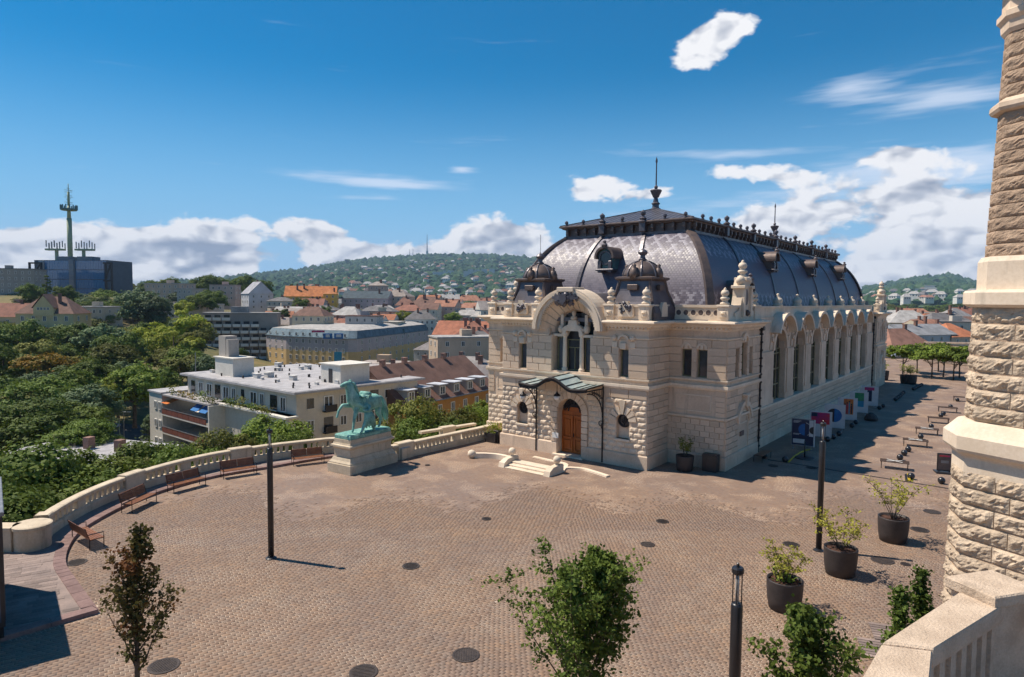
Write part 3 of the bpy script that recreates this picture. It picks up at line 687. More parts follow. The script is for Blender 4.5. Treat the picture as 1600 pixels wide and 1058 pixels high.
for c, nrm in ((cFR, (1, -1, .4)), (cFL, (-1, -1, .4)), (cBR, (1, 1, .4)), (cBL, (-1, 1, .4))): rib(c, Vector(nrm).normalized(), .3, .12, 'hip_rib')
mixf = lambda a, b, k: (lambda s: a(s).lerp(b(s), k))
for k in (.335, .665): rib(mixf(cFL, cFR, k), Vector((0, -1, .5)).normalized(), .17, .1, 'roof_rib', 'lead')
for k in range(1, 7): rib(mixf(cFR, cBR, k/7), Vector((1, 0, .5)).normalized(), .13, .09, 'roof_rib', 'lead')
# cap: frieze, cornice, brackets, shallow roof
hp('cap_frieze', MB().box(-RT - .02, Y0T - .02, ZT - .05, RT + .02, YET + .02, ZT + .66), M['leadb'])
hp('cap_base', MB().box(-RT - .12, Y0T - .12, ZT - .08, RT + .12, YET + .12, ZT + .1), M['lead'])
rg = lambda e, z: [(-RT - e, Y0T - e, z), (RT + e, Y0T - e, z), (RT + e, YET + e, z), (-RT - e, YET + e, z)]
hp('cap_cornice', MB().loft([rg(.03, ZT + .6), rg(.22, ZT + .66), rg(.24, ZT + .72), rg(.42, ZT + .78), rg(.42, ZT + .86), rg(.36, ZT + .9)]), M['leadb'])
RY0, RY1, RZ = 12.4, 43.9, 17.85
e = .36; A_, B_, C_, D_ = [Vector(q) for q in rg(e, ZT + .905)]; r0, r1 = Vector((0, RY0, RZ)), Vector((0, RY1, RZ))
cap = hp('cap_roof', MB().add([A_, B_, C_, D_, r0, r1], [(0, 1, 4), (1, 2, 5, 4), (2, 3, 5), (3, 0, 4, 5)]), M['zinc'])
seams = MB()
for k in range(1, 22):
    p = A_.lerp(B_, k/22); d = abs(k/22 - .5)*2; tq = r0.lerp(p, 1) ; top = Vector((p.x, A_.y + (RY0 - A_.y)*(1 - d), ZT + .9 + (RZ - ZT - .9)*(1 - d))); seams.bar(p, top, .05, .05)
for k in range(1, 84):
    p = B_.lerp(C_, k/84); f = min((p.y - B_.y)/(RY0 - B_.y), (C_.y - p.y)/(C_.y - RY1), 1); seams.bar(p, (B_.x*(1 - f), p.y, ZT + .9 + (RZ - ZT - .9)*f), .05, .05)
for a, b in ((A_, r0), (B_, r0), (C_, r1), (D_, r1), (r0, r1)): seams.bar(a, b, .16, .10)
kind(hp('cap_seams', seams, M['zinc'], cap), 'stuff')
BRK = MB().cbox(-.09, -.30, 0, .09, .02, .34, .03).cbox(-.06, -.2, -.2, .06, .02, .02, .03).mesh('bracket', M['leadb'])
def brk(x, y, rz): ob('bracket', BRK, hall, (x, y, ZT + .30), rz)
for k in range(13): brk(-RT + .3 + k*(2*RT - .6)/12, Y0T - .03, 0)
for k in range(50): brk(RT + .03, Y0T + .4 + k*(YET - Y0T - .8)/49, PI/2)
FIN = MB().cbox(-.22, -.16, -.75, .22, .16, .1, .05).lathe([(.30, -.1), (.34, .0), (.2, .1), (.28, .22), (.12, .34), (.1, .42), (.2, .55), (.2, .68), (.06, .8), (.01, .84)], 8).mesh('finial', M['lead'], False)
SFN = MB().lathe([(.13, 0), (.13, .08), (.07, .12), (.15, .22), (.13, .34), (.02, .42)], 8).mesh('small_finial', M['lead'])
for k in (.335, .665): ob('finial', FIN, hall, (-RT + 2*RT*k, Y0T - .3, ZT + .85))
for k in range(1, 7): ob('finial', FIN, hall, (RT + .3, Y0T + (YET - Y0T)*k/7, ZT + .85), PI/2)
for k in (.02, .17, .5, .83, .98): ob('small_finial', SFN, hall, (-RT + 2*RT*k, Y0T - .28, ZT + .9))
for k in range(28):
    if k % 4: ob('small_finial', SFN, hall, (RT + .28, Y0T + (YET - Y0T)*k/28, ZT + .9))
SPI = MB().lathe([(.62, -.3), (.55, .1), (.36, .2), (.34, .5), (.46, .62), (.3, .75), (.2, 1.2), (.3, 1.25), (.62, 1.9), (.5, 2.0), (.15, 2.05), (.2, 2.3), (.08, 2.45), (.06, 4.6), (.11, 4.75), (.1, 4.95), (.0, 5.3)], 8).mesh('spire', M['lead'])
for y in (RY0, RY1): o = ob('spire', SPI, hall, (0, y, RZ - .1)); o.scale = (.8, .8, .8)
# ---- corner turrets with bell-shaped roofs
for s in (-1, 1):
    tx, ty = C0 + s*4.05, 2.1; mb = MB(); sq = lambda h, z, c=.0: [(tx - h, ty - h, z), (tx + h, ty - h, z), (tx + h, ty + h, z), (tx - h, ty + h, z)]
    mb.loft([sq(1.75, 9.25), sq(1.72, 9.7), sq(1.42, 10.4), sq(1.18, 11.1), sq(1.06, 11.75)])
    tu = hp('turret', mb, M['lead'])
    for a, b in ((-1, -1), (1, -1), (1, 1), (-1, 1)):
        q = [(tx + a*h, ty + b*h, z) for h, z in ((1.75, 9.3), (1.72, 9.7), (1.42, 10.4), (1.18, 11.1), (1.06, 11.75))]; hp('corner_rib', MB().tube(q, .11, 6), M['leadb'], tu)
    hp('turret_cornice', MB().loft([sq(1.02, 11.7), sq(1.2, 11.78), sq(1.3, 11.86), sq(1.3, 11.96), sq(1.1, 12.02)]), M['leadb'], tu)
    dm = [(1.22*math.cos(q), 1.04*math.sin(q)) for q in [R(x) for x in (0, 14, 28, 42, 56, 68, 78)]]
    hp('dome', MB().lathe(dm + [(.26, 1.06), (.2, 1.1)], 24, (tx, ty, 12.0)), M['leadb'], tu, True)
    for k in range(8):
        a = 2*PI*k/8 + PI/8; hp('dome_rib', MB().tube([(tx + r_*1.02*math.cos(a), ty + r_*1.02*math.sin(a), 12.0 + z*1.02) for r_, z in dm], .05, 5), M['lead'], tu)
    for a, b in ((0, -1), (1, 0), (0, 1), (-1, 0)):
        p = (tx + a*1.14, ty + b*1.14, 12.0); hp('lucarne', MB().lathe([(.28, -.1), (.30, .25), (.2, .5), (.1, .6), (.14, .72), (.02, .84)], 8, p), M['leadb'], tu, True)
        hp('blind_panel', MB().cbox(tx + a*1.3 - (.35 if b else .1), ty + b*1.3 - (.35 if a else .1), 11.15, tx + a*1.3 + (.35 if b else .1), ty + b*1.3 + (.35 if a else .1), 11.5, .03), M['leadb'], tu)
    hp('finial', MB().lathe([(.26, 0), (.28, .08), (.17, .15), (.15, .34), (.28, .42), (.32, .54), (.22, .68), (.09, .75), (.04, .8), (.015, .86), (.015, 2.1 if s < 0 else 1.15)], 10, (tx, ty, 13.06)), M['lead'], tu)
# ---- roof dormers
def dormer(x, y, z, rz, sc=1., mt='leadb', oval=True):
    b = MB().arch(0, .35, .0, .62, -.75, 1.2, 0, PI, 14).box(-.62, -.75, -.55, .62, 1.2, .35)
    o = ob('dormer', b.mesh('dormer', M[mt]), hall, (x, y, z), rz); o.scale = (sc, sc, sc)
    ob('dormer_hood', MB().arch(0, .35, .62, .78, -1.05, 1.3, R(-8), R(188), 16).mesh('dormer_hood', M['leadb']), o)
    g = MB().lathe([(.40, 0), (.40, .03)], 16).xf(Matrix.Translation((0, -.76, .3)) @ Matrix.Rotation(PI/2, 4, 'X')); ob('pane', g.mesh('pane', M['glass']), o)
    ob('ring', MB().arch(0, .3, .40, .52, -.86, -.74, 0, 2*PI, 16).mesh('ring', M['lead']), o)
    ob('console', MB().cbox(-.55, -.95, -.75, -.3, -.1, .1, .05).cbox(.3, -.95, -.75, .55, -.1, .1, .05).cbox(-.7, -1.0, -.62, .7, -.2, -.48, .04).mesh('console', M['lead']), o)
    ob('crown', MB().lathe([(.2, 0), (.24, .12), (.1, .25), (.14, .36), (.02, .46)], 8, (0, -.95, 1.1)).mesh('crown', M['lead']), o)
q, z = rprof(.55); dormer(0, Y0B + (Y0T - Y0B)*q - .1, z, 0, 1.0, 'verd')
for y in (19.1, 31.6, 44.1): q, z = rprof(.60); dormer(RB - (RB - RT)*q - .05, y, z + .05, PI/2, .9)
q, z = rprof(.16); dormer(RB + .1, 8.6, z + .15, PI/2, 1.1, 'verd')
# ---- downpipes
for x, y in ((HW + .1, HS - .22), (SX + .12, E0 - .2)):
    pp = MB().tube([(x, y, .1), (x, y, 8.7)], .075, 8)
    for z in [.5 + .55*k for k in range(15)]: pp.lathe([(.12, 0), (.13, .06), (.12, .12)], 8, (x, y, z))
    pp.cbox(x - .18, y - .18, 8.5, x + .18, y + .18, 8.8, .04); hp('downpipe', pp, M['iron'])
# ---- glass and iron canopy over the door
def cz(x):
    u = abs(x); return 4.86 + .62*(.5 + .5*math.cos(PI*min(u/1.55, 1))) + (.10*((u - 1.55)/1.1)**2 if u > 1.55 else 0)
xs = [-2.65 + 5.3*k/30 for k in range(31)]; YD = -2.15
vs = []; 
for y in (-.02, YD):
    for x in xs: vs.append((C0 - .05 + x, y, cz(x) + (.10 if y == -.02 else 0)))
cano = hp('canopy', MB().tube([(C0 - .05 + x, YD, cz(x)) for x in xs], .075, 6).tube([(C0 - .05 + x, -.04, cz(x) + .1) for x in xs], .05, 6), M['iron'])
for k in range(0, 30, 3):
    n = 4; vv = [vs[k + j] for j in range(n)] + [vs[31 + k + j] for j in range(n)]
    vv2 = [(x, y, z + .03) for x, y, z in vv]
    hp('glass_pane', MB().add(vv + vv2, [(j, j+1, n+j+1, n+j) for j in range(3)] + [(2*n+j, 3*n+j, 3*n+j+1, 2*n+j+1) for j in range(3)]), M['cglass'], cano)
for k in range(0, 31, 3): hp('canopy_rib', MB().bar(Vector(vs[k]) + Vector((0, 0, .03)), Vector(vs[31 + k]) + Vector((0, 0, .03)), .05, .09), M['iron'], cano)
hp('fascia', MB().loft([[(C0 - .05 + x, YD - .02, cz(x) - .20), (C0 - .05 + x, YD + .02, cz(x) - .20), (C0 - .05 + x, YD + .02, cz(x) - .04), (C0 - .05 + x, YD - .02, cz(x) - .04)] for x in xs]), M['iron'], cano)
for s in (-1, 1):
    x = C0 - .05 + s*2.62; br = MB().tube([(x, -.12, .05), (x, -.12, 5.0)], .055, 8)
    arc = [(x, -.16 - 1.9*(1 - math.cos(R(q)))*1.0, 2.95 + 1.72*math.sin(R(q))) for q in range(0, 91, 10)]
    br.tube(arc, .045, 6).bar((x, -.12, 4.82), (x, YD, 4.82), .06, .08)
    for k in range(1, 9):
        y = -.12 + (YD + .12)*k/9.5; c_ = min(max(1 - (abs(y) - .16)/1.9, -1), 1); zz = 2.95 + 1.72*math.sin(math.acos(c_)); br.bar((x, y, zz), (x, y, 4.8), .028, .028)
        if zz < 4.6: br.arch(x, (zz + 4.8)/2, .05, .08, y - .02, y + .02, 0, 2*PI, 6)
    br.arch(x, 2.6, .14, .19, -.34, -.3, 0, 2*PI, 10).tube([(x, -.14, 2.2), (x, -.3, 2.35), (x, -.3, 2.6)], .03, 5)
    hp('canopy_bracket', br, M['iron'], cano)
def lantern(x, y, z):
    o = thing('hanging_lantern', 'x', 'lantern', hall_pt(x, y, z), -.6728)
    ob('bracket', MB().tube([(0, 0, .2), (0, 0, .75)], .02, 5).mesh('bracket', M['iron']), o)
    ob('cap', MB().lathe([(.23, 0), (.2, .08), (.1, .16), (.04, .26), (.03, .34)], 10).mesh('cap', M['iron'], True), o)
    ob('globe', MB().lathe([(.03, -.28), (.14, -.24), (.2, -.12), (.2, 0)], 12).mesh('globe', M['white'], True), o)
    return o
HM = Matrix.Translation((4.49, 43.86, 0)) @ Matrix.Rotation(-.6728, 4, 'Z')
def hall_pt(x, y, z=0): return HM @ Vector((x, y, z))
lantern(C0 - .05, -1.5, 4.25)['label'] = 'white globe lantern hanging over the wooden door under the canopy'
lantern(C0 - 2.62, -1.75, 4.05)['label'] = 'small dark lantern hanging at the left end of the canopy'
# ================================================================== PLAZA
EX, EY = Vector((.7821, -.6232, 0)), Vector((.6232, .7821, 0))       # hall axes
def cobble_mat(name='cobbles', ang=-.6728, w=.20, h=.125, geo=False):
    m = bpy.data.materials.new(name); m.use_nodes = True; t = NT(m.node_tree); b = t.n['Principled BSDF']
    pos = t.new('ShaderNodeNewGeometry').outputs['Position']
    sx = t.new('ShaderNodeSeparateXYZ', inp={0: pos})
    big = t.noise(pos, .16, 4, .6); mid = t.noise(pos, .9, 4, .6); fine = t.noise(pos, 14, 3)
    def pal(r):
        n = t.new('ShaderNodeValToRGB'); e = n.color_ramp.elements; n.color_ramp.interpolation = 'LINEAR'
        cols = [(0, (.142, .102, .079)), (.2, (.188, .133, .10)), (.42, (.222, .152, .109)), (.58, (.208, .160, .126)), (.78, (.252, .170, .116)), (1, (.275, .21, .152))]
        e[0].position = 0; e[0].color = cols[0][1] + (1,); e[1].position = 1; e[1].color = cols[-1][1] + (1,)
        for p, c in cols[1:-1]: k = e.new(p); k.color = c + (1,)
        t.l.new(r, n.inputs[0]); return n.outputs[0]
    tint = t.mix(t.ramp(big, .38, .62), (.96, .93, .94), (1.08, 1.0, .92))
    if geo:
        a = t.new('ShaderNodeAttribute', attribute_name='tone').outputs['Fac']
        col = pal(t.m('ADD', t.m('ADD', a, t.m('MULTIPLY', t.m('SUBTRACT', mid, .5), .35)), t.m('MULTIPLY', t.m('SUBTRACT', fine, .5), .25)))
        hgt = fine
    else:
        mp = t.new('ShaderNodeMapping', vector_type='TEXTURE', inp={'Vector': pos, 'Rotation': (0, 0, ang)}).outputs[0]
        s2 = t.new('ShaderNodeSeparateXYZ', inp={0: mp}); row = t.m('FLOOR', t.m('DIVIDE', s2.outputs[1], h)); off = t.new('ShaderNodeTexWhiteNoise', noise_dimensions='1D', inp={'W': row}).outputs[0]
        us = t.m('ADD', t.m('DIVIDE', s2.outputs[0], w), off); cl = t.m('FLOOR', us)
        rnd = t.new('ShaderNodeTexWhiteNoise', noise_dimensions='2D', inp={'Vector': t.new('ShaderNodeCombineXYZ', inp={0: cl, 1: row}).outputs[0]}).outputs[0]
        fu = t.m('ABSOLUTE', t.m('SUBTRACT', t.m('FRACT', us), .5)); fv = t.m('ABSOLUTE', t.m('SUBTRACT', t.m('FRACT', t.m('DIVIDE', s2.outputs[1], h)), .5))
        d = t.m('MAXIMUM', t.m('SUBTRACT', fu, .5 - .012/w*1.2), t.m('SUBTRACT', fv, .5 - .012/h*1.2)); mort = t.m('GREATER_THAN', d, 0.0)
        stone = pal(t.m('ADD', t.m('MULTIPLY_ADD', rnd, .6, .18), t.m('MULTIPLY', t.m('SUBTRACT', mid, .5), .35)))
        mcol = t.mix(t.ramp(t.noise(pos, .45, 5, .65), .47, .60), (.20, .15, .125), (.38, .30, .235))
        col = t.mix(mort, stone, mcol); hgt = t.m('MULTIPLY', t.m('SUBTRACT', 1.0, mort), .8)
    col = t.mix(1.0, col, tint, 'MULTIPLY')
    # wear: grey scuffed patches and pale sandy drifts with shapes of their own
    dv = t.new('ShaderNodeMapping', inp={'Vector': pos, 'Rotation': (0, 0, .67), 'Scale': (.10, .55, 1)}).outputs[0]
    col = t.mix(t.m('MULTIPLY', t.ramp(t.noise(dv, 1.0, 6, .62), .54, .74), .34), col, (.19, .155, .14))
    sandm = t.m('MULTIPLY', t.ramp(t.noise(t.new('ShaderNodeVectorMath', operation='ADD', inp={0: pos, 1: (31, 7, 0)}).outputs[0], .33, 6, .7), .58, .80), .16)
    col = t.mix(sandm, col, (.42, .34, .25))
    t.l.new(col, b.inputs['Base Color']); b.inputs['Roughness'].default_value = .72; b.inputs['Specular IOR Level'].default_value = .3
    bn = t.new('ShaderNodeBump', inp={'Strength': .2, 'Distance': .015, 'Height': hgt}); t.l.new(bn.outputs[0], b.inputs['Normal'])
    return m
M['cob'] = cobble_mat(); M['sett'] = cobble_mat('setts', geo=True)
M['slab'] = mat('paving_slabs', (.175, .135, .12), (.25, .19, .165), .8, 1.2, 16, .3, 20, coord='World', rnd=.5)
BALB = [(-9.4, 43.75), (-11.4, 43.95), (-12.83, 43.1), (-14.9, 41.75), (-15.9, 40.8), (-17.5, 39.2), (-18.95, 36.5), (-19.8, 33.5), (-20.0, 31.0), (-19.8, 28.75), (-19.5, 27.5)]
BALB = [(x - .0, y) for x, y in BALB]
KERB = [(-10.2, 43.0), (-11.1, 42.85), (-12.6, 41.6), (-14.0, 40.2), (-15.3, 39.1), (-16.6, 37.85), (-17.75, 35.9), (-18.45, 33.8), (-18.75, 31.6), (-18.65, 29.0), (-18.0, 27.05), (-16.95, 25.2), (-15.6, 23.7), (-13.3, 21.3)]
def smooth(pts, n=6):
    out = []; P = [Vector(p) for p in pts]
    for i in range(len(P) - 1):
        a, b, c, d = P[max(i-1, 0)], P[i], P[i+1], P[min(i+2, len(P)-1)]
        for k in range(n):
            u = k/n; out.append(.5*((2*b) + (c - a)*u + (2*a - 5*b + 4*c - d)*u*u + (3*b - a - 3*c + d)*u**3))
    return out + [P[-1]]
KS = smooth(KERB, 5)
plaza_poly = [(-45, -30), (95, -30), (150, 140), (60, 165), (40, 112), (-2.6, 50.5), (0.0, 50.6), (-1.3, 49.3), (-7.6, 42.0), (-9.2, 43.6)] + [(p.x, p.y) for p in smooth(BALB, 4)] + [(-20.2, 26.0), (-45, 26.3)]
kind(MB().add([(x, y, 0) for x, y in plaza_poly], [tuple(range(len(plaza_poly)))]).build('plaza', M['cob']), 'structure')
# raised walk along the balustrade
wk = [(p.x, p.y) for p in KS] + [(-15.15, 19.45), (-24, 14.5), (-45, 14.5), (-45, 26.2), (-20.1, 26.0)] + [(p.x, p.y) for p in smooth(BALB, 4)][::-1]
ZW = .13
walk = kind(MB().add([(x, y, ZW) for x, y in wk], [tuple(range(len(wk)))]).build('raised_walk', M['slab']), 'structure')
# individual kerb stones
kp = KS + [Vector((-15.15, 19.45)), Vector((-19.6, 17.0)), Vector((-24, 14.5))]
def offset(P, d):
    out = []
    for i, p in enumerate(P):
        t_ = (P[min(i+1, len(P)-1)] - P[max(i-1, 0)]).normalized(); out.append(p + Vector((-t_.y, t_.x))*d)
    return out
ko = offset(kp, -.42)
for i in range(len(kp) - 1):
    a, b, c, d = kp[i], kp[i+1], ko[i+1], ko[i]; e = (b - a).normalized()*.008
    n = max(1, round((b - a).length/1.1))
    for k in range(n):
        q = [a.lerp(b, k/n) + e, a.lerp(b, (k+1)/n) - e, d.lerp(c, (k+1)/n) - e, d.lerp(c, k/n) + e]
        MB().loft([[(p.x, p.y, 0) for p in q], [(p.x, p.y, ZW + .01) for p in q], [(p.x*.97 + .03*(q[0].x + q[2].x)/2, p.y*.97 + .03*(q[0].y + q[2].y)/2, ZW + .02) for p in q]]).build('kerb_stone', M['kerb'], walk)
# paving slabs of the walk: individual where they show large, along the step line
SLD = Vector((.864, .503)); SLN = Vector((-SLD.y, SLD.x)); rs = random.Random(3); inside = wk
def pip(x, y, poly):
    c = False; j = len(poly) - 1
    for i in range(len(poly)):
        (xi, yi), (xj, yj) = poly[i], poly[j]
        if (yi > y) != (yj > y) and x < (xj - xi)*(y - yi)/(yj - yi) + xi: c = not c
        j = i
    return c
SLM = [MB().cbox(-.5, -.5, 0, .5, .5, 1, .015).mesh('paving_slab', M['slab']) for _ in range(1)]
cands = []
for r in range(-40, 60):
    u = -30 + rs.random()*.5
    while u < 14:
        L = rs.choice((.45, .6, .75)); c = Vector((-15.15, 19.45)) + SLN*(r*.24 + .15) + SLD*(u + L/2)
        if pip(c.x, c.y, wk) and c.y < 28 and c.x > -21.5:
            okk = all(pip((c + SLD*s1*(L/2 + .34) + SLN*s2*.34).x, (c + SLD*s1*(L/2 + .34) + SLN*s2*.34).y, wk) for s1 in (-1, 1) for s2 in (-1, 1))
            if okk: cands.append((c, L))
        u += L + .012
cands.sort(key=lambda q: q[0].length)
rest = MB()
for i, (c, L) in enumerate(cands):
    h = .006 + rs.random()*.006
    if i < 300:
        o = ob('paving_slab', SLM[0], walk, (c.x, c.y, ZW)); o.rotation_euler = (0, 0, math.atan2(SLD.y, SLD.x)); o.scale = (L, .228, h)
    else:
        a, b = SLD*(L/2), SLN*.114; q = [c - a - b, c + a - b, c + a + b, c - a + b]; rest.add([(p.x, p.y, ZW + h) for p in q], [(0, 1, 2, 3)])
if rest.v: kind(rest.build('more_paving_slabs', M['slab'], walk), 'stuff')
# setts near the camera, real stones in rows: thousands, one mesh
def pipn(x, y, poly):
    c = np.zeros(len(x), bool); j = len(poly) - 1
    for i in range(len(poly)):
        (xi, yi), (xj, yj) = poly[i], poly[j]
        if yi != yj: c ^= ((yi > y) != (yj > y)) & (x < (xj - xi)*(y - yi)/(yj - yi) + xi)
        j = i
    return c
def setts():
    rg = np.random.default_rng(4); VV = []
    def zone(ang, w, h, test, ymax):
        ca, sa = math.cos(ang), math.sin(ang); d = np.array([ca, sa]); n = np.array([-sa, ca]); nr, nk = 620, int(90/w)
        us0 = (np.arange(nk + 1)[None] - nk/2)*w + (np.arange(nr) % 2)[:, None]*w*.5 + (rg.random((nr, nk + 1)) - .5)*w*.22 + (rg.random((nr, 1)) - .5)*w*.2; L = us0[:, 1:] - us0[:, :-1]; us = (us0[:, 1:] + us0[:, :-1])/2; r = (np.arange(nr) - nr//2)[:, None]*h
        cx = (d[0]*us + n[0]*r).ravel(); cy = (d[1]*us + n[1]*r + 24).ravel(); L = L.ravel()
        ok = (cy > 15.8) & (cy < ymax + 1.5*np.sin(cx*.8) + 1.2*np.sin(cx*.31 + 1) + 3*rg.random(len(cx))**3) & (np.abs(cx - .0145*cy) < .82*cy + 1); cx, cy, L = cx[ok], cy[ok], L[ok]
        ok = test(cx, cy) & pipn(cx, cy, plaza_poly) & ~pipn(cx, cy, wk) & ~pipn(cx - .14, cy + .14, wk); cx, cy, L = cx[ok], cy[ok], L[ok]; m = len(cx)
        g = .0085; a = L/2 - g; b = h/2 - g; zz = .006 + .004*rg.random(m); V = np.zeros((m, 8, 3))
        for q, (su, sv) in enumerate(((-1, -1), (1, -1), (1, 1), (-1, 1))):
            ox, oy = d[0]*a*su + n[0]*b*sv, d[1]*a*su + n[1]*b*sv
            V[:, q, 0] = cx + ox; V[:, q, 1] = cy + oy; V[:, q, 2] = zz + (rg.random(m) - .5)*.002; V[:, q+4, 0] = cx + ox*1.02; V[:, q+4, 1] = cy + oy*1.02; V[:, q+4, 2] = .001
        VV.append(V)
    split = lambda x, y: (x + 2.0) - (y - 18)*.42
    zone(-.6728, .20, .125, lambda x, y: split(x, y) > -.07, 33)
    zone(.527, .25, .135, lambda x, y: split(x, y) <= .07, 33)
    V = np.concatenate(VV); n = len(V); f = np.array([(0,1,2,3),(4,5,1,0),(5,6,2,1),(6,7,3,2),(7,4,0,3)]); F = (np.arange(n)[:, None, None]*8 + f[None]).reshape(-1, 4)
    return npmesh('setts', V.reshape(-1, 3), F, M['sett'], attr=np.repeat(.18 + .6*rg.random(n), 5))
kind(ob('cobble_setts', setts()), 'stuff')
def sand_mat():
    m = bpy.data.materials.new('joint_sand'); m.use_nodes = True; t = NT(m.node_tree); b = t.n['Principled BSDF']; b.inputs['Roughness'].default_value = .95
    pos = t.new('ShaderNodeNewGeometry').outputs['Position']
    t.l.new(t.mix(t.ramp(t.noise(pos, .30, 5, .62), .44, .60), (.23, .17, .13), (.48, .39, .30)), b.inputs['Base Color']); return m
sd = [(-13.1, 21.0), (-12.6, 15.5), (16, 15.5), (24, 29.6), (-18.2, 29.6), (-18.2, 29.0), (-17.5, 27.05), (-16.4, 25.2), (-15.1, 23.7)]
kind(MB().add([(x, y, .0035) for x, y in sd], [tuple(range(len(sd)))]).build('joint_sand', sand_mat()), 'structure')
# drain covers flush in the paving
M['cast'] = mat('cast_iron', (.045, .036, .034), (.075, .058, .05), .6, 6, 30, .5, 50, .3)
CVM = MB().lathe([(.43, 0), (.43, .022), (.40, .028), (.36, .024), (.36, .018), (0.02, .018)], 24).mesh('manhole_cover', M['cast'])
CVR = MB()
for k in range(-4, 5):
    w_ = math.sqrt(max(.33**2 - (k*.075)**2, 0)); CVR.box(-w_, k*.075 - .016, .018, w_, k*.075 + .016, .028)
CVR = CVR.mesh('ribs', M['cast'])
CV = [((760,811),'small round cover in the middle of the plaza, farthest from the camera', .55), ((642,885),'round iron cover between lamp post and central maple', .8), ((1012,851),'round cover on the cobbles right of the plaza middle', .72), ((1035,815),'round cover behind another one, nearer the entrance steps', .72),
      ((728,1024),'iron cover at the bottom edge, left of the central tree', .95), ((256,1041),'iron cover beside the reddish young tree', 1.0), ((568,1051),'half-seen cover at the very bottom edge of the plaza', .95), ((1379,876),'large round cover beside the middle of three big planters', 1.0),
      ((1236,851),'round cover left of the right-hand lamp post', .8), ((1456,800),'round cover beyond the farthest of the three big planters', .9), ((1437,828),'grey round cover right of the farthest big planter', .9), ((668,727),'small dark cover near the statue shadow', .4),
      ((1208,728),'dark cover in the shade near the red bench', .7), ((1268,731),'dark cover in the shade near the poster boards', .8), ((120,879),'pale oval cover by the end of the raised walk', .85), ((1415,882),'small cover beside the large one right of the planters', .45)]
for (q, l, k) in CV:
    o = thing('manhole_cover', l, 'drain cover', G(*q, .006), random.random()*3, 'covers set in the cobbles'); a = ob('rim_plate', CVM, o); b = ob('ribs', CVR, o); o.scale = (k, k, 1)
# line drain across the plaza
a, b = G(1200, 718, .012), G(1486, 764, .012); tag(MB().bar(a, b, .16, .02).build('line_drain', M['cast']), 'long thin slot drain crossing the cobbles in front of the poster boards', 'drain')

# ---- terrace balustrade
def balustrade(name, label, pts, piers, z0, base=.40, h=1.0, th=.40, bal=True, mt='old', slot=.36, pl=1.25, skip=()):
    P = [Vector(p) for p in pts]; L = [0]
    for i in range(1, len(P)): L.append(L[-1] + (P[i] - P[i-1]).length)
    def pt(s):
        s = min(max(s, 0), L[-1] - 1e-4)
        for i in range(len(P) - 1):
            if L[i] <= s <= L[i+1]: d = (P[i+1] - P[i]).normalized(); return P[i] + d*(s - L[i]), d
    root = thing(name, label, 'balustrade', (P[0].x, P[0].y, z0)); o0 = Vector((P[0].x, P[0].y, 0))
    def sweep(prof, s0, s1, nm, step=.7):
        n = max(1, int((s1 - s0)/step)); rings = []
        for k in range(n + 1):
            p, d = pt(s0 + (s1 - s0)*k/n); nn = Vector((-d.y, d.x)); rings.append([(p.x + nn.x*q - o0.x, p.y + nn.y*q - o0.y, z) for q, z in prof])
        return MB().loft(rings).build(nm, M[mt], root)
    T = L[-1]; b2 = th/2
    pier = [(p - pl/2, p + pl/2) for p in piers]; gaps = []; s = 0
    for a, b in sorted(pier): gaps.append((s, max(a, s))); s = b
    gaps.append((s, T))
    for a, b in gaps:
        if b - a < .3: continue
        for k in range(max(1, round((b - a)/2.0))):
            n = max(1, round((b - a)/2.0)); s0, s1 = a + (b - a)*k/n + .004, a + (b - a)*(k+1)/n - .004
            sweep([(-b2, -.2), (b2, -.2), (b2, base - .06), (b2 - .04, base), (-b2 + .04, base), (-b2, base - .06)], s0, s1, 'base_stone')
            sweep([(-b2 + .02, h - .2), (b2 - .02, h - .2), (b2 + .03, h - .14), (b2 + .03, h - .03), (b2 - .03, h), (-b2 + .03, h), (-b2 - .03, h - .03), (-b2 - .03, h - .14)], s0, s1, 'coping_stone')
        if bal:
            n = int((b - a)/slot)
            for k in range(n):
                s_ = a + (b - a)*(k + .5)/n
                if n > 12 and k == n//2:
                    sweep([(-.15, base), (.15, base), (.15, h - .2), (-.15, h - .2)], s_ - slot*.9, s_ + slot*.9, 'panel'); continue
                if n > 12 and abs(k - n//2) == 1: continue
                p, d = pt(s_); o = ob('baluster', BALM[mt], root, (p.x - o0.x, p.y - o0.y, base), math.atan2(d.y, d.x)); o.scale = (1, 1, (h - .2 - base)/.34)
    for a, b in pier:
        a, b = max(a, 0), min(b, T); sweep([(-b2 - .05, -.2), (b2 + .05, -.2), (b2 + .05, h - .1), (-b2 - .05, h - .1)], a, b, 'pier', .5)
        sweep([(-b2 - .09, h - .1), (b2 + .09, h - .1), (b2 + .09, h + .04), (b2 + .04, h + .08), (-b2 - .04, h + .08), (-b2 - .09, h + .04)], a - .04, b + .04, 'pier_cap', .5)
    return root
_b = MB().loft([[(s1*w, s2*.10, z) for s1, s2 in ((-1, -1), (1, -1), (1, 1), (-1, 1))] for w, z in ((.075, 0), (.075, .05), (.11, .30), (.115, .34))])
BALM = {'old': _b.mesh('baluster', M['old'])}
bl1 = smooth(BALB, 4); bl1 = [p + (Vector((0, 0))) for p in bl1]
b1 = balustrade('terrace_balustrade', 'long curving stone balustrade behind the row of benches', bl1, (.6, 8.0, 15.0, 22.2, 25.0), ZW)
tot = [0]
e_ = BALB[-1]; rt = ob('end_drum', MB().lathe([(.66, 0), (.66, .82), (.72, .86), (.72, .97), (.66, 1.0), (.02, 1.0)], 28).mesh('end_drum', M['old']), b1, (-19.35 - bl1[0].x, 26.75 - bl1[0].y, 0))
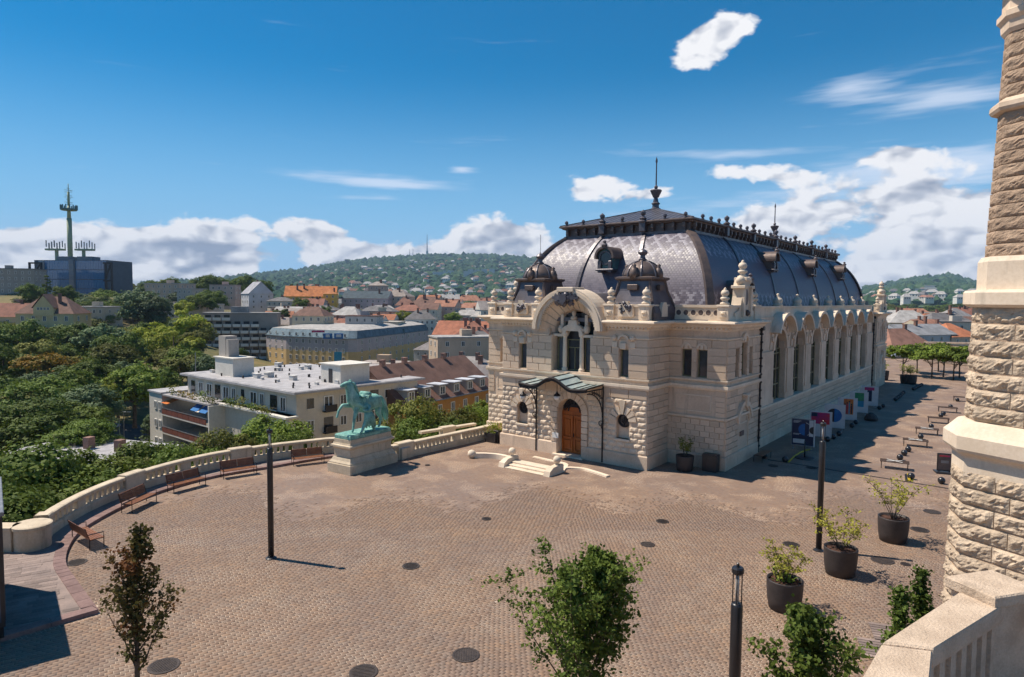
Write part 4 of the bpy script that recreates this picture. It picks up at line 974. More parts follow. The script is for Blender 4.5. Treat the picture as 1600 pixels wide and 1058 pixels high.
ob('end_wall', MB().box(-3.0, -.3, 0, 0, .3, .9).box(-3.0, -.35, .9, 0, .35, 1.0).mesh('end_wall', M['old']), b1, (-19.8 - bl1[0].x, 26.45 - bl1[0].y, 0))
balustrade('side_balustrade', 'straight stone balustrade between the horse statue and the hall', [(-7.5, 41.9), (-6.12, 43.5), (-3.78, 46.2), (-1.21, 49.2), (.1, 50.75)], (1.6, 11.4), 0)
o = balustrade('outer_balustrade', 'short stretch of lower balustrade seen beyond the straight one', [(-6.2, 49.6), (-2.2, 53.2)], (2.6,), -.55, bal=False)
# rampart below the terrace
rp = [(-45, 26.2), (-20.3, 26.2)] + [(p.x - .15, p.y + .1) for p in smooth(BALB, 4)[::-1]] + [(-9.3, 44.6), (-7.0, 48.8), (-2.2, 53.6), (18, 98), (30, 120)]
rings = []
for x, y in rp: rings.append([(x, y, -.12), (x - 1.2, y + 1.2, -24), (x + 2, y - 1, -24), (x + 2 if x > -20 else x, y - 1.0, -.16)])
tag(MB().loft(rings).build('rampart_wall', M['old']), 'stone rampart falling away below the curved terrace', 'wall')

# ---- benches along the terrace
def make_bench(back=True, seatm='wood', L=1.95):
    o = thing('bench', 'x', 'bench', group='slatted benches along the curved terrace')
    for k in range(6): ob('seat_slat', MB().cbox(-L/2, -.30 + k*.094, .42, L/2, -.22 + k*.094, .455, .008).mesh('seat_slat', M[seatm]), o)
    if back:
        for k in range(5):
            z = .50 + k*.085; y = .27 + k*.025; ob('back_slat', MB().loft([[(-L/2, y, z), (-.02, y, z), (-.02, y + .03, z + .005), (-L/2, y + .03, z + .005)], [(-L/2, y + .022, z + .075), (-.02, y + .022, z + .075), (-.02, y + .05, z + .08), (-L/2, y + .05, z + .08)]]).loft([[(.02, y, z), (L/2, y, z), (L/2, y + .03, z + .005), (.02, y + .03, z + .005)], [(.02, y + .022, z + .075), (L/2, y + .022, z + .075), (L/2, y + .05, z + .08), (.02, y + .05, z + .08)]]).mesh('back_slat', M[seatm]), o)
    for s in (-1, 1):
        x = s*(L/2 - .03); l = MB().tube([(x, -.28, 0), (x, -.28, .44)], .02, 5).tube([(x, .26, 0), (x, .26, .46)] + ([(x, .42, .95)] if back else []), .02, 5).tube([(x, -.28, .42), (x, .26, .42)], .02, 5)
        ob('leg', l.mesh('leg', M['iron']), o)
        if back: ob('armrest', MB().tube([(x, -.28, .42), (x, -.28, .66), (x, .34, .66)], .02, 5).mesh('armrest', M['iron']), o)
    return o
bp = make_bench()
def face(v): return math.atan2(v.x, -v.y)                     # bench front (-y) turned to v
BN = [((-17.55, 27.5), 'slatted bench seen from its end, nearest of the row by the kerb', Vector((.62, .78))), ((-18.05, 32.4), 'second bench from the near end, beside the curved kerb', Vector((.97, -.1))), ((-17.2, 35.6), 'third bench from the near end, in the middle of the row', Vector((.85, -.5))),
      ((-15.45, 38.35), 'fourth bench from the near end, left of the lamp post', Vector((.62, -.78))), ((-12.25, 41.3), 'farthest bench of the row, between the lamp post and the statue', Vector((.5, -.86)))]
for i, (p, l, v) in enumerate(BN): place(bp, i == 0, l, (p[0], p[1], 0), face(v))
# ---- lamp posts
M['lampglass'] = mat('lamp_tube', (.50, .48, .46), (.40, .38, .36), .15, 3, 20)
def make_lamp():
    o = thing('lamp_post', 'x', 'lamp post', group='slim black lamp posts on the plaza')
    ob('base_flange', MB().lathe([(.22, 0), (.22, .03), (.15, .06), (.13, .10)], 16).mesh('base_flange', M['black']), o)
    ob('pole', MB().lathe([(.115, .08), (.115, 4.42), (.10, 4.46)], 18).mesh('pole', M['black'], True), o)
    for k in range(4): a = PI/4 + k*PI/2; ob('rod', MB().tube([(.085*math.cos(a), .085*math.sin(a), 4.4), (.085*math.cos(a), .085*math.sin(a), 5.15)], .012, 5).mesh('rod', M['black']), o)
    ob('lamp_tube', MB().lathe([(.035, 4.46), (.035, 5.12)], 10).mesh('lamp_tube', M['lampglass'], True), o)
    ob('cap', MB().lathe([(.04, 5.2), (.10, 5.2), (.12, 5.17), (.12, 5.09), (.1, 5.06), (.02, 5.06)], 16).mesh('cap', M['black']), o)
    ob('hatch', MB().box(-.035, -.121, .55, .035, -.10, .95).mesh('hatch', M['iron']), o)
    ob('knob', MB().lathe([(.03, 5.2), (.03, 5.27), (.01, 5.29)], 8).mesh('knob', M['black']), o)
    return o
lp = make_lamp()
for i, (p, l, k) in enumerate([((-9.25, 26.05), 'slim black lamp post alone on the open left side of the plaza', 1.01), ((13.43, 27.34), 'slim black lamp post standing among the planters before the poster boards', 1.05), ((4.74, 12.9), 'lamp post nearest the camera with its lantern rods seen from above', 1.0)]): place(lp, i == 0, l, (p[0], p[1], 0), .3, (1, 1, k))
# ================================================================== STATUE
AX = Vector((.551, .834, 0)).normalized()                      # pedestal long axis, away from the camera
PC = Vector((-8.62, 40.75, 0)); PRZ = math.atan2(AX.y, AX.x)
pe = thing('statue_pedestal', 'stepped limestone pedestal under the green bronze horse', 'pedestal', PC, PRZ)
def pb(n, x, y, z0, z1, c=.02): return ob(n, MB().cbox(-x, -y, z0, x, y, z1, c).mesh(n, M['old']), pe)
def split_blocks(n, x, y, z0, z1, nx, ny):
    for i in range(nx):
        for j in range(ny): ob(n, MB().cbox(-x + 2*x*i/nx + .004, -y + 2*y*j/ny + .004, z0, -x + 2*x*(i+1)/nx - .004, y*(2*(j+1)/ny - 1) - .004, z1, .015).mesh(n, M['old']), pe)
split_blocks('base_block', 2.05, .98, 0, .55, 4, 2)
ob('lower_moulding', MB().loft([[(sx*a, sy*b, z) for sx, sy in ((-1,-1),(1,-1),(1,1),(-1,1))] for a, b, z in ((1.98, .91, .55), (1.98, .91, .62), (1.88, .81, .74), (1.83, .76, .86), (1.80, .73, .92))]).mesh('lower_moulding', M['old']), pe)
split_blocks('die_block', 1.76, .69, .92, 1.42, 3, 1)
ob('upper_moulding', MB().loft([[(sx*a, sy*b, z) for sx, sy in ((-1,-1),(1,-1),(1,1),(-1,1))] for a, b, z in ((1.76, .69, 1.42), (1.80, .73, 1.48), (1.92, .85, 1.56), (1.92, .85, 1.66), (1.82, .75, 1.70), (1.80, .73, 1.78))]).mesh('upper_moulding', M['old']), pe)
split_blocks('top_block', 1.76, .70, 1.78, 2.02, 3, 1)
st = thing('horse_statue', 'green patinated bronze of a man holding back a rearing horse', 'statue', PC + Vector((0, 0, 2.02)), PRZ + PI)
ob('bronze_base', MB().cbox(-1.74, -.67, 0, 1.74, .67, .24, .03).cbox(-1.7, -.62, .24, 1.7, .62, .28, .02).mesh('bronze_base', M['bronze']), st)
def skin(name, verts, edges, root, mt, parent, sub=2):
    me = bpy.data.meshes.new(name); me.from_pydata([v[:3] for v in verts], edges, []); me.materials.append(mt); o = ob(name, me, parent)
    o.modifiers.new('Skin', 'SKIN'); o.modifiers['Skin'].use_smooth_shade = True
    for i, v in enumerate(verts):
        r = v[3]; me.skin_vertices[0].data[i].radius = r if isinstance(r, tuple) else (r, r); me.skin_vertices[0].data[i].use_root = (i == root)
    sb = o.modifiers.new('Sub', 'SUBSURF'); sb.levels = sub; sb.render_levels = sub
    return o
def chain(V, E, start, pts):
    p = start
    for q in pts: V.append(q); E.append((p, len(V) - 1)); p = len(V) - 1
    return p
# horse: +x is forward; front quarters lifted, head thrown up, near foreleg raised
V, E = [], []
V.append((-.35, 0, 1.92, .54))                                  # 0 barrel
c1_ = chain(V, E, 0, [(.15, 0, 1.98, .56), (.62, 0, 2.12, .54), (.86, 0, 2.38, .44)])
rump = chain(V, E, 0, [(-.8, 0, 1.98, .55), (-1.12, 0, 2.0, .48)])
nk = chain(V, E, c1_, [(1.0, 0, 2.68, .34), (1.06, -.03, 2.98, .27), (1.10, -.06, 3.22, .21)])
hd = chain(V, E, nk, [(1.32, -.10, 3.28, .185), (1.55, -.14, 3.22, .14), (1.74, -.16, 3.17, .115)])
for s in (-1, 1): chain(V, E, nk, [(1.02, -.06 + s*.09, 3.40, .05), (1.03, -.06 + s*.10, 3.52, .02)])
chain(V, E, 2, [(.82, -.20, 1.98, .22), (1.12, -.22, 1.92, .155), (1.50, -.22, 2.02, .105), (1.80, -.23, 1.72, .075), (1.92, -.23, 1.40, .07), (1.98, -.23, 1.28, .075)])   # raised fore
chain(V, E, 2, [(.70, .22, 1.85, .22), (.86, .22, 1.45, .135), (.98, .22, 1.08, .10), (1.04, .22, .72, .075), (1.10, .22, .42, .07), (1.16, .22, .33, .085)])
for s, dx in ((-1, .12), (1, -.22)):
    chain(V, E, 4, [(-.92 + dx, s*.24, 1.62, .29), (-.78 + dx, s*.25, 1.28, .19), (-1.05 + dx, s*.25, .94, .115), (-1.0 + dx, s*.25, .60, .08), (-.92 + dx, s*.25, .42, .075), (-.82 + dx, s*.25, .33, .09)])
skin('horse', V, E, 0, M['bronze'], st)
V, E = [(-1.3, 0, 2.22, .12)], []
chain(V, E, 0, [(-1.55, 0, 2.12, .16), (-1.75, .02, 1.8, .20), (-1.86, .03, 1.4, .20), (-1.92, .04, 1.0, .15), (-1.95, .05, .62, .07)])
skin('tail', V, E, 0, M['bronze'], st)
rm = random.Random(2)
for k in range(14):
    u = k/13; x, z = .70 + .36*u, 2.68 + .82*u
    V, E = [(x, rm.uniform(-.03, .03), z, .075)], []; s = rm.choice((-1, 1)); chain(V, E, 0, [(x - .12, s*.17, z - .08, .07), (x - .20, s*.25, z - .28, .05), (x - .24, s*.24, z - .44, .02)]); skin('mane_lock', V, E, 0, M['bronze'], st, 1)
hair = MB()
for k in range(16):
    a = rm.uniform(-1, 1); hair.tube([(-1.5, a*.1, 2.15), (-1.72 + rm.uniform(-.05, .1), a*.24, 1.75), (-1.88 + rm.uniform(-.1, .1), a*.26, 1.25), (-1.96 + rm.uniform(-.12, .1), a*.2, .6 + rm.uniform(-.1, .2))], [.05, .06, .05, .015], 5)
kind(ob('tail_hair', hair.mesh('tail_hair', M['bronze'], True), st), 'stuff')
ob('saddle_blanket', MB().loft([[(x, .54*math.cos(a), 1.93 + .54*math.sin(a)) for a in [R(d) for d in range(20, 161, 14)]] for x in (-.45, .1)], cap=False, closed=False).mesh('saddle_blanket', M['bronze'], True), st)
ob('bedroll', MB().lathe([(.02, -.4), (.16, -.38), (.17, 0), (.16, .38), (.02, .4)], 10).xf(Matrix.Translation((-.2, 0, 2.52)) @ Matrix.Rotation(PI/2, 4, 'X')).mesh('bedroll', M['bronze'], True), st)
# the herdsman on the near side of the horse (local +y), leaning back against the reins
V, E = [(.12, .62, 1.32, .20)], []
ch = chain(V, E, 0, [(.20, .62, 1.55, .22), (.30, .58, 1.82, .24), (.36, .55, 2.02, .17)])
hdm = chain(V, E, ch, [(.40, .52, 2.16, .085), (.43, .50, 2.28, .125), (.46, .48, 2.42, .11)])
chain(V, E, 2, [(.52, .56, 1.90, .12), (.72, .44, 2.02, .085), (.92, .26, 2.30, .07), (1.0, .2, 2.42, .06)])
chain(V, E, 2, [(.24, .82, 1.86, .12), (.42, .92, 1.66, .09), (.64, .80, 1.66, .075), (.74, .72, 1.72, .06)])
chain(V, E, 0, [(.24, .56, 1.12, .165), (.46, .60, .80, .125), (.66, .62, .50, .095), (.74, .62, .34, .085), (.88, .62, .30, .06)])
chain(V, E, 0, [(-.02, .66, 1.10, .165), (-.10, .66, .76, .125), (-.22, .66, .46, .10), (-.26, .66, .33, .09), (-.12, .68, .30, .06)])
skin('herdsman', V, E, 0, M['bronze'], st)
hat = MB().lathe([(.24, 0), (.26, .03), (.16, .05), (.14, .16), (.02, .19)], 12, (.46, .48, 2.46)); ob('hat', hat.mesh('hat', M['bronze'], True), st)
ck = MB()
for k in range(13):
    a = R(-30 + k*20); x, y = .10 + .28*math.cos(a), .64 + .22*math.sin(a); ck.tube([(.22 + .14*math.cos(a), .62 + .12*math.sin(a), 1.62), (x, y, 1.2), (.06 + .36*math.cos(a) + rm.uniform(-.04, .04), .66 + .26*math.sin(a), .62 + rm.uniform(-.08, .08))], [.07, .085, .05], 6)
ob('cloak', ck.mesh('cloak', M['bronze'], True), st)
ob('rein', MB().tube([(1.0, .2, 2.42), (1.25, .06, 2.85), (1.5, -.06, 3.15)], .02, 5).mesh('rein', M['bronze']), st)
# information block beside the pedestal
ib = thing('information_block', 'low stone block with a tilted picture panel beside the pedestal', 'plinth', G(630, 716), PRZ)
ob('block', MB().cbox(-.42, -.3, 0, .42, .3, .72, .02).mesh('block', M['old']), ib)
M['print'] = mat('printed_panel', (.14, .22, .34), (.52, .55, .56), .3, 5, 14)
ob('panel', MB().add([(-.36, -.24, .74), (.36, -.24, .74), (.36, .24, .86), (-.36, .24, .86), (-.36, -.24, .71), (.36, -.24, .71), (.36, .24, .72), (-.36, .24, .72)], [(0,1,2,3),(4,7,6,5),(0,4,5,1),(1,5,6,2),(2,6,7,3),(3,7,4,0)]).mesh('panel', M['print']), ib)

# ================================================================== ENTRANCE STEPS
es = thing('entrance_steps', 'low pale stone steps with ball-topped ends before the hall door', 'steps', hall_pt(C0, -4.6), -.6728)
L_ = es.matrix_basis
def el(px, py, z=0):  # photo point -> local of the steps
    p = G(px, py, z) - Vector(hall_pt(C0, -4.6)); return Vector((p.dot(EX), p.dot(EY), z))
for k in range(3): ob('step', MB().cbox(-1.55 + .06*k, -.55 + k*.36, 0, 1.55 - .06*k, .85, .05 + .11*k, .02).mesh('step', M['stonew']), es)
for s in (-1, 1):
    ob('cheek', MB().loft([[(s*1.72 - .22, -.6, 0), (s*1.72 + .22, -.6, 0), (s*1.72 + .22, .95, 0), (s*1.72 - .22, .95, 0)], [(s*1.72 - .22, -.5, .28), (s*1.72 + .22, -.5, .28), (s*1.72 + .22, .95, .42), (s*1.72 - .22, .95, .42)], [(s*1.72 - .18, -.1, .46), (s*1.72 + .18, -.1, .46), (s*1.72 + .18, .9, .54), (s*1.72 - .18, .9, .54)]]).mesh('cheek', M['stonew']), es)
    ob('ball', MB().lathe([(.12, 0), (.14, .05), (.10, .09)] + [(.24*math.cos(R(a)), .31 + .24*math.sin(R(a))) for a in range(-68, 91, 22)], 14).mesh('ball', M['stonew'], True), es, (s*1.72, .55, .50))
cl = [Vector((-1.9, .7, 0)), Vector((-2.4, .95, 0)), Vector((-3.2, 1.0, 0)), Vector((-4.0, .7, 0)), Vector((-4.6, .2, 0))]
def sw(pts, w, h, nm):
    rings = []
    for i, p in enumerate(pts):
        d = (pts[min(i+1, len(pts)-1)] - pts[max(i-1, 0)]).normalized(); n = Vector((-d.y, d.x, 0))*w; rings.append([tuple(p - n), tuple(p + n), tuple(p + n*.9 + Vector((0, 0, h))), tuple(p - n*.9 + Vector((0, 0, h)))])
    return ob(nm, MB().loft(rings).mesh(nm, M['stonew']), es)
sw([p.to_3d() for p in smooth([(p.x, p.y) for p in cl], 5)], .16, .32, 'low_wall')
ob('ball', MB().lathe([(.28*math.cos(R(a)), .26 + .28*math.sin(R(a))) for a in range(-70, 91, 20)], 14).mesh('ball', M['stonew'], True), es, (-4.72, .06, 0))
sw([p.to_3d() for p in smooth([(1.85, .9), (1.6, 1.7), (2.4, 2.2), (3.2, 2.1), (4.6, 1.7)], 5)], .16, .10, 'kerb')
sw([p.to_3d() for p in smooth([(-1.7, 2.9), (-.2, 2.75), (1.0, 2.6), (1.5, 1.75)], 5)], .14, .06, 'kerb')

# ================================================================== LEAVES
def leaf_mat(name, c1, c2, c3=None, tr=.24):
    m = bpy.data.materials.new(name); m.use_nodes = True; t = NT(m.node_tree); b = t.n['Principled BSDF']
    geo = t.new('ShaderNodeNewGeometry'); tc = t.new('ShaderNodeTexCoord'); n = t.noise(tc.outputs['Object'], .55, 3)
    oi = t.new('ShaderNodeObjectInfo')
    col = t.mix(t.m('ADD', t.m('MULTIPLY', geo.outputs['Random Per Island'], .6), t.m('MULTIPLY', t.ramp(n, .35, .65), .4)), c1, c2)
    if c3: col = t.mix(t.m('MULTIPLY', t.ramp(t.noise(tc.outputs['Object'], .8, 2), .52, .66), .8), col, c3)
    k = t.m('ADD', t.m('MULTIPLY', oi.outputs['Random'], .75), .68); col = t.mix(1.0, col, t.new('ShaderNodeCombineXYZ', inp={0: k, 1: k, 2: k}).outputs[0], 'MULTIPLY')
    t.l.new(col, b.inputs['Base Color']); b.inputs['Roughness'].default_value = .65; b.inputs['Specular IOR Level'].default_value = .15
    tl = t.new('ShaderNodeBsdfTranslucent', inp={'Color': col}); mx = t.new('ShaderNodeMixShader', inp={0: tr, 1: b.outputs[0], 2: tl.outputs[0]})
    t.l.new(mx.outputs[0], t.n['Material Output'].inputs[0]); return m
M['leaf'] = leaf_mat('leaf_green', (.085, .13, .020), (.175, .225, .036))
M['leafd'] = leaf_mat('leaf_dark', (.060, .10, .018), (.13, .175, .030))
M['leafy'] = leaf_mat('leaf_yellowgreen', (.17, .22, .022), (.32, .33, .040))
M['leafo'] = leaf_mat('leaf_olive', (.105, .12, .026), (.19, .19, .045))
M['leafa'] = leaf_mat('leaf_autumn', (.17, .14, .02), (.36, .19, .025), (.12, .15, .025))
M['leafg'] = leaf_mat('leaf_greygreen', (.075, .12, .055), (.15, .195, .09))
M['leafr'] = leaf_mat('leaf_russet', (.085, .095, .026), (.15, .10, .03), (.24, .075, .03))
M['leafl'] = leaf_mat('leaf_lime', (.24, .25, .035), (.46, .42, .07))
def leaves(pts, nrm, size, rg, asp=.62, jit=.75, fold=False):
    """one bent quad pair per point"""
    n = len(pts); pts = np.asarray(pts); nrm = np.asarray(nrm)
    nv = nrm + jit*rg.normal(size=(n, 3)); nv /= np.linalg.norm(nv, axis=1)[:, None] + 1e-9
    a = np.cross(nv, rg.normal(size=(n, 3))); a /= np.linalg.norm(a, axis=1)[:, None] + 1e-9; b = np.cross(nv, a)
    s = (size*(.65 + .7*rg.random(n)))[:, None]
    # rhombic leaf: base, two shoulders, tip
    P = np.stack([pts - a*s*.5, pts + b*s*asp*.5 - a*s*.05 + nv*s*.08, pts + a*s*.5, pts - b*s*asp*.5 - a*s*.05 + nv*s*.08], 1)
    return P.reshape(-1, 3), np.arange(4*n).reshape(-1, 4)
def crown_mesh(name, seed, w, h, n, size, mt, lobes=16, z0=0., top=.9, openness=.25, cone=0.):
    """broad-leaved crown: many leaf clumps on uneven lobes; w half width, h height, base at z0"""
    rg = np.random.default_rng(seed); C = []; Rr = []
    while len(C) < lobes:
        p = rg.uniform(-1, 1, 3)
        if np.linalg.norm(p) > 1: continue
        p *= (.35 + .65*np.linalg.norm(p))/max(np.linalg.norm(p), .2)*.72
        k = 1 - cone*(p[2]*.5 + .5); C.append((p[0]*w*k, p[1]*w*k, z0 + h*(.5 + .42*p[2]))); Rr.append((.24 + .22*rg.random())*w*(1 - .5*cone*(p[2]*.5 + .5)))
    C = np.array(C); Rr = np.array(Rr); wts = Rr**2/np.sum(Rr**2)
    # clumps on lobe surfaces
    nc = max(40, n//22); li = rg.choice(len(C), nc, p=wts); d = rg.normal(size=(nc, 3)); d[:, 2] = np.abs(d[:, 2])*.9 - .25*rg.random(nc); d /= np.linalg.norm(d, axis=1)[:, None]
    cc = C[li] + d*Rr[li][:, None]*(.72 + .36*rg.random(nc))[:, None]*np.array([1, 1, .85]); cr = Rr[li]*(.24 + .26*rg.random(nc))
    k = rg.integers(0, nc, n); q = rg.normal(size=(n, 3)); q /= np.linalg.norm(q, axis=1)[:, None]
    r = cr[k]*(rg.random(n)**.45); P = cc[k] + q*r[:, None]*np.array([1, 1, .7])
    keep = P[:, 2] > z0 + .02*h; P = P[keep]; N = (q*.55 + d[k]*1.1 + np.array([0, 0, .3]))[keep]
    v, f = leaves(P, N, size, rg, .62, .5); return npmesh(name, v, f, mt), C, Rr
def trunk_mesh(name, seed, h, r, C, bark='bark', limbs=7):
    rd = random.Random(seed); mb = MB(); lean = (rd.uniform(-.03, .03)*h, rd.uniform(-.03, .03)*h)
    mb.tube([(0, 0, -.3), (0, 0, .05*h), (lean[0], lean[1], .45*h), (lean[0]*1.6, lean[1]*1.6, .8*h)], [r*1.35, r, r*.7, r*.2], 8)
    for c in list(C)[:limbs]:
        z = rd.uniform(.3, .55)*h; c = Vector(c); b = Vector((lean[0]*z/h*2, lean[1]*z/h*2, z)); m_ = b.lerp(c, .5) + Vector((0, 0, -.05*h)); mb.tube([b, m_, c], [r*.5, r*.32, r*.08], 6)
    return mb.mesh(name, M[bark], True)
def tree_proto(nm, seed, w, h, n, size, mt, zc=.28, lobes=16, r=.22, cone=0., label='x', cat='tree', group=None):
    o = thing(nm, label, cat, group=group); me, C, _ = crown_mesh('crown', seed, w, h*(1 - zc), n, size, M[mt], lobes, h*zc, cone=cone)
    ob('trunk', trunk_mesh('trunk', seed, h, r, C), o); ob('crown', me, o); return o

# ================================================================== PLANTERS
def shrub(seed, h, w, mt, stems=6, nl=520, size=.11, arching=.5, zmin=.15):
    """multi-stemmed shrub with thin arching branches"""
    rd = random.Random(seed); rg = np.random.default_rng(seed); mb = MB(); P = []; N = []
    for s in range(stems):
        a = 2*PI*s/stems + rd.uniform(-.4, .4); L = h*rd.uniform(.6, 1.0); p = Vector((.05*math.cos(a), .05*math.sin(a), 0)); d = Vector((math.cos(a)*.30*w, math.sin(a)*.30*w, 1)).normalized(); pts = [p.copy()]
        for k in range(7): d = (d + Vector((math.cos(a), math.sin(a), 0))*.055*arching*w*rd.uniform(.3, 1.5) + Vector((rd.uniform(-.12, .12), rd.uniform(-.12, .12), 0))).normalized(); p = p + d*L/7; pts.append(p.copy())
        mb.tube(pts, [.018 - .0018*k for k in range(8)], 5)
        for k in range(3, 8):
            for q in range(3):
                a2 = rd.uniform(0, 2*PI); e = pts[k] + Vector((math.cos(a2)*w*.26, math.sin(a2)*w*.26, rd.uniform(-.02, .16)*h))*rd.uniform(.5, 1.2); mb.tube([pts[k], (pts[k] + e)/2 + Vector((0, 0, .04)), e], [.008, .006, .003], 4)
                for _ in range(max(1, nl//(stems*15))): u = rd.uniform(.35, 1.1); c = pts[k].lerp(e, u) + Vector([rd.gauss(0, .05) for _ in range(3)]); P.append(tuple(c)); N.append((rd.gauss(0, .4), rd.gauss(0, .4), 1))
    v, f = leaves(P, N, size, rg); return mb.mesh('branches', M['bark'], True), npmesh('foliage', v, f, M[mt])
POT = MB().lathe([(.44, 0), (.50, .03), (.555, .35), (.585, .75), (.59, 1.0), (.59, 1.04), (.55, 1.04), (.54, .94)], 32).mesh('pot', M['pot'], True)
SOIL = MB().lathe([(.02, .93), (.3, .96), (.545, .94)], 24)
rr_ = random.Random(1); SOIL.v = [(x, y, z + rr_.uniform(-.02, .04)) for x, y, z in SOIL.v]; SOIL = SOIL.mesh('soil', M['soil'], True)
def planter(px, label, k=1., seed=1, mt='leafl', h=1.35, w=1., nl=620, extra=None, size=.11):
    o = thing('planter', label, 'planter', px if isinstance(px, Vector) else G(*px), random.random()*3, 'dark round planters with shrubs')
    ob('pot', POT, o); ob('soil', SOIL, o)
    br, fo = shrub(seed, h, w, mt, nl=nl, size=size); sh = ob('shrub', br, o, (0, 0, .93)); ob('foliage', fo, sh)
    if extra:
        rg = np.random.default_rng(seed); n = 160; P = np.c_[rg.normal(0, .16, n), rg.normal(0, .16, n), rg.random(n)*.42]; v, f = leaves(P, np.tile((0, 0, 1.), (n, 1)), .13, rg); ob('low_foliage', npmesh('low_foliage', v, f, M[extra]), sh)
    o.scale = (k, k, k); return o
planter(Vector((9.72, 22.05, 0)), 'nearest of three big planters, yellowish shrub with a green tuft at its base', 1.0, 3, 'leafl', 1.6, 1.45, 640, 'leaf')
planter(Vector((13.11, 24.95, 0)), 'middle one of three big planters, bushy pale green shrub beside the lamp post', 1.02, 8, 'leafl', 1.6, 1.6, 800)
planter(Vector((17.27, 28.55, 0)), 'farthest of three big planters, tall sparse pale shrub', 1.04, 21, 'leafl', 1.85, 1.5, 640)
planter(Vector((11.34, 40.35, 0)), 'smaller planter with yellow-green bush in the corner of the hall', .92, 31, 'leafy', 1.25, .95, 520)
# square tub at the left corner of the hall
tb = thing('shrub_tub', 'dark square tub of yellow-green shrubs at the left end of the hall', 'planter', G(772, 690), -.6728)
ob('tub', MB().loft([[(sx*a, sy*a, z) for sx, sy in ((-1,-1),(1,-1),(1,1),(-1,1))] for a, z in ((.48, 0), (.52, .7), (.46, .7), (.45, .6))]).mesh('tub', M['pot']), tb)
rg = np.random.default_rng(9); n_ = 420; v, f = leaves(np.c_[rg.normal(0, .3, n_), rg.normal(0, .3, n_), .65 + rg.random(n_)*.75], np.tile((0, 0, 1.), (n_, 1)), .13, rg); ob('foliage', npmesh('foliage', v, f, M['leafy']), tb)
bn = thing('litter_bin', 'slim dark litter bin beside the square tub', 'bin', G(777.5, 692), -.6728); ob('body', MB().cbox(-.2, -.2, 0, .2, .2, .85, .02).mesh('body', M['black']), bn); ob('lid', MB().cbox(-.22, -.22, .85, .22, .22, .93, .02).mesh('lid', M['iron']), bn)

# ================================================================== BOARDS AND SEATS ALONG THE HALL
def flat(name, par, x0, x1, z0, z1, m, y=-.066):
    return ob(name, MB().box(x0, y, z0, x1, y + .012, z1).mesh(name, m), par)
def disc(name, par, x, z, r, m, y=-.07, a0=0, a1=2*PI, r0=0.):
    return ob(name, MB().arch(x, z, r0, r, y, y + .008, a0, a1, 28).mesh(name, m), par)
M['navy'] = mat('print_navy', (.010, .016, .045), (.018, .03, .08), .4, 2, 9); M['blue'] = mat('print_blue', (.02, .16, .40), (.015, .10, .30), .4, 2, 9)
M['red'] = mat('print_red', (.55, .03, .035), (.30, .02, .16), .4, 1.2, 5); M['green'] = mat('print_green', (.03, .28, .10), (.015, .16, .09), .4, 2, 9); M['cyan'] = mat('print_cyan', (.02, .28, .42), (.02, .2, .34), .4, 2, 9)
M['orange'] = mat('print_orange', (.62, .20, .03), (.45, .10, .03), .4, 2, 9); M['boardw'] = mat('board_white', (.60, .58, .57), (.52, .50, .50), .5, 2, 14); M['steel'] = mat('steel_grey', (.26, .26, .27), (.18, .18, .19), .45, 4, 20, metal=.4)
bd = [(10.85, 12.6), (11.0, 17.0), (11.0, 21.6), (11.0, 26.4), (11.0, 31.4), (11.0, 36.6)]
blab = ['nearest board, navy poster with a pale circle and small white lettering', 'second board, white with a red and purple picture', 'third board, white poster with a big blue and black disc', 'fourth board, white with dark figures on orange', 'fifth board, white with a green and blue picture', 'farthest board, white with a dark figure under a red strip']
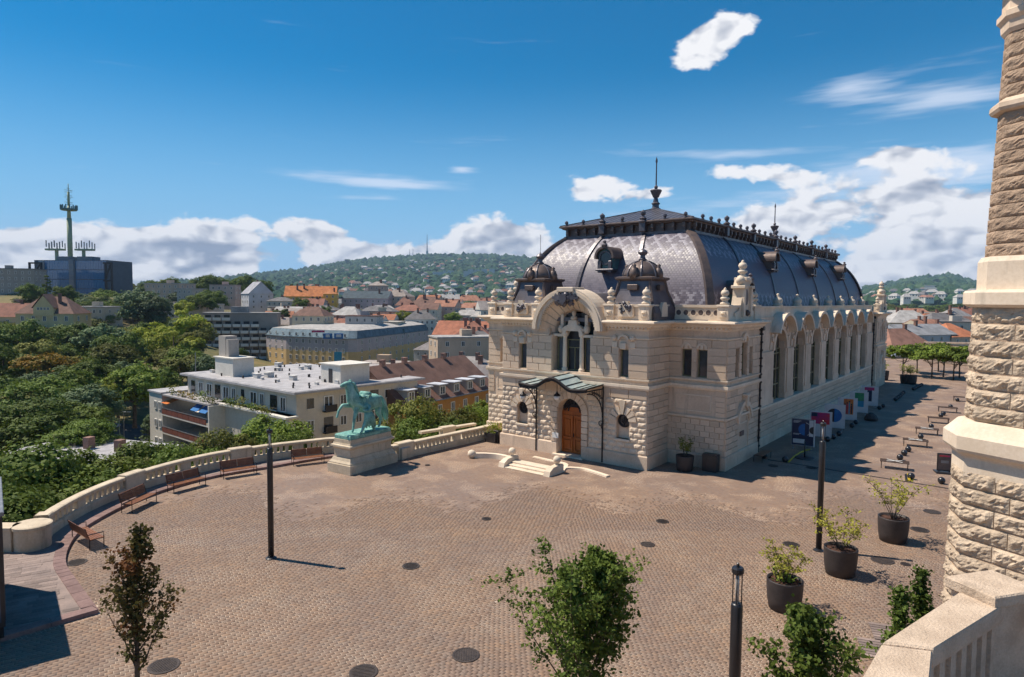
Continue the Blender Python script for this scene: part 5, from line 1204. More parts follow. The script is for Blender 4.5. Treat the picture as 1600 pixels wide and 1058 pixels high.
for i, ((x, y), l) in enumerate(zip(bd, blab)):
    o = thing('poster_board', l, 'board', hall_pt(x, y), -.6728 + R(9), 'display boards along the shaded side of the hall')
    w_, z0, z1 = 1.45, .22, 2.15
    ob('panel', MB().cbox(-.02, -.06, z0, w_, .06, z1, .01).mesh('panel', M['steel' if i == 0 else 'boardw']), o)
    for xx in (.12, w_ - .14): ob('foot', MB().box(xx - .05, -.35, 0, xx + .05, .35, .06).box(xx - .03, -.04, .06, xx + .03, .04, z0).mesh('foot', M['steel']), o)
    ob('edge_strip', MB().box(w_ - .02, -.075, z0, w_ + .06, .075, z1).mesh('edge_strip', M['boardw']), o)
    if i == 0:
        flat('poster', o, .02, w_ - .04, .3, z1 - .04, M['navy']); disc('print_ring', o, .78, 1.45, .5, M['boardw'], -.072, R(-60), R(75), .47); disc('print_disc', o, .85, 1.42, .42, M['blue'], -.07, R(90), R(270)); flat('print_block', o, .1, .85, .42, .72, M['boardw'], -.072)
        for k in range(3): flat('print_line', o, .1, .62 - .1*k, 2.0 - .06*k, 2.03 - .06*k, M['boardw'], -.072)
        for k in range(2): flat('print_line', o, .1, .6 - .12*k, 1.08 - .06*k, 1.11 - .06*k, M['boardw'], -.072)
        flat('white_strip', o, w_ - .32, w_ - .05, .95, z1 - .05, M['boardw'], -.073); disc('print_disc', o, w_ - .05, 1.4, .26, M['black'], -.08, R(90), R(270))
    elif i == 1: flat('print', o, .08, w_ - .1, 1.2, z1 - .08, M['red']); flat('print_band', o, .08, .5, 1.75, z1 - .1, M['navy'], -.07)
    elif i == 2: disc('print_disc', o, .72, 1.25, .55, M['blue'], -.07, R(-90), R(90)); disc('print_disc', o, .72, 1.25, .55, M['black'], -.07, R(90), R(270))
    elif i == 3:
        flat('print', o, .45, 1.2, .7, z1 - .1, M['orange'])
        for k in range(4): flat('print_figure', o, .5 + .17*k, .6 + .17*k, .75, 1.5 + .12*((k*7) % 3), M[('navy', 'red', 'cyan', 'black')[k]], -.07); disc('print_disc', o, .55 + .17*k, 1.58 + .12*((k*7) % 3), .07, M['black'], -.072)
    elif i == 4: flat('print', o, .4, 1.15, .75, 1.3, M['cyan']); flat('print', o, .4, 1.15, 1.3, z1 - .1, M['green'])
    else: flat('print', o, .3, 1.15, 1.75, z1 - .1, M['red']); flat('print_figure', o, .55, .95, .65, 1.75, M['navy'], -.07)
# cord strung above the boards
tag(MB().tube([hall_pt(bd[0][0] + .1, bd[0][1] + .1, 2.2), hall_pt(11.2, 24, 2.12), hall_pt(11.2, 37, 2.16)], .018, 4).build('cord', M['black']), 'dark cord strung along the tops of the poster boards', 'cord')
# black cabinet and red bench against the wing
cb = thing('equipment_cabinet', 'low black cabinet standing by the hall corner', 'cabinet', hall_pt(8.83, 2.45), -.6728)
ob('body', MB().cbox(-.45, -.28, .04, .45, .28, 1.08, .02).mesh('body', M['black']), cb); ob('plinth', MB().box(-.42, -.25, 0, .42, .25, .04).mesh('plinth', M['iron']), cb)
for k in range(3): ob('door_panel', MB().cbox(-.42 + k*.285, -.30, .1, -.15 + k*.285, -.28, 1.02, .008).mesh('door_panel', M['black']), cb)
rb_ = make_bench(False, 'wood', 1.9); rb_['label'] = 'backless reddish bench by the downpipe on the shaded hall side'; rb_['group'] = 'backless benches'; rb_.location = hall_pt(10.35, 7.6); rb_.rotation_euler = (0, 0, -.6728 + PI/2)
# balls, seats, signs on the right
M['ball'] = mat('bollard_black', (.018, .018, .022), (.026, .025, .03), .3, 4, 20, spec=.5)
BALL = MB().lathe([(.10, 0), (.12, .02)] + [(.2*math.cos(R(a)), .2 + .2*math.sin(R(a))) for a in range(-52, 91, 18)], 16).mesh('ball_bollard', M['ball'], True)
SPX = [((1406, 719), 'first ball bollard behind the nearest taped seat'), ((1412.6, 712), 'second of three ball bollards behind the nearest seat'), ((1419, 706), 'third of three ball bollards behind the nearest seat'), ((1438.6, 686), 'ball bollard behind the second taped seat'), ((1455, 669.5), 'ball bollard behind the third taped seat'),
       ((1470, 652.5), 'nearer of two ball bollards behind the fourth seat'), ((1474, 649.2), 'farther of two ball bollards behind the fourth seat'), ((1485.2, 638), 'ball bollard behind the fifth seat'), ((1495.6, 627.4), 'farthest ball bollard of the seat row'), ((1470.9, 756), 'black ball bollard alone in front of the sandwich board'), ((1423.5, 749), 'ball bollard beside the yellow cable ramp'),
       ((1226.5, 722), 'ball bollard at the end of the yellow hose'), ((1194, 716), 'ball bollard beside the red bench'), ((1293, 690), 'ball bollard right of the second poster board'), ((1302, 686), 'ball bollard right of another, by the third board'), ((1311, 681), 'ball bollard right below the fourth poster board'), ((1331, 668), 'nearer of two balls below the fifth board'), ((1337, 663), 'farther of two balls below the fifth board'), ((1374, 640), 'ball bollard left of the far pair by the boards'), ((1380, 637), 'right one of the far pair of balls by the boards')]
for q, l in SPX: o = tag(ob('ball_bollard', BALL, None, G(*q)), l, 'bollard', 'black ball bollards')
for k in range(6): o = tag(ob('ball_bollard', BALL, None, G(1399 + k*2.6, 626.5 - k*2.2)), 'black ball bollard in the nearer shaded line beyond the poster boards', 'bollard', 'nearer far line of ball bollards')
for k in range(6): o = tag(ob('ball_bollard', BALL, None, G(1427 + k*2.6, 610 - k*1.35)), 'black ball bollard in the far sunlit line beyond the hall shadow', 'bollard', 'far line of ball bollards')
def make_seat():
    o = thing('taped_seat', 'x', 'seat', group='low dark seats in a row')
    for k in range(5): ob('seat_slat', MB().cbox(-.8, -.42 + k*.17, .44, .8, -.27 + k*.17, .48, .008).mesh('seat_slat', M['seatm']), o)
    for sx in (-1, 1): ob('leg', MB().tube([(sx*.72, -.36, 0), (sx*.72, -.36, .44)], .022, 5).tube([(sx*.72, .36, 0), (sx*.72, .36, .44)], .022, 5).tube([(sx*.72, -.36, .42), (sx*.72, .36, .42)], .022, 5).mesh('leg', M['iron']), o)
    return o
M['seatm'] = mat('seat_dark_wood', (.05, .035, .03), (.08, .055, .045), .85, 3, 20, spec=.1); sp0 = make_seat(); SL = ['nearest dark seat with a white tape cross', 'second dark seat with white tape, beyond three balls', 'third dark seat with white tape', 'fourth dark low seat of the row', 'fifth dark low seat of the row', 'sixth and farthest low seat, beside the stone tower']
for i, q in enumerate([(1397.4, 732), (1430, 697), (1448, 678.5), (1466, 661), (1480.5, 644), (1503, 627)]):
    o = place(sp0, i == 0, SL[i], G(*q), -.6728 + R(8))
for i, q in enumerate([(1397.4, 732), (1430, 697), (1448, 678.5)]):
    tp = MB().bar((-.42, -.3, .49), (.42, .3, .49), .07, .012).bar((-.42, .3, .495), (.42, -.3, .495), .07, .012).build('barrier_tape', M['white'], None, False, G(*q), -.6728 + R(8)); tag(tp, ['white tape crossed over the nearest seat', 'white tape crossed over the second seat', 'white tape crossed over the third seat'][i], 'tape', 'white tape on the seats')
sb_ = thing('sandwich_board', 'dark free-standing sign board on a heavy foot, near the tower', 'sign', G(1475, 739), -.35)
ob('foot', MB().cbox(-.5, -.42, 0, .5, .42, .09, .02).mesh('foot', M['black']), sb_); ob('frame', MB().box(-.4, -.04, .12, .4, .04, 1.22).mesh('frame', M['black']), sb_); ob('poster', MB().box(-.34, -.055, .2, .34, -.042, 1.16).mesh('poster', M['leadb']), sb_)
flat('print_line', sb_, -.28, .28, 1.02, 1.1, M['red'], -.066); flat('print_block', sb_, -.2, .2, .62, .78, M['steel'], -.066)
for k in range(2): ob('post', MB().box(-.3 + k*.54, -.03, .08, -.24 + k*.54, .03, .13).mesh('post', M['black']), sb_)
M['yellow'] = mat('yellow_rubber', (.55, .40, .02), (.42, .30, .02), .5, 4, 20)
yr = thing('cable_ramp', 'short yellow and black cable ramp beside a ball', 'cable ramp', G(1420, 747), math.atan2(EY.y, EY.x) + .15)
ob('ramp', MB().loft([[(-.9, -.2, 0), (.9, -.2, 0), (.9, -.05, .06), (-.9, -.05, .06)], [(-.9, .2, 0), (.9, .2, 0), (.9, .05, .06), (-.9, .05, .06)]]).mesh('ramp', M['black']), yr); ob('lid', MB().box(-.9, -.07, .055, .9, .07, .075).mesh('lid', M['yellow']), yr)
tag(MB().tube([G(1232, 722, .04), G(1240, 714, .04), G(1250, 707, .04), G(1260, 703.5, .04), G(1268, 702, .04)], .06, 6).build('hose', M['yellow'], None, True), 'yellow hose curving over the cobbles to the nearest poster board', 'hose')
us_ = thing('stand', 'black post on a wide dark foot before the nearest poster board', 'stand', G(1257, 716)); ob('foot', MB().lathe([(.62, 0), (.6, .06), (.1, .09)], 14).mesh('foot', M['black']), us_); ob('post', MB().tube([(0, 0, .05), (0, 0, 1.15)], .05, 8).mesh('post', M['black'], True), us_)
bg_ = ob('bag_heap', MB().lathe([(.5, 0), (.58, .2), (.4, .5), (.15, .68), (.02, .7)], 9).mesh('bag_heap', M['pot'], False), None, G(1361, 657)); tag(bg_, 'dark heap of bags on the paving beside the fifth board', 'bags')
# low concrete-coloured grilles of planting squares at lower right
for q, l in (((1375, 1015), 'slatted tree grate at the lower right, left one'), ((1392, 990), 'slatted tree grate at the lower right, right one')):
    o = thing('tree_grate', l, 'tree grate', G(*q, .02), -.35, 'tree grates')
    for k in range(7): ob('slat', MB().box(-.55, -.6 + k*.17, 0, .55, -.46 + k*.17, .03).mesh('slat', M['slab']), o)
# ================================================================== FOREGROUND: stone tower, balustrade, young trees
M['rock'] = mat('rockface_limestone', (.56, .445, .325), (.39, .30, .215), .95, 2.6, 19, 1.0, 16, rnd=.22, stain=(.27, .20, .14, .55))
M['rockb'] = mat('brown_sandstone', (.44, .315, .22), (.33, .23, .16), .95, 2.2, 24, .9, 26, rnd=.2, stain=(.2, .14, .10, .5))
TT, TN = Vector((.43, -.9)).normalized(), Vector((-.9, -.43)).normalized()
TC, TCN = Vector((.33, .94)).normalized(), Vector((-.94, .33)).normalized()
TB, TBN = Vector((.9, .43)).normalized(), Vector((-.43, .9)).normalized()
B0 = Vector((13.34, 18.0))
tow = thing('stone_tower', 'rough-hewn stone corner tower rising beyond the top right of the view', 'tower', (B0.x, B0.y, 0))
def isect(p, d, q, e):
    k = ((q.x - p.x)*e.y - (q.y - p.y)*e.x)/(d.x*e.y - d.y*e.x); return p + d*k
def outline(o, lm=7.0, lb=6.0, ch=.62):
    A0 = TC*ch
    B = isect(TN*o, TT, TCN*o, TC); A = isect(TCN*o, TC, A0 + TBN*o, TB)
    return A, B, B + TT*lm, A + TB*lb
def tower_ring(o, z):
    A, B, Cc, D = outline(o); E_ = Cc + (D - A); return [(p.x, p.y, z) for p in (A, B, Cc, E_, D)]
def tower_part(nm, prof, m): return ob(nm, MB().loft([tower_ring(o, z) for o, z in prof]).mesh(nm, M[m]), tow)
core = [(.68, 0), (.58, 5.7), (.5, 6.4), (.36, 7.2), (.32, 10.4), (.14, 11.6), (.08, 11.8), (-.1, 17.6), (-.1, 22)]
tower_part('core', [(o - .06, z) for o, z in core], 'rockb')
rk = random.Random(12)
def rockstone(path, z0, z1, amp, nm, m, seed):
    """path: 2d points (outer plane); stone with a quarry-faced front"""
    rd = random.Random(seed); P = [Vector(p) for p in path]; L = [0]
    for i in range(1, len(P)): L.append(L[-1] + (P[i] - P[i-1]).length)
    n = max(5, int(L[-1]/.07)); nz = 8; rows = []; 
    ph = [rd.uniform(0, 9) for _ in range(4)]
    for j in range(nz):
        v = j/(nz - 1); row = []
        for i in range(n + 1):
            s = L[-1]*i/n; k = max(q for q in range(len(L) - 1) if L[q] <= s + 1e-6); d = (P[k+1] - P[k]).normalized(); p = P[k] + d*(s - L[k]); nn = Vector((d.y, -d.x))
            if nn.dot(TN + TCN) < 0: nn = -nn
            if len(P) > 2 and abs(s - L[1]) < .2: nn = (TN + TCN).normalized()
            edge = min(1, min(i, n - i)/2.0)*min(1, min(j, nz - 1 - j)/1.5)
            cell = math.floor(s*6.3 + ph[2] + .8*math.sin(v*4 + ph[0])) + 3*math.floor(v*2.6 + .5*math.sin(s*9 + ph[1])); b = amp*(edge*(.45 + .40*math.sin(s*5 + ph[0])*math.sin(v*3.3 + ph[1]) + .55*((cell*.618034) % 1 - .4) + rd.uniform(-.22, .22)) + .15); q = p + nn*b; row.append((q.x, q.y, z0 + (z1 - z0)*v))
        rows.append(row)
    inner = [[], []]
    vs = [p for r in rows for p in r]; w = n + 1; fs = [(j*w + i, j*w + i + 1, (j+1)*w + i + 1, (j+1)*w + i) for j in range(nz - 1) for i in range(n)]
    base = len(vs)
    for zz in (z0, z1):
        for i in range(n + 1):
            x, y, _ = rows[0][i]; vs.append((x + .30*.9, y + .30*.2, zz))
    fs += [(base + i, base + i + 1, i + 1, i) for i in range(n)] + [((nz-1)*w + i, (nz-1)*w + i + 1, base + w + i + 1, base + w + i) for i in range(n)]
    fs += [(base, 0, (nz-1)*w, base + w)][:0]
    for e in (0, n):
        col_ = [j*w + e for j in range(nz)]; fs.append(tuple(col_ + [base + w + e, base + e]))
    return ob(nm, MB().add(vs, fs).mesh(nm, m), tow)
def course(o, z0, z1, amp, nm, m, alt, first=(1.15, .8)):
    A, B, Cc, D = outline(o); f = first[alt]; gap = .012
    rockstone([A + (A - B).normalized()*0, B, B + TT*f], z0, z1, amp, nm, M[m], rk.random()); s = f
    while s < 3.4:
        l = rk.uniform(.7, 1.3); rockstone([B + TT*(s + gap*2), B + TT*(s + l)], z0, z1, amp, nm, M[m], rk.random()); s += l
z = .3; k = 0
while z < 5.55: o = .60 - .06*z/5.7; course(o, z + .025, z + .435, .10, 'rockface_stone', 'rock', k % 2); z += .468; k += 1
for k in range(7): z = 7.25 + k*.452; course(.30 - .008*k, z + .022, z + .42, .10, 'rockface_stone', 'rock', k % 2)
for k in range(11): z = 11.75 + k*.352; course(.05 - .012*k, z + .012, z + .336, .045, 'shaft_stone', 'rockb', k % 2, (1.6, 1.0))
for k in range(5): z = 15.98 + k*.352; course(-.08 - .012*k, z + .012, z + .336, .045, 'shaft_stone', 'rockb', k % 2, (1.6, 1.0))
tower_part('ledge', [(.56, 5.75), (.56, 6.25), (.60, 6.32), (.74, 6.42), (.78, 6.5), (.78, 6.86), (.68, 6.96), (.46, 7.22), (.38, 7.25)], 'stonew')
tower_part('slab', [(.36, 10.38), (.48, 10.46), (.48, 10.78), (.44, 10.84), (.2, 10.86)], 'stonew')
tower_part('die_block', [(.20, 10.86), (.20, 11.62), (.12, 11.76)], 'stonew')
tower_part('torus', [(-.04, 15.6), (.08, 15.64), (.12, 15.72), (.11, 15.84), (.06, 15.9), (-.06, 15.98)], 'stone')
tower_part('cornice', [(-.1, 17.7), (-.04, 17.8), (-.02, 18.0), (.06, 18.1), (.06, 18.25), (-.04, 18.3), (-.04, 18.9), (.3, 19.05), (.34, 19.3)], 'stone')
for k in range(6):
    A, B, Cc, D = outline(.1); p = B + TT*(.1 + k*.55); ob('eaves_bracket', MB().bar((p.x, p.y, 18.98), (p.x + TN.x*.5, p.y + TN.y*.5, 18.98), .2, .14).mesh('eaves_bracket', M['rockb']), tow)

# camera-side balustrade, lower right
ZC = 7.35
def F2(px, py): p = G(px, py, ZC); return Vector((p.x, p.y))
O0, O1, O2 = F2(1338, 1072), F2(1378, 1004), F2(1500, 924)
fb = thing('stone_balustrade', 'weathered stone balustrade with shade in its colour, close to the camera at the lower right', 'balustrade', (0, 0, 0))
M['lich_shade'] = mat('lichen_limestone_shade_tone', (.60, .47, .35), (.46, .35, .255), .92, 3.5, 34, .7, 40, stain=(.20, .155, .115, .65))  # lichened stone, base colour darkened to carry the shade lying on the balustrade
d1 = (O2 - O1).normalized(); n1_ = Vector((d1.y, -d1.x)); d0 = (O0 - O1).normalized(); wd = .40
I1 = F2(1458, 1014); I2 = O2 + n1_*wd + d1*.06
I0 = I1 + (O0 - O1)*1.25 + Vector((.18, -.1))
O00 = O1 + (O0 - O1)*2.2; I00 = I1 + (O0 - O1)*2.2 + Vector((.2, -.1))
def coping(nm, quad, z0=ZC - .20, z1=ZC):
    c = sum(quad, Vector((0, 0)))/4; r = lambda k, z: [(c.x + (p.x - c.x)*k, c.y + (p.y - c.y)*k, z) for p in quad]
    return ob(nm, MB().loft([r(.93, z0), r(.98, z0 + .04), r(1.0, z0 + .09), r(1.0, z1 - .05), r(.985, z1 - .015), r(.95, z1)]).mesh(nm, M['lich_shade']), fb)
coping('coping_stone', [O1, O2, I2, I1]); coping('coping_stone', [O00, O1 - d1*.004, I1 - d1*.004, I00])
pc = O2 + d1*.26 + n1_*.22
rz_ = math.atan2(d1.y, d1.x)
ob('pier_cap', MB().cbox(-.34, -.28, ZC - .02, .34, .28, ZC + .11, .015).mesh('pier_cap', M['lich_shade']), fb, (pc.x, pc.y, 0), rz_ - .35)
ob('pier', MB().cbox(-.29, -.24, 0, .29, .24, ZC - .02, .01).mesh('pier', M['lich_shade']), fb, (pc.x, pc.y, 0), rz_ - .35)
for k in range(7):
    p = I1.lerp(I2, (k + .35)/7) - n1_*.14; ob('baluster', MB().cbox(-.065, -.10, ZC - 1.0, .065, .10, ZC - .2, .01).mesh('baluster', M['lich_shade']), fb, (p.x, p.y, 0), rz_)
q = [O1 + n1_*.08, O2 + n1_*.08, I2 - n1_*.03, I1 - n1_*.03]; ob('base_wall', MB().loft([[(p.x, p.y, z) for p in q] for z in (0, ZC - 1.0)]).mesh('base_wall', M['lich_shade']), fb)
e2 = pc + Vector((.78, -.62)).normalized()*.4
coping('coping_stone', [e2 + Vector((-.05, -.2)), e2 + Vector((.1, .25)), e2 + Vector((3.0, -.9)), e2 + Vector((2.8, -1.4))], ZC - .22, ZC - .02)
fl = [I1 + n1_*.02, I2 + n1_*.02, e2 + Vector((3, -1.2)), Vector((9, 1)), Vector((4, .5))]
kind(MB().loft([[(p.x, p.y, z) for p in fl] for z in (ZC - 1.4, ZC - 1.02)]).build('terrace_floor', M['slab']), 'structure')

# dark cabin at the left edge
p = G(9, 958); cabn = thing('glass_cabin', 'dark glass and steel cabin cut off by the left edge of the view', 'kiosk', (p.x - .03, p.y, ZW), .66)
ob('body', MB().box(-4.0, -2.3, .35, 0, 2.5, 3.75).mesh('body', M['black']), cabn); ob('plinth', MB().box(-3.95, -2.25, 0, -.05, 2.45, .35).mesh('plinth', M['iron']), cabn); ob('roof_edge', MB().cbox(-4.06, -2.36, 3.75, .06, 2.56, 3.89, .02).mesh('roof_edge', M['steel']), cabn)
for k in range(3): ob('glass_panel', MB().box(-.02, -2.2 + k*1.58, .5, .015, -.72 + k*1.58, 3.65).mesh('glass_panel', M['glassb']), cabn)
for k in range(3): ob('glass_panel', MB().box(-3.9 + k*1.3, -2.315, .5, -2.7 + k*1.3, -2.29, 3.65).mesh('glass_panel', M['glassb']), cabn)

M['leafm'] = leaf_mat('leaf_maple', (.045, .075, .014), (.115, .15, .026))
# young street trees whose tops reach into the view
def young_tree(nm, label, base, h, seed, mt, width, nl, size, bare=0., clear=.32, dense=1., lean=(0, 0), limbs=22, up=.9, prof_e=.75, tw=.20):
    rd = random.Random(seed); rg = np.random.default_rng(seed); o = thing(nm, label, 'tree', base); mb = MB(); P = []; N = []
    tk = lambda u: Vector((lean[0]*u*u + .04*math.sin(u*7 + seed), lean[1]*u*u + .04*math.cos(u*6), h*u))
    mb.tube([tk(k/10) for k in range(11)], [.075*(1 - .9*k/10) + .006 for k in range(11)], 7)
    ends = []
    for k in range(limbs):
        u = clear + (1 - clear)*(k + rd.random())/limbs*.94; b = tk(u); a = k*2.4 + rd.uniform(-.5, .5); prof = math.sin(PI*min(1, (1 - u)/(1 - clear)*.92 + .06))**.7 if u > clear else 1
        L = width*(.62 + .45*rd.random())*max(.12, (1 - u)/(1 - clear))**prof_e; d = Vector((math.cos(a), math.sin(a), up*rd.uniform(.7, 1.4))).normalized(); p = b.copy(); pts = [p.copy()]
        for q in range(5): d = (d + Vector((rd.uniform(-.2, .2), rd.uniform(-.2, .2), .12))).normalized(); p = p + d*L/5; pts.append(p.copy())
        mb.tube(pts, [.022, .018, .014, .010, .007, .004], 5)
        for q in range(1, 6):
            for w in range(3):
                a2 = rd.uniform(0, 2*PI); e = pts[q] + Vector((math.cos(a2), math.sin(a2), rd.uniform(0, .8)))*L*tw*rd.uniform(.5, 1.2); mb.tube([pts[q], e], [.006, .003], 4); ends.append((pts[q], e))
    for q in range(10): ends.append((tk(.82 + .018*q), tk(.82 + .018*q) + Vector((rd.uniform(-.12, .12), rd.uniform(-.12, .12), .12))))
    per = max(1, int(nl/len(ends)))
    for s, e in ends:
        if rd.random() < bare*(s.z/h): continue
        for _ in range(per): u = rd.uniform(.1, 1.15); c = s.lerp(e, u) + Vector([rd.gauss(0, size*.7) for _ in range(3)]); P.append(tuple(c)); N.append((rd.gauss(0, .5), rd.gauss(0, .5), .8))
    v, f = leaves(P, N, size, rg, .75); ob('trunk', mb.mesh('trunk', M['bark'], True), o); ob('crown', npmesh('crown', v, f, M[mt]), o); return o
young_tree('young_tree', 'reddish-brown young tree with a bare whippy top, lower left', (-8.55, 15.0, 0), 5.2, 5, 'leafr', 2.0, 4600, .10, .35, .30, limbs=22, up=1.5, lean=(.2, 0), prof_e=.9, tw=.19)
young_tree('young_tree', 'leafy green maple with a pointed top, bottom centre', (1.75, 14.0, 0), 5.0, 8, 'leafm', 3.5, 19000, .09, .03, .28, limbs=36, lean=(.45, 0), up=1.15, prof_e=.95, tw=.18)
young_tree('young_tree', 'dark green young tree beside the nearest lamp post', (5.35, 11.0, 0), 5.15, 11, 'leafm', 2.2, 7500, .085, .0, .40, limbs=26, up=1.3, tw=.18)
young_tree('young_tree', 'slender dark green treetop left of the near balustrade', (7.75, 12.5, 0), 4.95, 14, 'leafd', .62, 2200, .085, .0, .62, limbs=18, up=1.3)
young_tree('young_tree', 'small treetop between the near balustrade and the tower', (8.85, 13.5, 0), 4.9, 17, 'leafd', .55, 1800, .085, .0, .62, limbs=16, up=1.3)
# ================================================================== LAND BELOW THE TERRACE
def sst(a, b, x): u = min(max((x - a)/(b - a), 0), 1); return u*u*(3 - 2*u)
def terr(x, y):
    r = math.hypot(x, y); az_ = math.atan2(x, max(y, 1e-3)); left = sst(-.25, -.55, az_)
    h = -21 + 18*left*sst(150, 330, r) + 10*sst(300, 700, r) + 12*sst(700, 1500, r)*(1 - left)
    h += 9*left*sst(330, 460, r)
    if az_ > .45: h = -12 + 4*sst(150, 900, r)
    return h + 1.2*math.sin(x*.021)*math.cos(y*.017)
M['land'] = mat('park_ground', (.085, .09, .03), (.20, .145, .055), .95, .05, .5, .4, 3, coord='World')
vs, fs, nr, na = [], [], 46, 70
for i in range(nr):
    r = 42*(1900/42)**(i/(nr - 1))
    for j in range(na): a = -1.05 + 2.0*j/(na - 1); vs.append((r*math.sin(a), r*math.cos(a), terr(r*math.sin(a), r*math.cos(a)) if r > 47 else -24))
for i in range(nr - 1):
    for j in range(na - 1): q = i*na + j; fs.append((q, q + 1, q + na + 1, q + na))
# keep the land clear of the plaza side
keep = [f for f in fs if not (sum(vs[k][0] for k in f)/4 > -2 + (sum(vs[k][1] for k in f)/4 - 50)*.45 and sum(vs[k][1] for k in f)/4 < 175 and sum(vs[k][0] for k in f)/4 > -2)]
kind(MB().add(vs, keep).build('ground', M['land'], None, True), 'structure')
M['asph'] = mat('asphalt', (.055, .052, .055), (.08, .075, .075), .9, .6, 9, coord='World')
def strip(nm, pts, w, z, m):
    P = smooth(pts, 4); n = []
    for i, p in enumerate(P): d = (P[min(i+1, len(P)-1)] - P[max(i-1, 0)]).normalized(); n.append((p + Vector((-d.y, d.x))*w, p - Vector((-d.y, d.x))*w))
    mb = MB(); vs = []
    for a, b in n: vs += [(a.x, a.y, terr(a.x, a.y) + z), (b.x, b.y, terr(b.x, b.y) + z)]
    return kind(mb.add(vs, [(2*i, 2*i+1, 2*i+3, 2*i+2) for i in range(len(n) - 1)]).build(nm, m), 'structure')
strip('street', [(-125, 138), (-105, 143), (-88, 146), (-70, 138), (-58, 120)], 5, .35, M['asph'])
strip('path', [(-140, 176), (-110, 172), (-92, 176), (-80, 168)], 2.2, .4, mat('path_gravel', (.30, .24, .17), (.22, .17, .12), .95, .5, 6, coord='World'))

# ================================================================== TOWN
wm_ = {}
def wallm(c, rough=.85):
    k = tuple(round(x, 3) for x in c)
    if k not in wm_: wm_[k] = mat('plaster_%d' % len(wm_), c, tuple(x*.82 for x in c), rough, .25, 3, coord='Object', stain=tuple(x*.5 for x in c) + (.35,), rnd=.06)
    return wm_[k]
def roofm(c, kind_='tile'):
    k = ('r',) + tuple(round(x, 3) for x in c)
    if k not in wm_:
        m = mat('roof_%d' % len(wm_), c, tuple(x*.62 for x in c), .85, .5, 7, .3, 12, coord='Object', rnd=.1); wm_[k] = m
    return wm_[k]
_wf = MB().box(0, -.12, 0, 1, .0, .06).box(0, -.12, .94, 1, 0, 1).box(0, -.12, .06, .09, 0, .94).box(.91, -.12, .06, 1, 0, .94).box(.46, -.11, .06, .54, 0, .94)
_wf.add([(.05, -.03, .05), (.95, -.03, .05), (.95, -.03, .95), (.05, -.03, .95)], [(0, 1, 2, 3)], 1)
WIN = _wf.mesh('window', [M['white'], M['glass']]); 
_wd = MB().box(-.04, -.16, -.05, 1.04, 0, 0); _wd.add([(0, -.05, 0), (1, -.05, 0), (1, -.05, 1), (0, -.05, 1)], [(0, 1, 2, 3)], 1)
WIND = _wd.mesh('window', [M['white'], M['glass']])
def win(par, Mx, me=WIN):
    o = bpy.data.objects.new('window', me); COL.objects.link(o); o.parent = par; o.matrix_basis = Mx; return o
def face_windows(par, a, b, z1, rows, fh, cols, ww=1.1, wh=1.5, me=WIN, m0=.5, skip=None, sill=.9):
    """windows on the vertical face from a to b (2d local), top of wall z1, storeys counted down"""
    a, b = Vector(a), Vector(b); L = (b - a).length; d = (b - a)/L; ang = math.atan2(d.y, d.x)
    for r in range(rows):
        for c in range(cols):
            if skip and skip(r, c): continue
            p = a + d*(m0 + (L - 2*m0)*(c + .5)/cols - ww/2)
            win(par, Matrix.Translation((p.x, p.y, z1 - (r + 1)*fh + sill)) @ Matrix.Rotation(ang, 4, 'Z') @ Matrix.Diagonal((ww, 1, wh, 1)), me)
rh = random.Random(77)
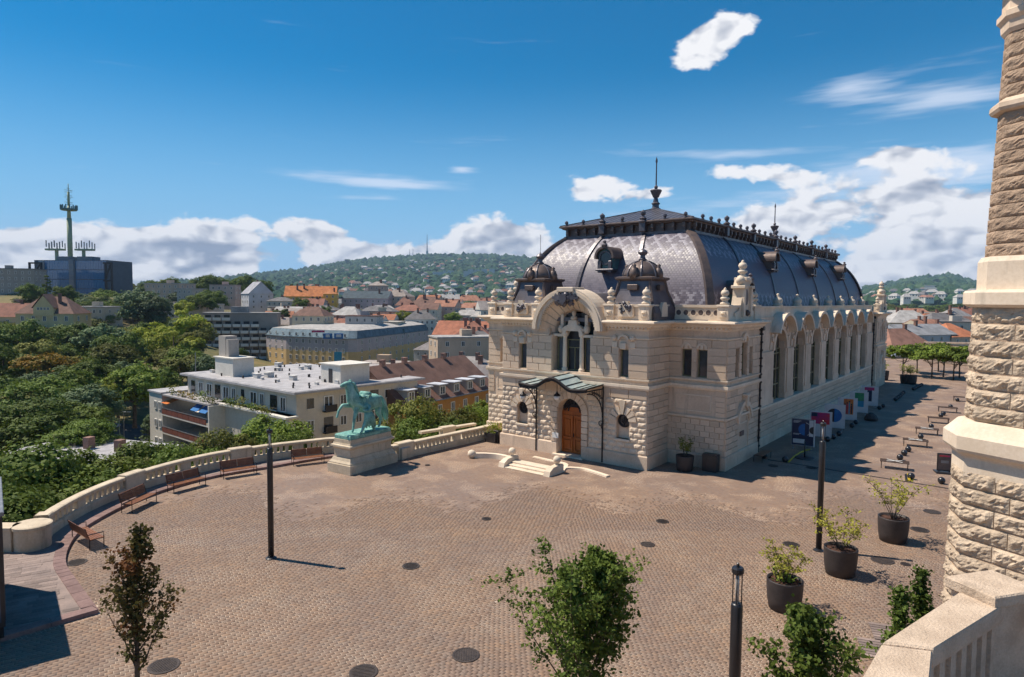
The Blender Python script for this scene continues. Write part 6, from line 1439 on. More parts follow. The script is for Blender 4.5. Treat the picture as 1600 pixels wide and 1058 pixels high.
def house(px, py, dep, w, d, rot, nfl, fh, wall, roof='gable', rise=3., rc=(.30, .10, .05), cols=(5, 3), label=None, name='house', group=None, ww=1.1, wh=1.5, ridge='x', chim=1, winm=True, base=None, me=WIN, over=.4, cat='house'):
    p = at(px, py, dep); z1 = p.z; rz = R(rot); o = thing(name, label, cat, (p.x, p.y, z1), rz, group); hx, hy = w/2, d/2; H_ = nfl*fh + (base if base is not None else 6)
    wm = wallm(wall); rm_ = roofm(rc)
    ob('walls', MB().box(-hx, -hy, -H_, hx, hy, 0).mesh('walls', wm), o)
    e = over
    if roof == 'flat':
        r = ob('roof', MB().box(-hx - e*.6, -hy - e*.6, 0, hx + e*.6, hy + e*.6, .35).box(-hx - e*.4, -hy - e*.4, .35, hx + e*.4, hy + e*.4, .42).mesh('roof', rm_), o)
        if chim: ob('roof_box', MB().box(-1.6, -1.2, .42, 1.8, 1.4, 2.4).mesh('roof_box', wm), r)
    else:
        if roof == 'gable':
            if ridge == 'x': R_ = [(-hx - e, 0, rise), (hx + e, 0, rise)]
            else: R_ = [(0, -hy - e, rise), (0, hy + e, rise)]
        elif roof == 'hip': k = min(hx, hy)*.9; R_ = [(-hx + k, 0, rise), (hx - k, 0, rise)] if w >= d else [(0, -hy + k, rise), (0, hy - k, rise)]
        X, Y = hx + e, hy + e; b = [(-X, -Y, -.15), (X, -Y, -.15), (X, Y, -.15), (-X, Y, -.15)]; V = b + R_
        if ridge == 'x' and roof == 'gable' or (roof == 'hip' and w >= d): F = [(0, 1, 5, 4), (2, 3, 4, 5), (1, 2, 5), (3, 0, 4), (3, 2, 1, 0)]
        else: F = [(1, 2, 5, 4), (3, 0, 4, 5), (0, 1, 4), (2, 3, 5), (3, 2, 1, 0)]
        r = ob('roof', MB().add(V, F).mesh('roof', rm_), o)
        if roof == 'gable':   # gable walls in wall colour, set just proud of the roof ends
            if ridge == 'x':
                for s in (-1, 1): ob('gable', MB().add([(s*(hx + e + .03), -hy, -.1), (s*(hx + e + .03), hy, -.1), (s*(hx + e + .03), 0, rise*hy/(hy + e) - .1), (s*(hx - .1), -hy, -.1), (s*(hx - .1), hy, -.1), (s*(hx - .1), 0, rise*hy/(hy + e) - .15)], [(0, 1, 2), (3, 5, 4), (0, 2, 5, 3), (1, 4, 5, 2)]).mesh('gable', wm), o)
            else:
                for s in (-1, 1): ob('gable', MB().add([(-hx, s*(hy + e + .03), -.1), (hx, s*(hy + e + .03), -.1), (0, s*(hy + e + .03), rise*hx/(hx + e) - .1), (-hx, s*(hy - .1), -.1), (hx, s*(hy - .1), -.1), (0, s*(hy - .1), rise*hx/(hx + e) - .15)], [(0, 1, 2), (3, 5, 4), (0, 2, 5, 3), (1, 4, 5, 2)]).mesh('gable', wm), o)
        for k in range(chim):
            x = rh.uniform(-.6, .6)*hx; y = rh.uniform(-.4, .4)*hy; ob('chimney', MB().box(x - .5, y - .35, rise*.35, x + .5, y + .35, rise + 1.0).box(x - .58, y - .43, rise + 1.0, x + .58, y + .43, rise + 1.2).mesh('chimney', roofm((.28, .15, .11))), r)
    if winm:
        face_windows(o, (-hx, -hy), (hx, -hy), -.2, nfl, fh, cols[0], ww, wh, me)
        fwd = Matrix.Rotation(-rz, 3, 'Z') @ Vector((-p.x, -p.y, 0))
        if cols[1]:
            if fwd.x > 0: face_windows(o, (hx, -hy), (hx, hy), -.2, nfl, fh, cols[1], ww, wh, me)
            else: face_windows(o, (-hx, hy), (-hx, -hy), -.2, nfl, fh, cols[1], ww, wh, me)
    return o
CREAM, WHITE, GREY, OCHRE, PINK, BEIGE, YEL = (.55, .47, .34), (.62, .59, .53), (.42, .40, .38), (.48, .31, .10), (.52, .38, .31), (.52, .43, .34), (.62, .42, .12)
TER, ORA, BRO, SLA, LGR, DRK = (.29, .125, .085), (.40, .16, .085), (.19, .105, .08), (.17, .16, .16), (.42, .40, .38), (.06, .065, .075)

# ---- white flat-roofed apartment block just below the terrace
zr = -2.3; Cp, Lp, Rp = G(463, 612, zr), G(293, 583, zr), G(634, 588, zr)
ax = (Lp - Cp); La = ax.length; ax.normalize(); ay = Vector((-ax.y, ax.x, 0)); ay = ay if ay.dot(Rp - Cp) > 0 else -ay; Lb = (Rp - Cp).dot(ay)
# local frame: x from the far left end to the near corner (front edge), y into the block
ab = thing('apartment_block', 'white flat-roofed apartment block with long balconies and red parapets', 'building', Cp, math.atan2(-ax.y, -ax.x))
WB = wallm((.60, .545, .46)); WB2 = wallm((.66, .62, .55))
rfm = mat('white_bitumen', (.42, .405, .41), (.28, .27, .275), .85, .6, 6, .2, 8)
sgn = 1 if (Matrix.Rotation(-math.atan2(-ax.y, -ax.x), 3, 'Z') @ ay).y > 0 else -1
ob('upper_walls', MB().box(-La, 0, -3.3, 0, Lb, -.3).mesh('upper_walls', WB), ab)
ob('lower_walls', MB().box(-La*.62, -1.2, -24, 0, Lb, -3.3).box(-La - 3.5, 3.0, -24, -La*.62, Lb*.8, -3.3).mesh('lower_walls', WB), ab)
ob('roof', MB().box(-La - .9, -.9, -.3, .9, Lb + .9, .0).box(-La - .6, -.6, 0, .6, Lb + .6, .06).mesh('roof', rfm), ab)
ob('end_wing', MB().box(-La - 6.5, -3.6, -24, -La - 1.5, 7.5, -3.3).mesh('end_wing', WB2), ab); ob('end_wing_roof', MB().box(-La - 6.7, -3.8, -3.3, -La - 1.5, 7.7, -3.05).mesh('end_wing_roof', rfm), ab)
ob('roof_terrace', MB().box(-La - 1.5, -3.6, -3.55, -La*.55, 0, -3.3).mesh('roof_terrace', wallm((.36, .34, .34))), ab)
ob('terrace_slab', MB().box(-La*.55, -2.0, -3.55, .5, 0, -3.3).mesh('terrace_slab', WB2), ab)
PAR = mat('red_parapet', (.20, .062, .04), (.14, .045, .03), .7, 1, 8)
for k, z in enumerate((-6.55, -9.6, -12.65)):
    ob('balcony_slab', MB().box(-La - 1.5, -3.7, z - .25, -La*.55, 3.0, z).mesh('balcony_slab', WB2), ab)
    for q in range(8): x0 = -La - 1.4 + q*(La*.45 + .8)/8; ob('parapet_panel', MB().box(x0, -3.72, z + .02, x0 + (La*.45 + .8)/8 - .08, -3.62, z + .85).mesh('parapet_panel', PAR), ab)
    ob('handrail', MB().box(-La - 1.5, -3.76, z + .95, -La*.55, -3.68, z + 1.02).mesh('handrail', M['steel']), ab)
    for q in range(6):
        x0 = -La - .6 + q*(La*.45)/6; win(ab, Matrix.Translation((x0, 2.98, z + .1)) @ Matrix.Diagonal((2.2, 1, 2.3, 1)))
ob('party_wall', MB().box(-La*.55, -3.7, -24, -La*.55 + .35, 0, -3.55).mesh('party_wall', WB2), ab)
for i, m_ in enumerate(('orange', 'blue', 'blue')):
    x0 = -La - 1.2 + (0, 9.0, 11.4)[i]*La/28; ob('awning', MB().add([(x0, -2.6 if i else -.2, -3.7), (x0 + 2.2, -2.6 if i else -.2, -3.7), (x0 + 2.2, -3.9, -4.7), (x0, -3.9, -4.7)], [(0, 1, 2, 3)]).add([(x0, -2.6 if i else -.2, -3.73), (x0 + 2.2, -2.6 if i else -.2, -3.73), (x0 + 2.2, -3.9, -4.73), (x0, -3.9, -4.73)], [(3, 2, 1, 0)]).mesh('awning', M[m_]), ab)
for k in range(11):
    x0 = -La + 1.4 + k*(La - 2.6)/11; wd_ = (1.3, 1.6, 1.9, 1.7, 1.8, 1.2, .9, 1.9, 1.2, 1.8, 1.4)[k]; win(ab, Matrix.Translation((x0, -.02, -3.15)) @ Matrix.Diagonal((wd_, 1, 2.1, 1)), WIN if k % 3 else WIND)
for r in range(6):                                           # right-hand face
    for c in range(7):
        y0 = 1.6 + c*(Lb - 3)/7; tall = c in (1, 4); Mx = Matrix.Translation((.0, y0, -2.6 - r*3.05 + (-.6 if tall else 0))) @ Matrix.Rotation(PI/2, 4, 'Z') @ Matrix.Diagonal((1.6 if tall else 1.15, 1, 2.1 if tall else 1.4, 1)); win(ab, Mx, WIND if (r*3 + c) % 4 == 0 else WIN)
        if tall: ob('balcony', MB().box(0, y0 - .2, -3.35 - r*3.05, .75, y0 + 1.8, -3.22 - r*3.05).box(.70, y0 - .2, -3.22 - r*3.05, .75, y0 + 1.8, -2.35 - r*3.05).mesh('balcony', M['iron']), ab)
for q in range(2):
    for r in range(3): win(ab, Matrix.Translation((-La - 4.4 + q*1.6, -3.6, -6.0 - r*3.05)) @ Matrix.Diagonal((.9, 1, 1.3, 1)))
CHM = MB().cbox(-.7, -.5, 0, .7, .5, .9, .03).box(-.78, -.58, .9, .78, .58, 1.0).mesh('roof_vent', wallm((.6, .58, .55)))
for k in range(22): ob('roof_vent', CHM, ab, (-rh.uniform(.04, .96)*La, rh.uniform(.1, .9)*Lb, .04)).scale = (rh.uniform(.3, .9),)*3
DOT = MB().lathe([(.12, 0), (.12, .35), (.2, .4), (.02, .5)], 6).mesh('vent_pipe', M['iron'])
for k in range(46): ob('vent_pipe', DOT, ab, (-rh.uniform(.03, .97)*La, rh.uniform(.05, .95)*Lb, .05))
ob('stair_head', MB().box(-La*.84, Lb*.10, 0, -La*.66, Lb*.10 + 3.6, 2.9).box(-La*.85, Lb*.10 - .2, 2.9, -La*.65, Lb*.10 + 3.8, 3.05).mesh('stair_head', WB2), ab)
ob('chimney_stack', MB().box(-La*.84, Lb*.12 + .2, 3.05, -La*.77, Lb*.12 + 2.2, 6.4).box(-La*.765, Lb*.12 + .2, 3.05, -La*.74, Lb*.12 + 2.0, 5.9).mesh('chimney_stack', wallm((.40, .36, .32))), ab)
ob('stair_head', MB().box(-La*.20, Lb*.38, 0, -La*.05, Lb*.62, 2.8).box(-La*.21, Lb*.37, 2.8, -La*.04, Lb*.63, 2.95).mesh('stair_head', WB2), ab)
ob('stair_door', MB().box(-La*.14, Lb*.38 - .05, .1, -La*.14 + .9, Lb*.38, 2.2).mesh('stair_door', M['black']), ab)
ob('antenna', MB().tube([(-La - .3, 1.5, -3.2), (-La - .3, 1.5, 3.4)], .07, 6).mesh('antenna', M['steel']), ab)
rg = np.random.default_rng(5)
for k in range(9):
    n_ = 150; x0 = -La + 1 + k*(La - 3)/9; v, f = leaves(np.c_[rg.normal(x0, .8, n_), rg.normal(-1.8 if x0 > -La*.55 else -2.8, .3, n_), -3.25 + rg.random(n_)*(1.6 if k % 3 == 0 else .9)], np.tile((0, -.5, 1.), (n_, 1)), .28, rg); ob('terrace_plant', npmesh('terrace_plant', v, f, M['leafa' if k in (1, 2) else 'leaf' if k % 2 else 'leafo']), ab)

# ---- generic polygonal building along a street line
def street_block(name, label, pts, z1, z0, back, wall, segs, fh, rows, roofc=LGR, band=None, mans=2.6, ww=1.15, wh=1.6, wall2=None, r2=0, cat='building', roof_rise=1.2, mc=DRK):
    P = [Vector((p[0], p[1])) for p in pts]; o0 = P[0]; o = thing(name, label, cat, (o0.x, o0.y, z1)); Q = [p - o0 for p in P]; n = len(Q)
    B = [Q[-1] + Vector((back[0], back[1])), Q[0] + Vector((back[0], back[1]))]; poly = Q + B; H_ = z1 - z0
    ob('walls', MB().loft([[(p.x, p.y, -H_) for p in poly], [(p.x, p.y, 0) for p in poly]]).mesh('walls', wallm(wall)), o)
    c = sum(poly, Vector((0, 0)))/len(poly); sc_ = lambda k, z: [(c.x + (p.x - c.x)*k, c.y + (p.y - c.y)*k, z) for p in poly]
    if wall2:
        for i in range(n - 1):
            a, b = Q[i], Q[i+1]; d = (b - a).normalized(); nn = Vector((d.y, -d.x))*.015
            ob('upper_storey_wall', MB().loft([[(p.x, p.y, z) for p in (a, b, b + nn, a + nn)] for z in (-r2*fh, -.02)]).mesh('upper_storey_wall', wallm(wall2)), o)
    r = ob('roof', MB().loft([sc_(1.012, 0), sc_(1.012, .3), sc_(1.0, .3), sc_(.94, mans), sc_(.935, mans + .1)]).mesh('roof', roofm(mc)), o)
    ob('roof_deck', MB().loft([sc_(.937, mans + .1), sc_(.937, mans + .2), sc_(.6, mans + roof_rise)]).mesh('roof_deck', roofm(roofc)), r)
    for i, (cols, dorm) in enumerate(segs):
        a, b = Q[i], Q[i+1]
        if cols: face_windows(o, a, b, 0, rows, fh, cols, ww, wh, WIN, .6, None, 1.0)
        if dorm:
            d = (b - a).normalized(); ang = math.atan2(d.y, d.x)
            for k in range(dorm): p = a + (b - a)*((k + .5)/dorm); win(r, Matrix.Translation((p.x - d.x*.5, p.y - d.y*.5, .7)) @ Matrix.Rotation(ang, 4, 'Z') @ Matrix.Translation((0, .25, 0)) @ Matrix.Diagonal((1.1, 1, 1.3, 1)), WIN)
    return o
ze = at(545, 530, 262).z
hp_ = [at(416, 528, 288), at(447, 529, 276), at(544, 531, 262), at(558, 531, 263), at(702, 540, 372)]
ht = street_block('corner_hotel', 'large ochre and mauve corner building with blue signs on its roof edge', [(p.x, p.y) for p in hp_], ze, -27, (7, 12), (.60, .42, .20), ((3, 3), (9, 9), (0, 0), (16, 0)), 3.35, 5, LGR, None, 3.0, 1.25, 1.75, (.44, .39, .40), 1.55, 'hotel', 1.6, (.14, .20, .24))
def sign(par, px0, px1, py0, py1, dep, nm, m):
    a, b, c, d = [at(x, y, dep) - Vector(par.location) for x, y in ((px0, py1), (px1, py1), (px1, py0), (px0, py0))]; k = Vector((0, .3, 0)); return ob(nm, MB().loft([[tuple(q) for q in (a, b, c, d)], [tuple(q + k) for q in (a, b, c, d)]]).mesh(nm, m), par)
sign(ht, 505, 519, 521, 529.5, 260, 'roof_sign', M['blue']); sign(ht, 522, 536, 521, 529.5, 260, 'roof_sign', M['blue']); sign(ht, 522, 534, 550, 566, 259.5, 'facade_sign', M['cyan']); sign(ht, 487, 507, 516.5, 519.5, 262, 'letter_sign', M['red'])
for q in ((509, 515), (525, 533)): sign(ht, q[0], q[1], 523, 527, 259.6, 'sign_emblem', M['boardw'])
# green, striped and orange stretches of its long roof
for (a, b, m_) in ((600, 632, (.10, .16, .16)), (606, 636, (.10, .17, .05)), (636, 655, (.55, .22, .10))):
    dd = 290 + (a - 560)*.55; y_ = 518 if m_ != (.10, .17, .05) else 524; sign(ht, a, b, y_ - 4, y_ + 5, dd - 3, 'roof_panel', roofm(m_))
# ---- terraced balcony block
tbk = thing('balcony_block', 'concrete apartment block with stepped rows of white balconies', 'building', at(374, 490, 290), .22)
ob('walls', MB().box(-15, 0, -30, 16, 12, 0).mesh('walls', wallm((.30, .26, .23))), tbk); ob('roof', MB().box(-15.3, -.3, 0, 16.3, 12.3, .4).box(-4, 3, .4, 3, 8, 3).mesh('roof', roofm((.30, .29, .28))), tbk)
BALC = MB().box(0, -1.6, 0, 3.2, 0, .2).box(0, -1.66, .2, 3.2, -1.5, 1.25).box(0, -1.5, .2, .12, 0, 1.25).box(3.08, -1.5, .2, 3.2, 0, 1.25).mesh('balcony', wallm((.80, .75, .68)))
for r in range(9):
    for c in range(8):
        if r < c*.35 - .8: continue
        ob('balcony', BALC, tbk, (-14.6 + c*3.8 + (r % 2)*.55, 0, -3.0 - r*2.85)); win(tbk, Matrix.Translation((-14.0 + c*3.8 + (r % 2)*.55, -.02, -2.7 - r*2.85)) @ Matrix.Diagonal((2.4, 1, 2.1, 1)), WIND)
# ---- glass office building with the radio mast on the left skyline
tel = thing('glass_office', 'dark blue glass office building on the left skyline', 'building', at(110, 462, 420), -.12)
GL = mat('curtain_wall', (.03, .12, .27), (.06, .19, .36), .10, .2, 2, spec=.7)
ob('core', MB().box(-25, .6, -14, 25.5, 24, 22.5).mesh('core', wallm((.10, .12, .15))), tel)
GPM = MB().box(0, 0, 0, 1.62, .2, 5.6).mesh('glass_panel', GL)
for c in range(24):
    if 9 < c < 12: continue
    for r in range(5): ob('glass_panel', GPM, tel, (-17.6 + c*1.78, .3, -7.5 + r*6))
ob('stair_tower', MB().box(.2, -1.0, -10, 3.4, .6, 23).mesh('stair_tower', wallm((.20, .22, .26))), tel)
for r in range(9): ob('slat', MB().box(.3, -1.15, -8 + r*3.4, 3.3, -1.0, -7.4 + r*3.4).mesh('slat', M['steel']), tel)
for s in (-1, 1):
    fx = -26 if s < 0 else 25.4; fm = MB()
    for x in (fx - 1.0 if s < 0 else fx, fx + 7 if s < 0 else fx + 4): fm.box(x, -2, -14, x + 1.0, -.9, 21)
    for z in (-3, 9, 20): fm.box(fx - 1, -1.9, z, fx + 8 if s < 0 else fx + 5, -1.0, z + 1.0)
    fm.bar((fx, -1.5, 10), (fx + (7 if s < 0 else 4), -1.5, 20), .6, .6); ob('steel_frame', fm.mesh('steel_frame', M['iron']), tel)
ob('side_block', MB().box(-21, -.5, -14, -18.2, .6, 22).mesh('side_block', wallm((.45, .45, .46))), tel)
ob('roof_plant', MB().box(-12, 4, 22.5, -3, 12, 25).box(2, 4, 22.5, 12, 12, 25).mesh('roof_plant', wallm((.2, .21, .23))), tel)
mast = thing('radio_mast', 'tall pale green radio mast with aerial rings above the glass office', 'mast', at(110, 405, 428))
MG = mat('mast_green', (.33, .38, .24), (.25, .30, .19), .6, 1, 8)
ob('shaft', MB().tube([(0, 0, -4), (0, 0, 26)], 1.5, 10).tube([(0, 0, 26), (0, 0, 34)], [1.2, .9], 8).tube([(0, 0, 34), (0, 0, 43)], .7, 8).tube([(0, 0, 43), (0, 0, 48)], .22, 6).mesh('shaft', MG, True), mast)
ob('gallery', MB().lathe([(4.4, 31), (4.6, 31.3), (4.6, 32.2), (4.4, 32.2), (4.4, 31.4), (1, 31.4)], 12).mesh('gallery', M['verd']), mast)
for k in range(14): a = 2*PI*k/14; ob('aerial', MB().box(-.25, -.25, 0, .25, .25, 3.0).mesh('aerial', M['verd']) if k == 0 else bpy.data.objects['aerial'].data, mast, (4.6*math.cos(a), 4.6*math.sin(a), 31.5))
for k in range(10): ob('dipole', MB().box(-2.4, -.1, 0, 2.4, .1, .25).mesh('dipole', MG) if k == 0 else bpy.data.objects['dipole'].data, mast, (0, 0, 35 + k*1.1), k*.9)
for s in (-1, 1):
    pf = MB().box(min(s*4, s*15), -2, 5.5, max(s*4, s*15), 2, 6.6).box(min(s*8, s*9.4), -.8, -3, max(s*8, s*9.4), .8, 5.5)
    ob('platform', pf.mesh('platform', MG), mast)
    for k in range(13): x = s*(4.5 + k*.85); ob('panel_aerial', MB().box(-.25, -.2, 0, .25, .2, 4.2).mesh('panel_aerial', M['steel']) if k == 0 and s < 0 else bpy.data.objects['panel_aerial'].data, mast, (x, -2.1 if k % 2 else 2.0, 6.0 + (k % 3)*.8))

# ---- hand-placed houses
H = house
vil = H(85, 489, 250, 20, 13, 6, 3, 3.6, (.62, .48, .26), 'hip', 6.2, BRO, (5, 2), 'cream villa with dark red hipped roof and central gable below the glass office', wh=1.9)
gb = ob('front_gable', MB().add([(-3.5, -.1, -1), (3.5, -.1, -1), (3.5, -.1, 2.2), (0, -.1, 6.6), (-3.5, -.1, 2.2), (-3.5, 5, -1), (3.5, 5, -1), (3.5, 5, 2.2), (0, 5, 6.6), (-3.5, 5, 2.2)], [(0, 1, 2, 3, 4), (1, 6, 7, 2), (5, 0, 4, 9)]).mesh('front_gable', wallm((.62, .48, .26))), vil, (0, -7.0, 0))
ob('gable_roof', MB().add([(0, -.5, 7.1), (4, -.5, 1.9), (4, 6, 1.9), (0, 6, 7.1), (-4, -.5, 1.9), (-4, 6, 1.9)], [(0, 1, 2, 3), (4, 0, 3, 5)]).mesh('gable_roof', roofm(BRO)), gb)
for k in range(4): win(gb, Matrix.Translation((-2.2 + k*1.15, -.1, 1.2)) @ Matrix.Diagonal((.8, 1, 1.0, 1)))
H(14, 494, 262, 17, 12, 14, 3, 3.4, (.58, .46, .30), 'gable', 5.2, TER, (4, 2), 'house with terracotta roof at the left edge beside the cream villa')
H(14, 421, 392, 34, 14, 8, 5, 3.6, (.33, .30, .27), 'flat', 0, SLA, (9, 3), 'grey institutional block left of the glass office', wh=1.8)
H(152, 480, 290, 15, 12, -4, 3, 3.2, (.50, .42, .32), 'flat', 0, GREY, (5, 2), 'beige flat-roofed house right of the cream villa')
H(30, 476, 300, 30, 10, 3, 2, 3.2, (.42, .28, .25), 'flat', 0, (.34, .2, .17), (8, 0), 'long low reddish building behind the left-hand houses')
H(266, 444, 395, 24, 14, -14, 3, 3.0, (.50, .38, .30), 'flat', 0, GREY, (6, 3), 'pinkish flat-roofed block among the skyline trees')
H(300, 452, 372, 10, 12, -14, 3, 3.0, (.46, .40, .34), 'flat', 0, GREY, (3, 2), 'small block with balconies beside the pinkish block', chim=0)
H(270, 479, 330, 27, 14, -10, 4, 3.0, (.48, .40, .32), 'flat', 0, (.42, .40, .38), (7, 3), 'stepped modern apartment house with long dark balconies', ww=2.6, wh=1.9, me=WIND)
H(305, 476, 318, 20, 16, -12, 5, 3.0, (.52, .43, .34), 'flat', 0, (.46, .44, .42), (5, 3), 'tan block with blank wall behind the yellow-green tree', ww=1.6)
H(352, 446, 430, 16, 12, 5, 3, 3.2, (.55, .40, .33), 'flat', 0, (.4, .3, .26), (4, 2), 'small pink block left of the white gabled house')
H(402, 459, 415, 15, 15, 38, 3, 3.2, (.55, .55, .58), 'gable', 7.5, (.36, .36, .39), (3, 3), 'white house with steep grey gable on the skyline', ridge='y')
H(487, 463, 418, 31, 14, 8, 3, 3.2, (.62, .40, .10), 'gable', 6.5, (.55, .20, .07), (9, 2), 'yellow house with bright orange roof on the ridge', chim=4)
H(517, 459, 408, 8, 10, 8, 3, 3.2, (.66, .42, .09), 'hip', 2.4, (.5, .2, .08), (2, 1), 'yellow stair tower at the right end of the orange-roofed house')
H(440, 470, 400, 15, 12, 6, 2, 3.2, (.52, .47, .40), 'hip', 2.2, SLA, (5, 2), 'low grey-roofed house left of the orange-roofed house')
H(575, 466, 425, 30, 14, -6, 3, 3.4, (.46, .38, .38), 'gable', 4.6, (.07, .10, .12), (8, 3), 'long house with dark blue-green roof on the ridge')
H(622, 463, 432, 18, 13, -18, 3, 3.4, (.52, .45, .36), 'hip', 4.2, (.30, .25, .22), (5, 3), 'pale corner house right of the dark blue-green roof', chim=2)
H(591, 446, 455, 12, 10, 0, 2, 3.4, (.42, .34, .28), 'hip', 2.6, (.34, .30, .27), (3, 1), 'tall house with pyramid roof behind the dark blue-green roof', chim=2)
H(467, 487, 345, 22, 14, 10, 3, 3.2, (.62, .57, .46), 'gable', 2.6, LGR, (6, 2), 'white warehouse-like house with pale low roof')
H(505, 484, 365, 18, 12, -5, 3, 3.2, (.55, .50, .46), 'hip', 2.4, SLA, (6, 2), 'light grey house below the orange roof')
H(474, 492, 352, 10, 9, -5, 2, 3.2, (.34, .09, .07), 'flat', 0, (.3, .1, .08), (3, 1), 'small dark red house between pale ones')
H(548, 487, 370, 17, 12, -8, 3, 3.2, (.58, .48, .30), 'hip', 2.6, (.33, .30, .28), (5, 2), 'cream house with grey roof above the hotel')
H(592, 486, 372, 20, 12, -8, 3, 3.2, (.50, .43, .38), 'hip', 2.8, SLA, (6, 2), 'grey-brown tenement above the long hotel roof', chim=3)
H(640, 485, 380, 18, 12, -14, 3, 3.2, (.46, .38, .31), 'hip', 3.2, TER, (5, 2), 'tenement with red tiles right of the grey-brown one', chim=3)
H(672, 472, 430, 15, 12, -20, 3, 3.2, (.52, .42, .34), 'gable', 4.6, ORA, (4, 2), 'house with orange gabled roof at the foot of the hill')
H(580, 503, 320, 30, 14, -6, 2, 3.4, (.56, .50, .38), 'flat', 0, (.46, .42, .36), (9, 2), 'cream attic storey with rounded ends behind the hotel', wh=1.9)
H(518, 506, 315, 24, 12, 4, 2, 3.2, (.50, .44, .38), 'gable', 3.0, (.26, .14, .10), (6, 2), 'brown-roofed house behind the hotel corner')
H(425, 507, 335, 14, 12, 12, 3, 3.2, (.50, .43, .34), 'flat', 0, (.48, .46, .44), (4, 2), 'beige house behind the balcony block')
H(690, 475, 470, 15, 12, -10, 2, 3.4, (.36, .12, .09), 'gable', 2.0, (.3, .1, .08), (4, 1), 'dark red hall with low roof left of the riding hall parapet')
H(736, 476, 480, 22, 12, -10, 2, 3.4, (.36, .11, .09), 'flat', 0, (.24, .10, .09), (5, 1), 'dark red flat block beside the red hall', chim=0)
H(735, 492, 400, 22, 12, -12, 2, 3.2, (.50, .45, .38), 'hip', 3.0, LGR, (5, 2), 'grey-roofed house beyond the orange roof')
H(684, 545, 268, 14, 14, -24, 4, 3.2, (.42, .40, .37), 'hip', 4.4, (.24, .22, .22), (4, 2), 'grey tenement with dark mansard right of the hotel', chim=2)
H(735, 522, 262, 26, 15, -16, 3, 3.4, (.46, .40, .30), 'gable', 5.2, (.40, .15, .085), (8, 2), 'long house with bright orange roof beside the riding hall', chim=5)
H(600, 568, 178, 12, 9, -10, 3, 3.2, (.46, .33, .22), 'flat', 0, (.4, .34, .3), (0, 0), 'plain brown fire wall behind the apartment block', winm=False)
H(622, 590, 162, 17, 12, -14, 2, 3.2, (.48, .28, .22), 'gable', 3.2, (.40, .36, .34), (2, 0), 'house with grey metal roof between hotel and brown roofs')
H(672, 580, 165, 16, 10, -14, 2, 3.4, (.46, .20, .13), 'flat', 0, (.42, .30, .24), (0, 0), 'red brick fire wall with flat top', winm=False)
H(735, 575, 190, 16, 12, -20, 3, 3.2, (.50, .40, .22), 'hip', 3.4, (.28, .26, .25), (4, 2), 'ochre house with grey hipped roof close to the hall', chim=2)
H(762, 585, 150, 14, 12, -22, 3, 3.2, (.44, .40, .34), 'hip', 3.2, (.20, .18, .18), (3, 2), 'dark-roofed house half hidden by the hall corner')
# ---- ochre building with a brown tiled roof and zinc dormers
zb = -5.9; a_, b_ = G(628, 634, zb), G(772, 604, zb); dv_ = (b_ - a_); Lw = dv_.length; ang_ = math.atan2(dv_.y, dv_.x)
ob_ = thing('ochre_house', 'ochre house with a big brown tiled roof and six zinc dormers', 'house', a_, ang_)
ob('walls', MB().box(0, 0, -16, Lw, 14, 0).mesh('walls', wallm((.40, .20, .055))), ob_); rfo = ob('roof', MB().add([(-.3, -.6, -.2), (Lw + .3, -.6, -.2), (Lw + .3, 7, 5.6), (-.3, 7, 5.6), (Lw + .3, 14.6, -.2), (-.3, 14.6, -.2)], [(0, 1, 2, 3), (3, 2, 4, 5), (0, 3, 5), (1, 4, 2), (5, 4, 1, 0)]).mesh('roof', roofm((.19, .105, .08))), ob_)
for k in range(6):
    x = 1.4 + k*(Lw - 2.2)/6; dm_ = ob('dormer', MB().box(x, .1, .15, x + 1.9, 4.2, 2.1).mesh('dormer', wallm((.36, .33, .30))), rfo); 
    ob('dormer_roof', MB().box(x - .25, -.3, 2.1, x + 2.15, 4.6, 2.25).mesh('dormer_roof', roofm((.55, .57, .62))), rfo); win(rfo, Matrix.Translation((x + .25, .09, .5)) @ Matrix.Diagonal((1.4, 1, 1.35, 1)))
face_windows(ob_, (0, 0), (Lw, 0), -.4, 3, 3.2, 7, 1.1, 1.6)
ob('gutter', MB().tube([(-.3, -.65, -.2), (Lw + .3, -.65, -.2)], .12, 6).mesh('gutter', M['steel']), ob_)
for k in range(4): x = 3 + k*5.6; ob('chimney', MB().box(x, 6.6, 4.6, x + .9, 7.2, 6.3).box(x - .06, 6.54, 6.3, x + .96, 7.26, 6.42).mesh('chimney', roofm((.30, .17, .13))), rfo)
# ---- right-hand side beyond the far end of the plaza
H(1400, 541, 185, 17, 11, 22, 2, 3.0, (.42, .44, .48), 'hip', 5.0, (.33, .17, .12), (4, 2), 'blue-grey house with brown tiled roof above the far trees', chim=2)
H(1428, 521, 210, 22, 12, 22, 2, 3.0, (.40, .42, .46), 'gable', 3.0, (.28, .28, .29), (5, 2), 'grey house left of the orange roof, right of the hall end')
H(1480, 524, 215, 13, 12, 22, 2, 3.0, (.50, .40, .32), 'hip', 4.0, (.52, .19, .09), (3, 2), 'house with vivid orange roof above the rubble wall')
H(1395, 524, 240, 36, 14, 20, 3, 3.1, (.54, .49, .38), 'flat', 0, (.42, .39, .35), (11, 2), 'long cream flat-roofed building beyond the far trees', chim=0)
H(1432, 505, 300, 15, 12, 15, 3, 3.1, (.60, .57, .52), 'hip', 5.2, (.55, .22, .11), (4, 2), 'white house with orange hipped roof, far right')
H(1465, 503, 300, 22, 12, 18, 3, 3.1, (.50, .42, .32), 'gable', 4.5, (.36, .31, .26), (6, 2), 'house with tan roof behind the rubble wall')
H(1490, 501, 285, 16, 14, 25, 3, 3.1, (.50, .40, .36), 'hip', 5.4, (.32, .30, .29), (5, 3), 'grey-roofed house beside the tower, far right')
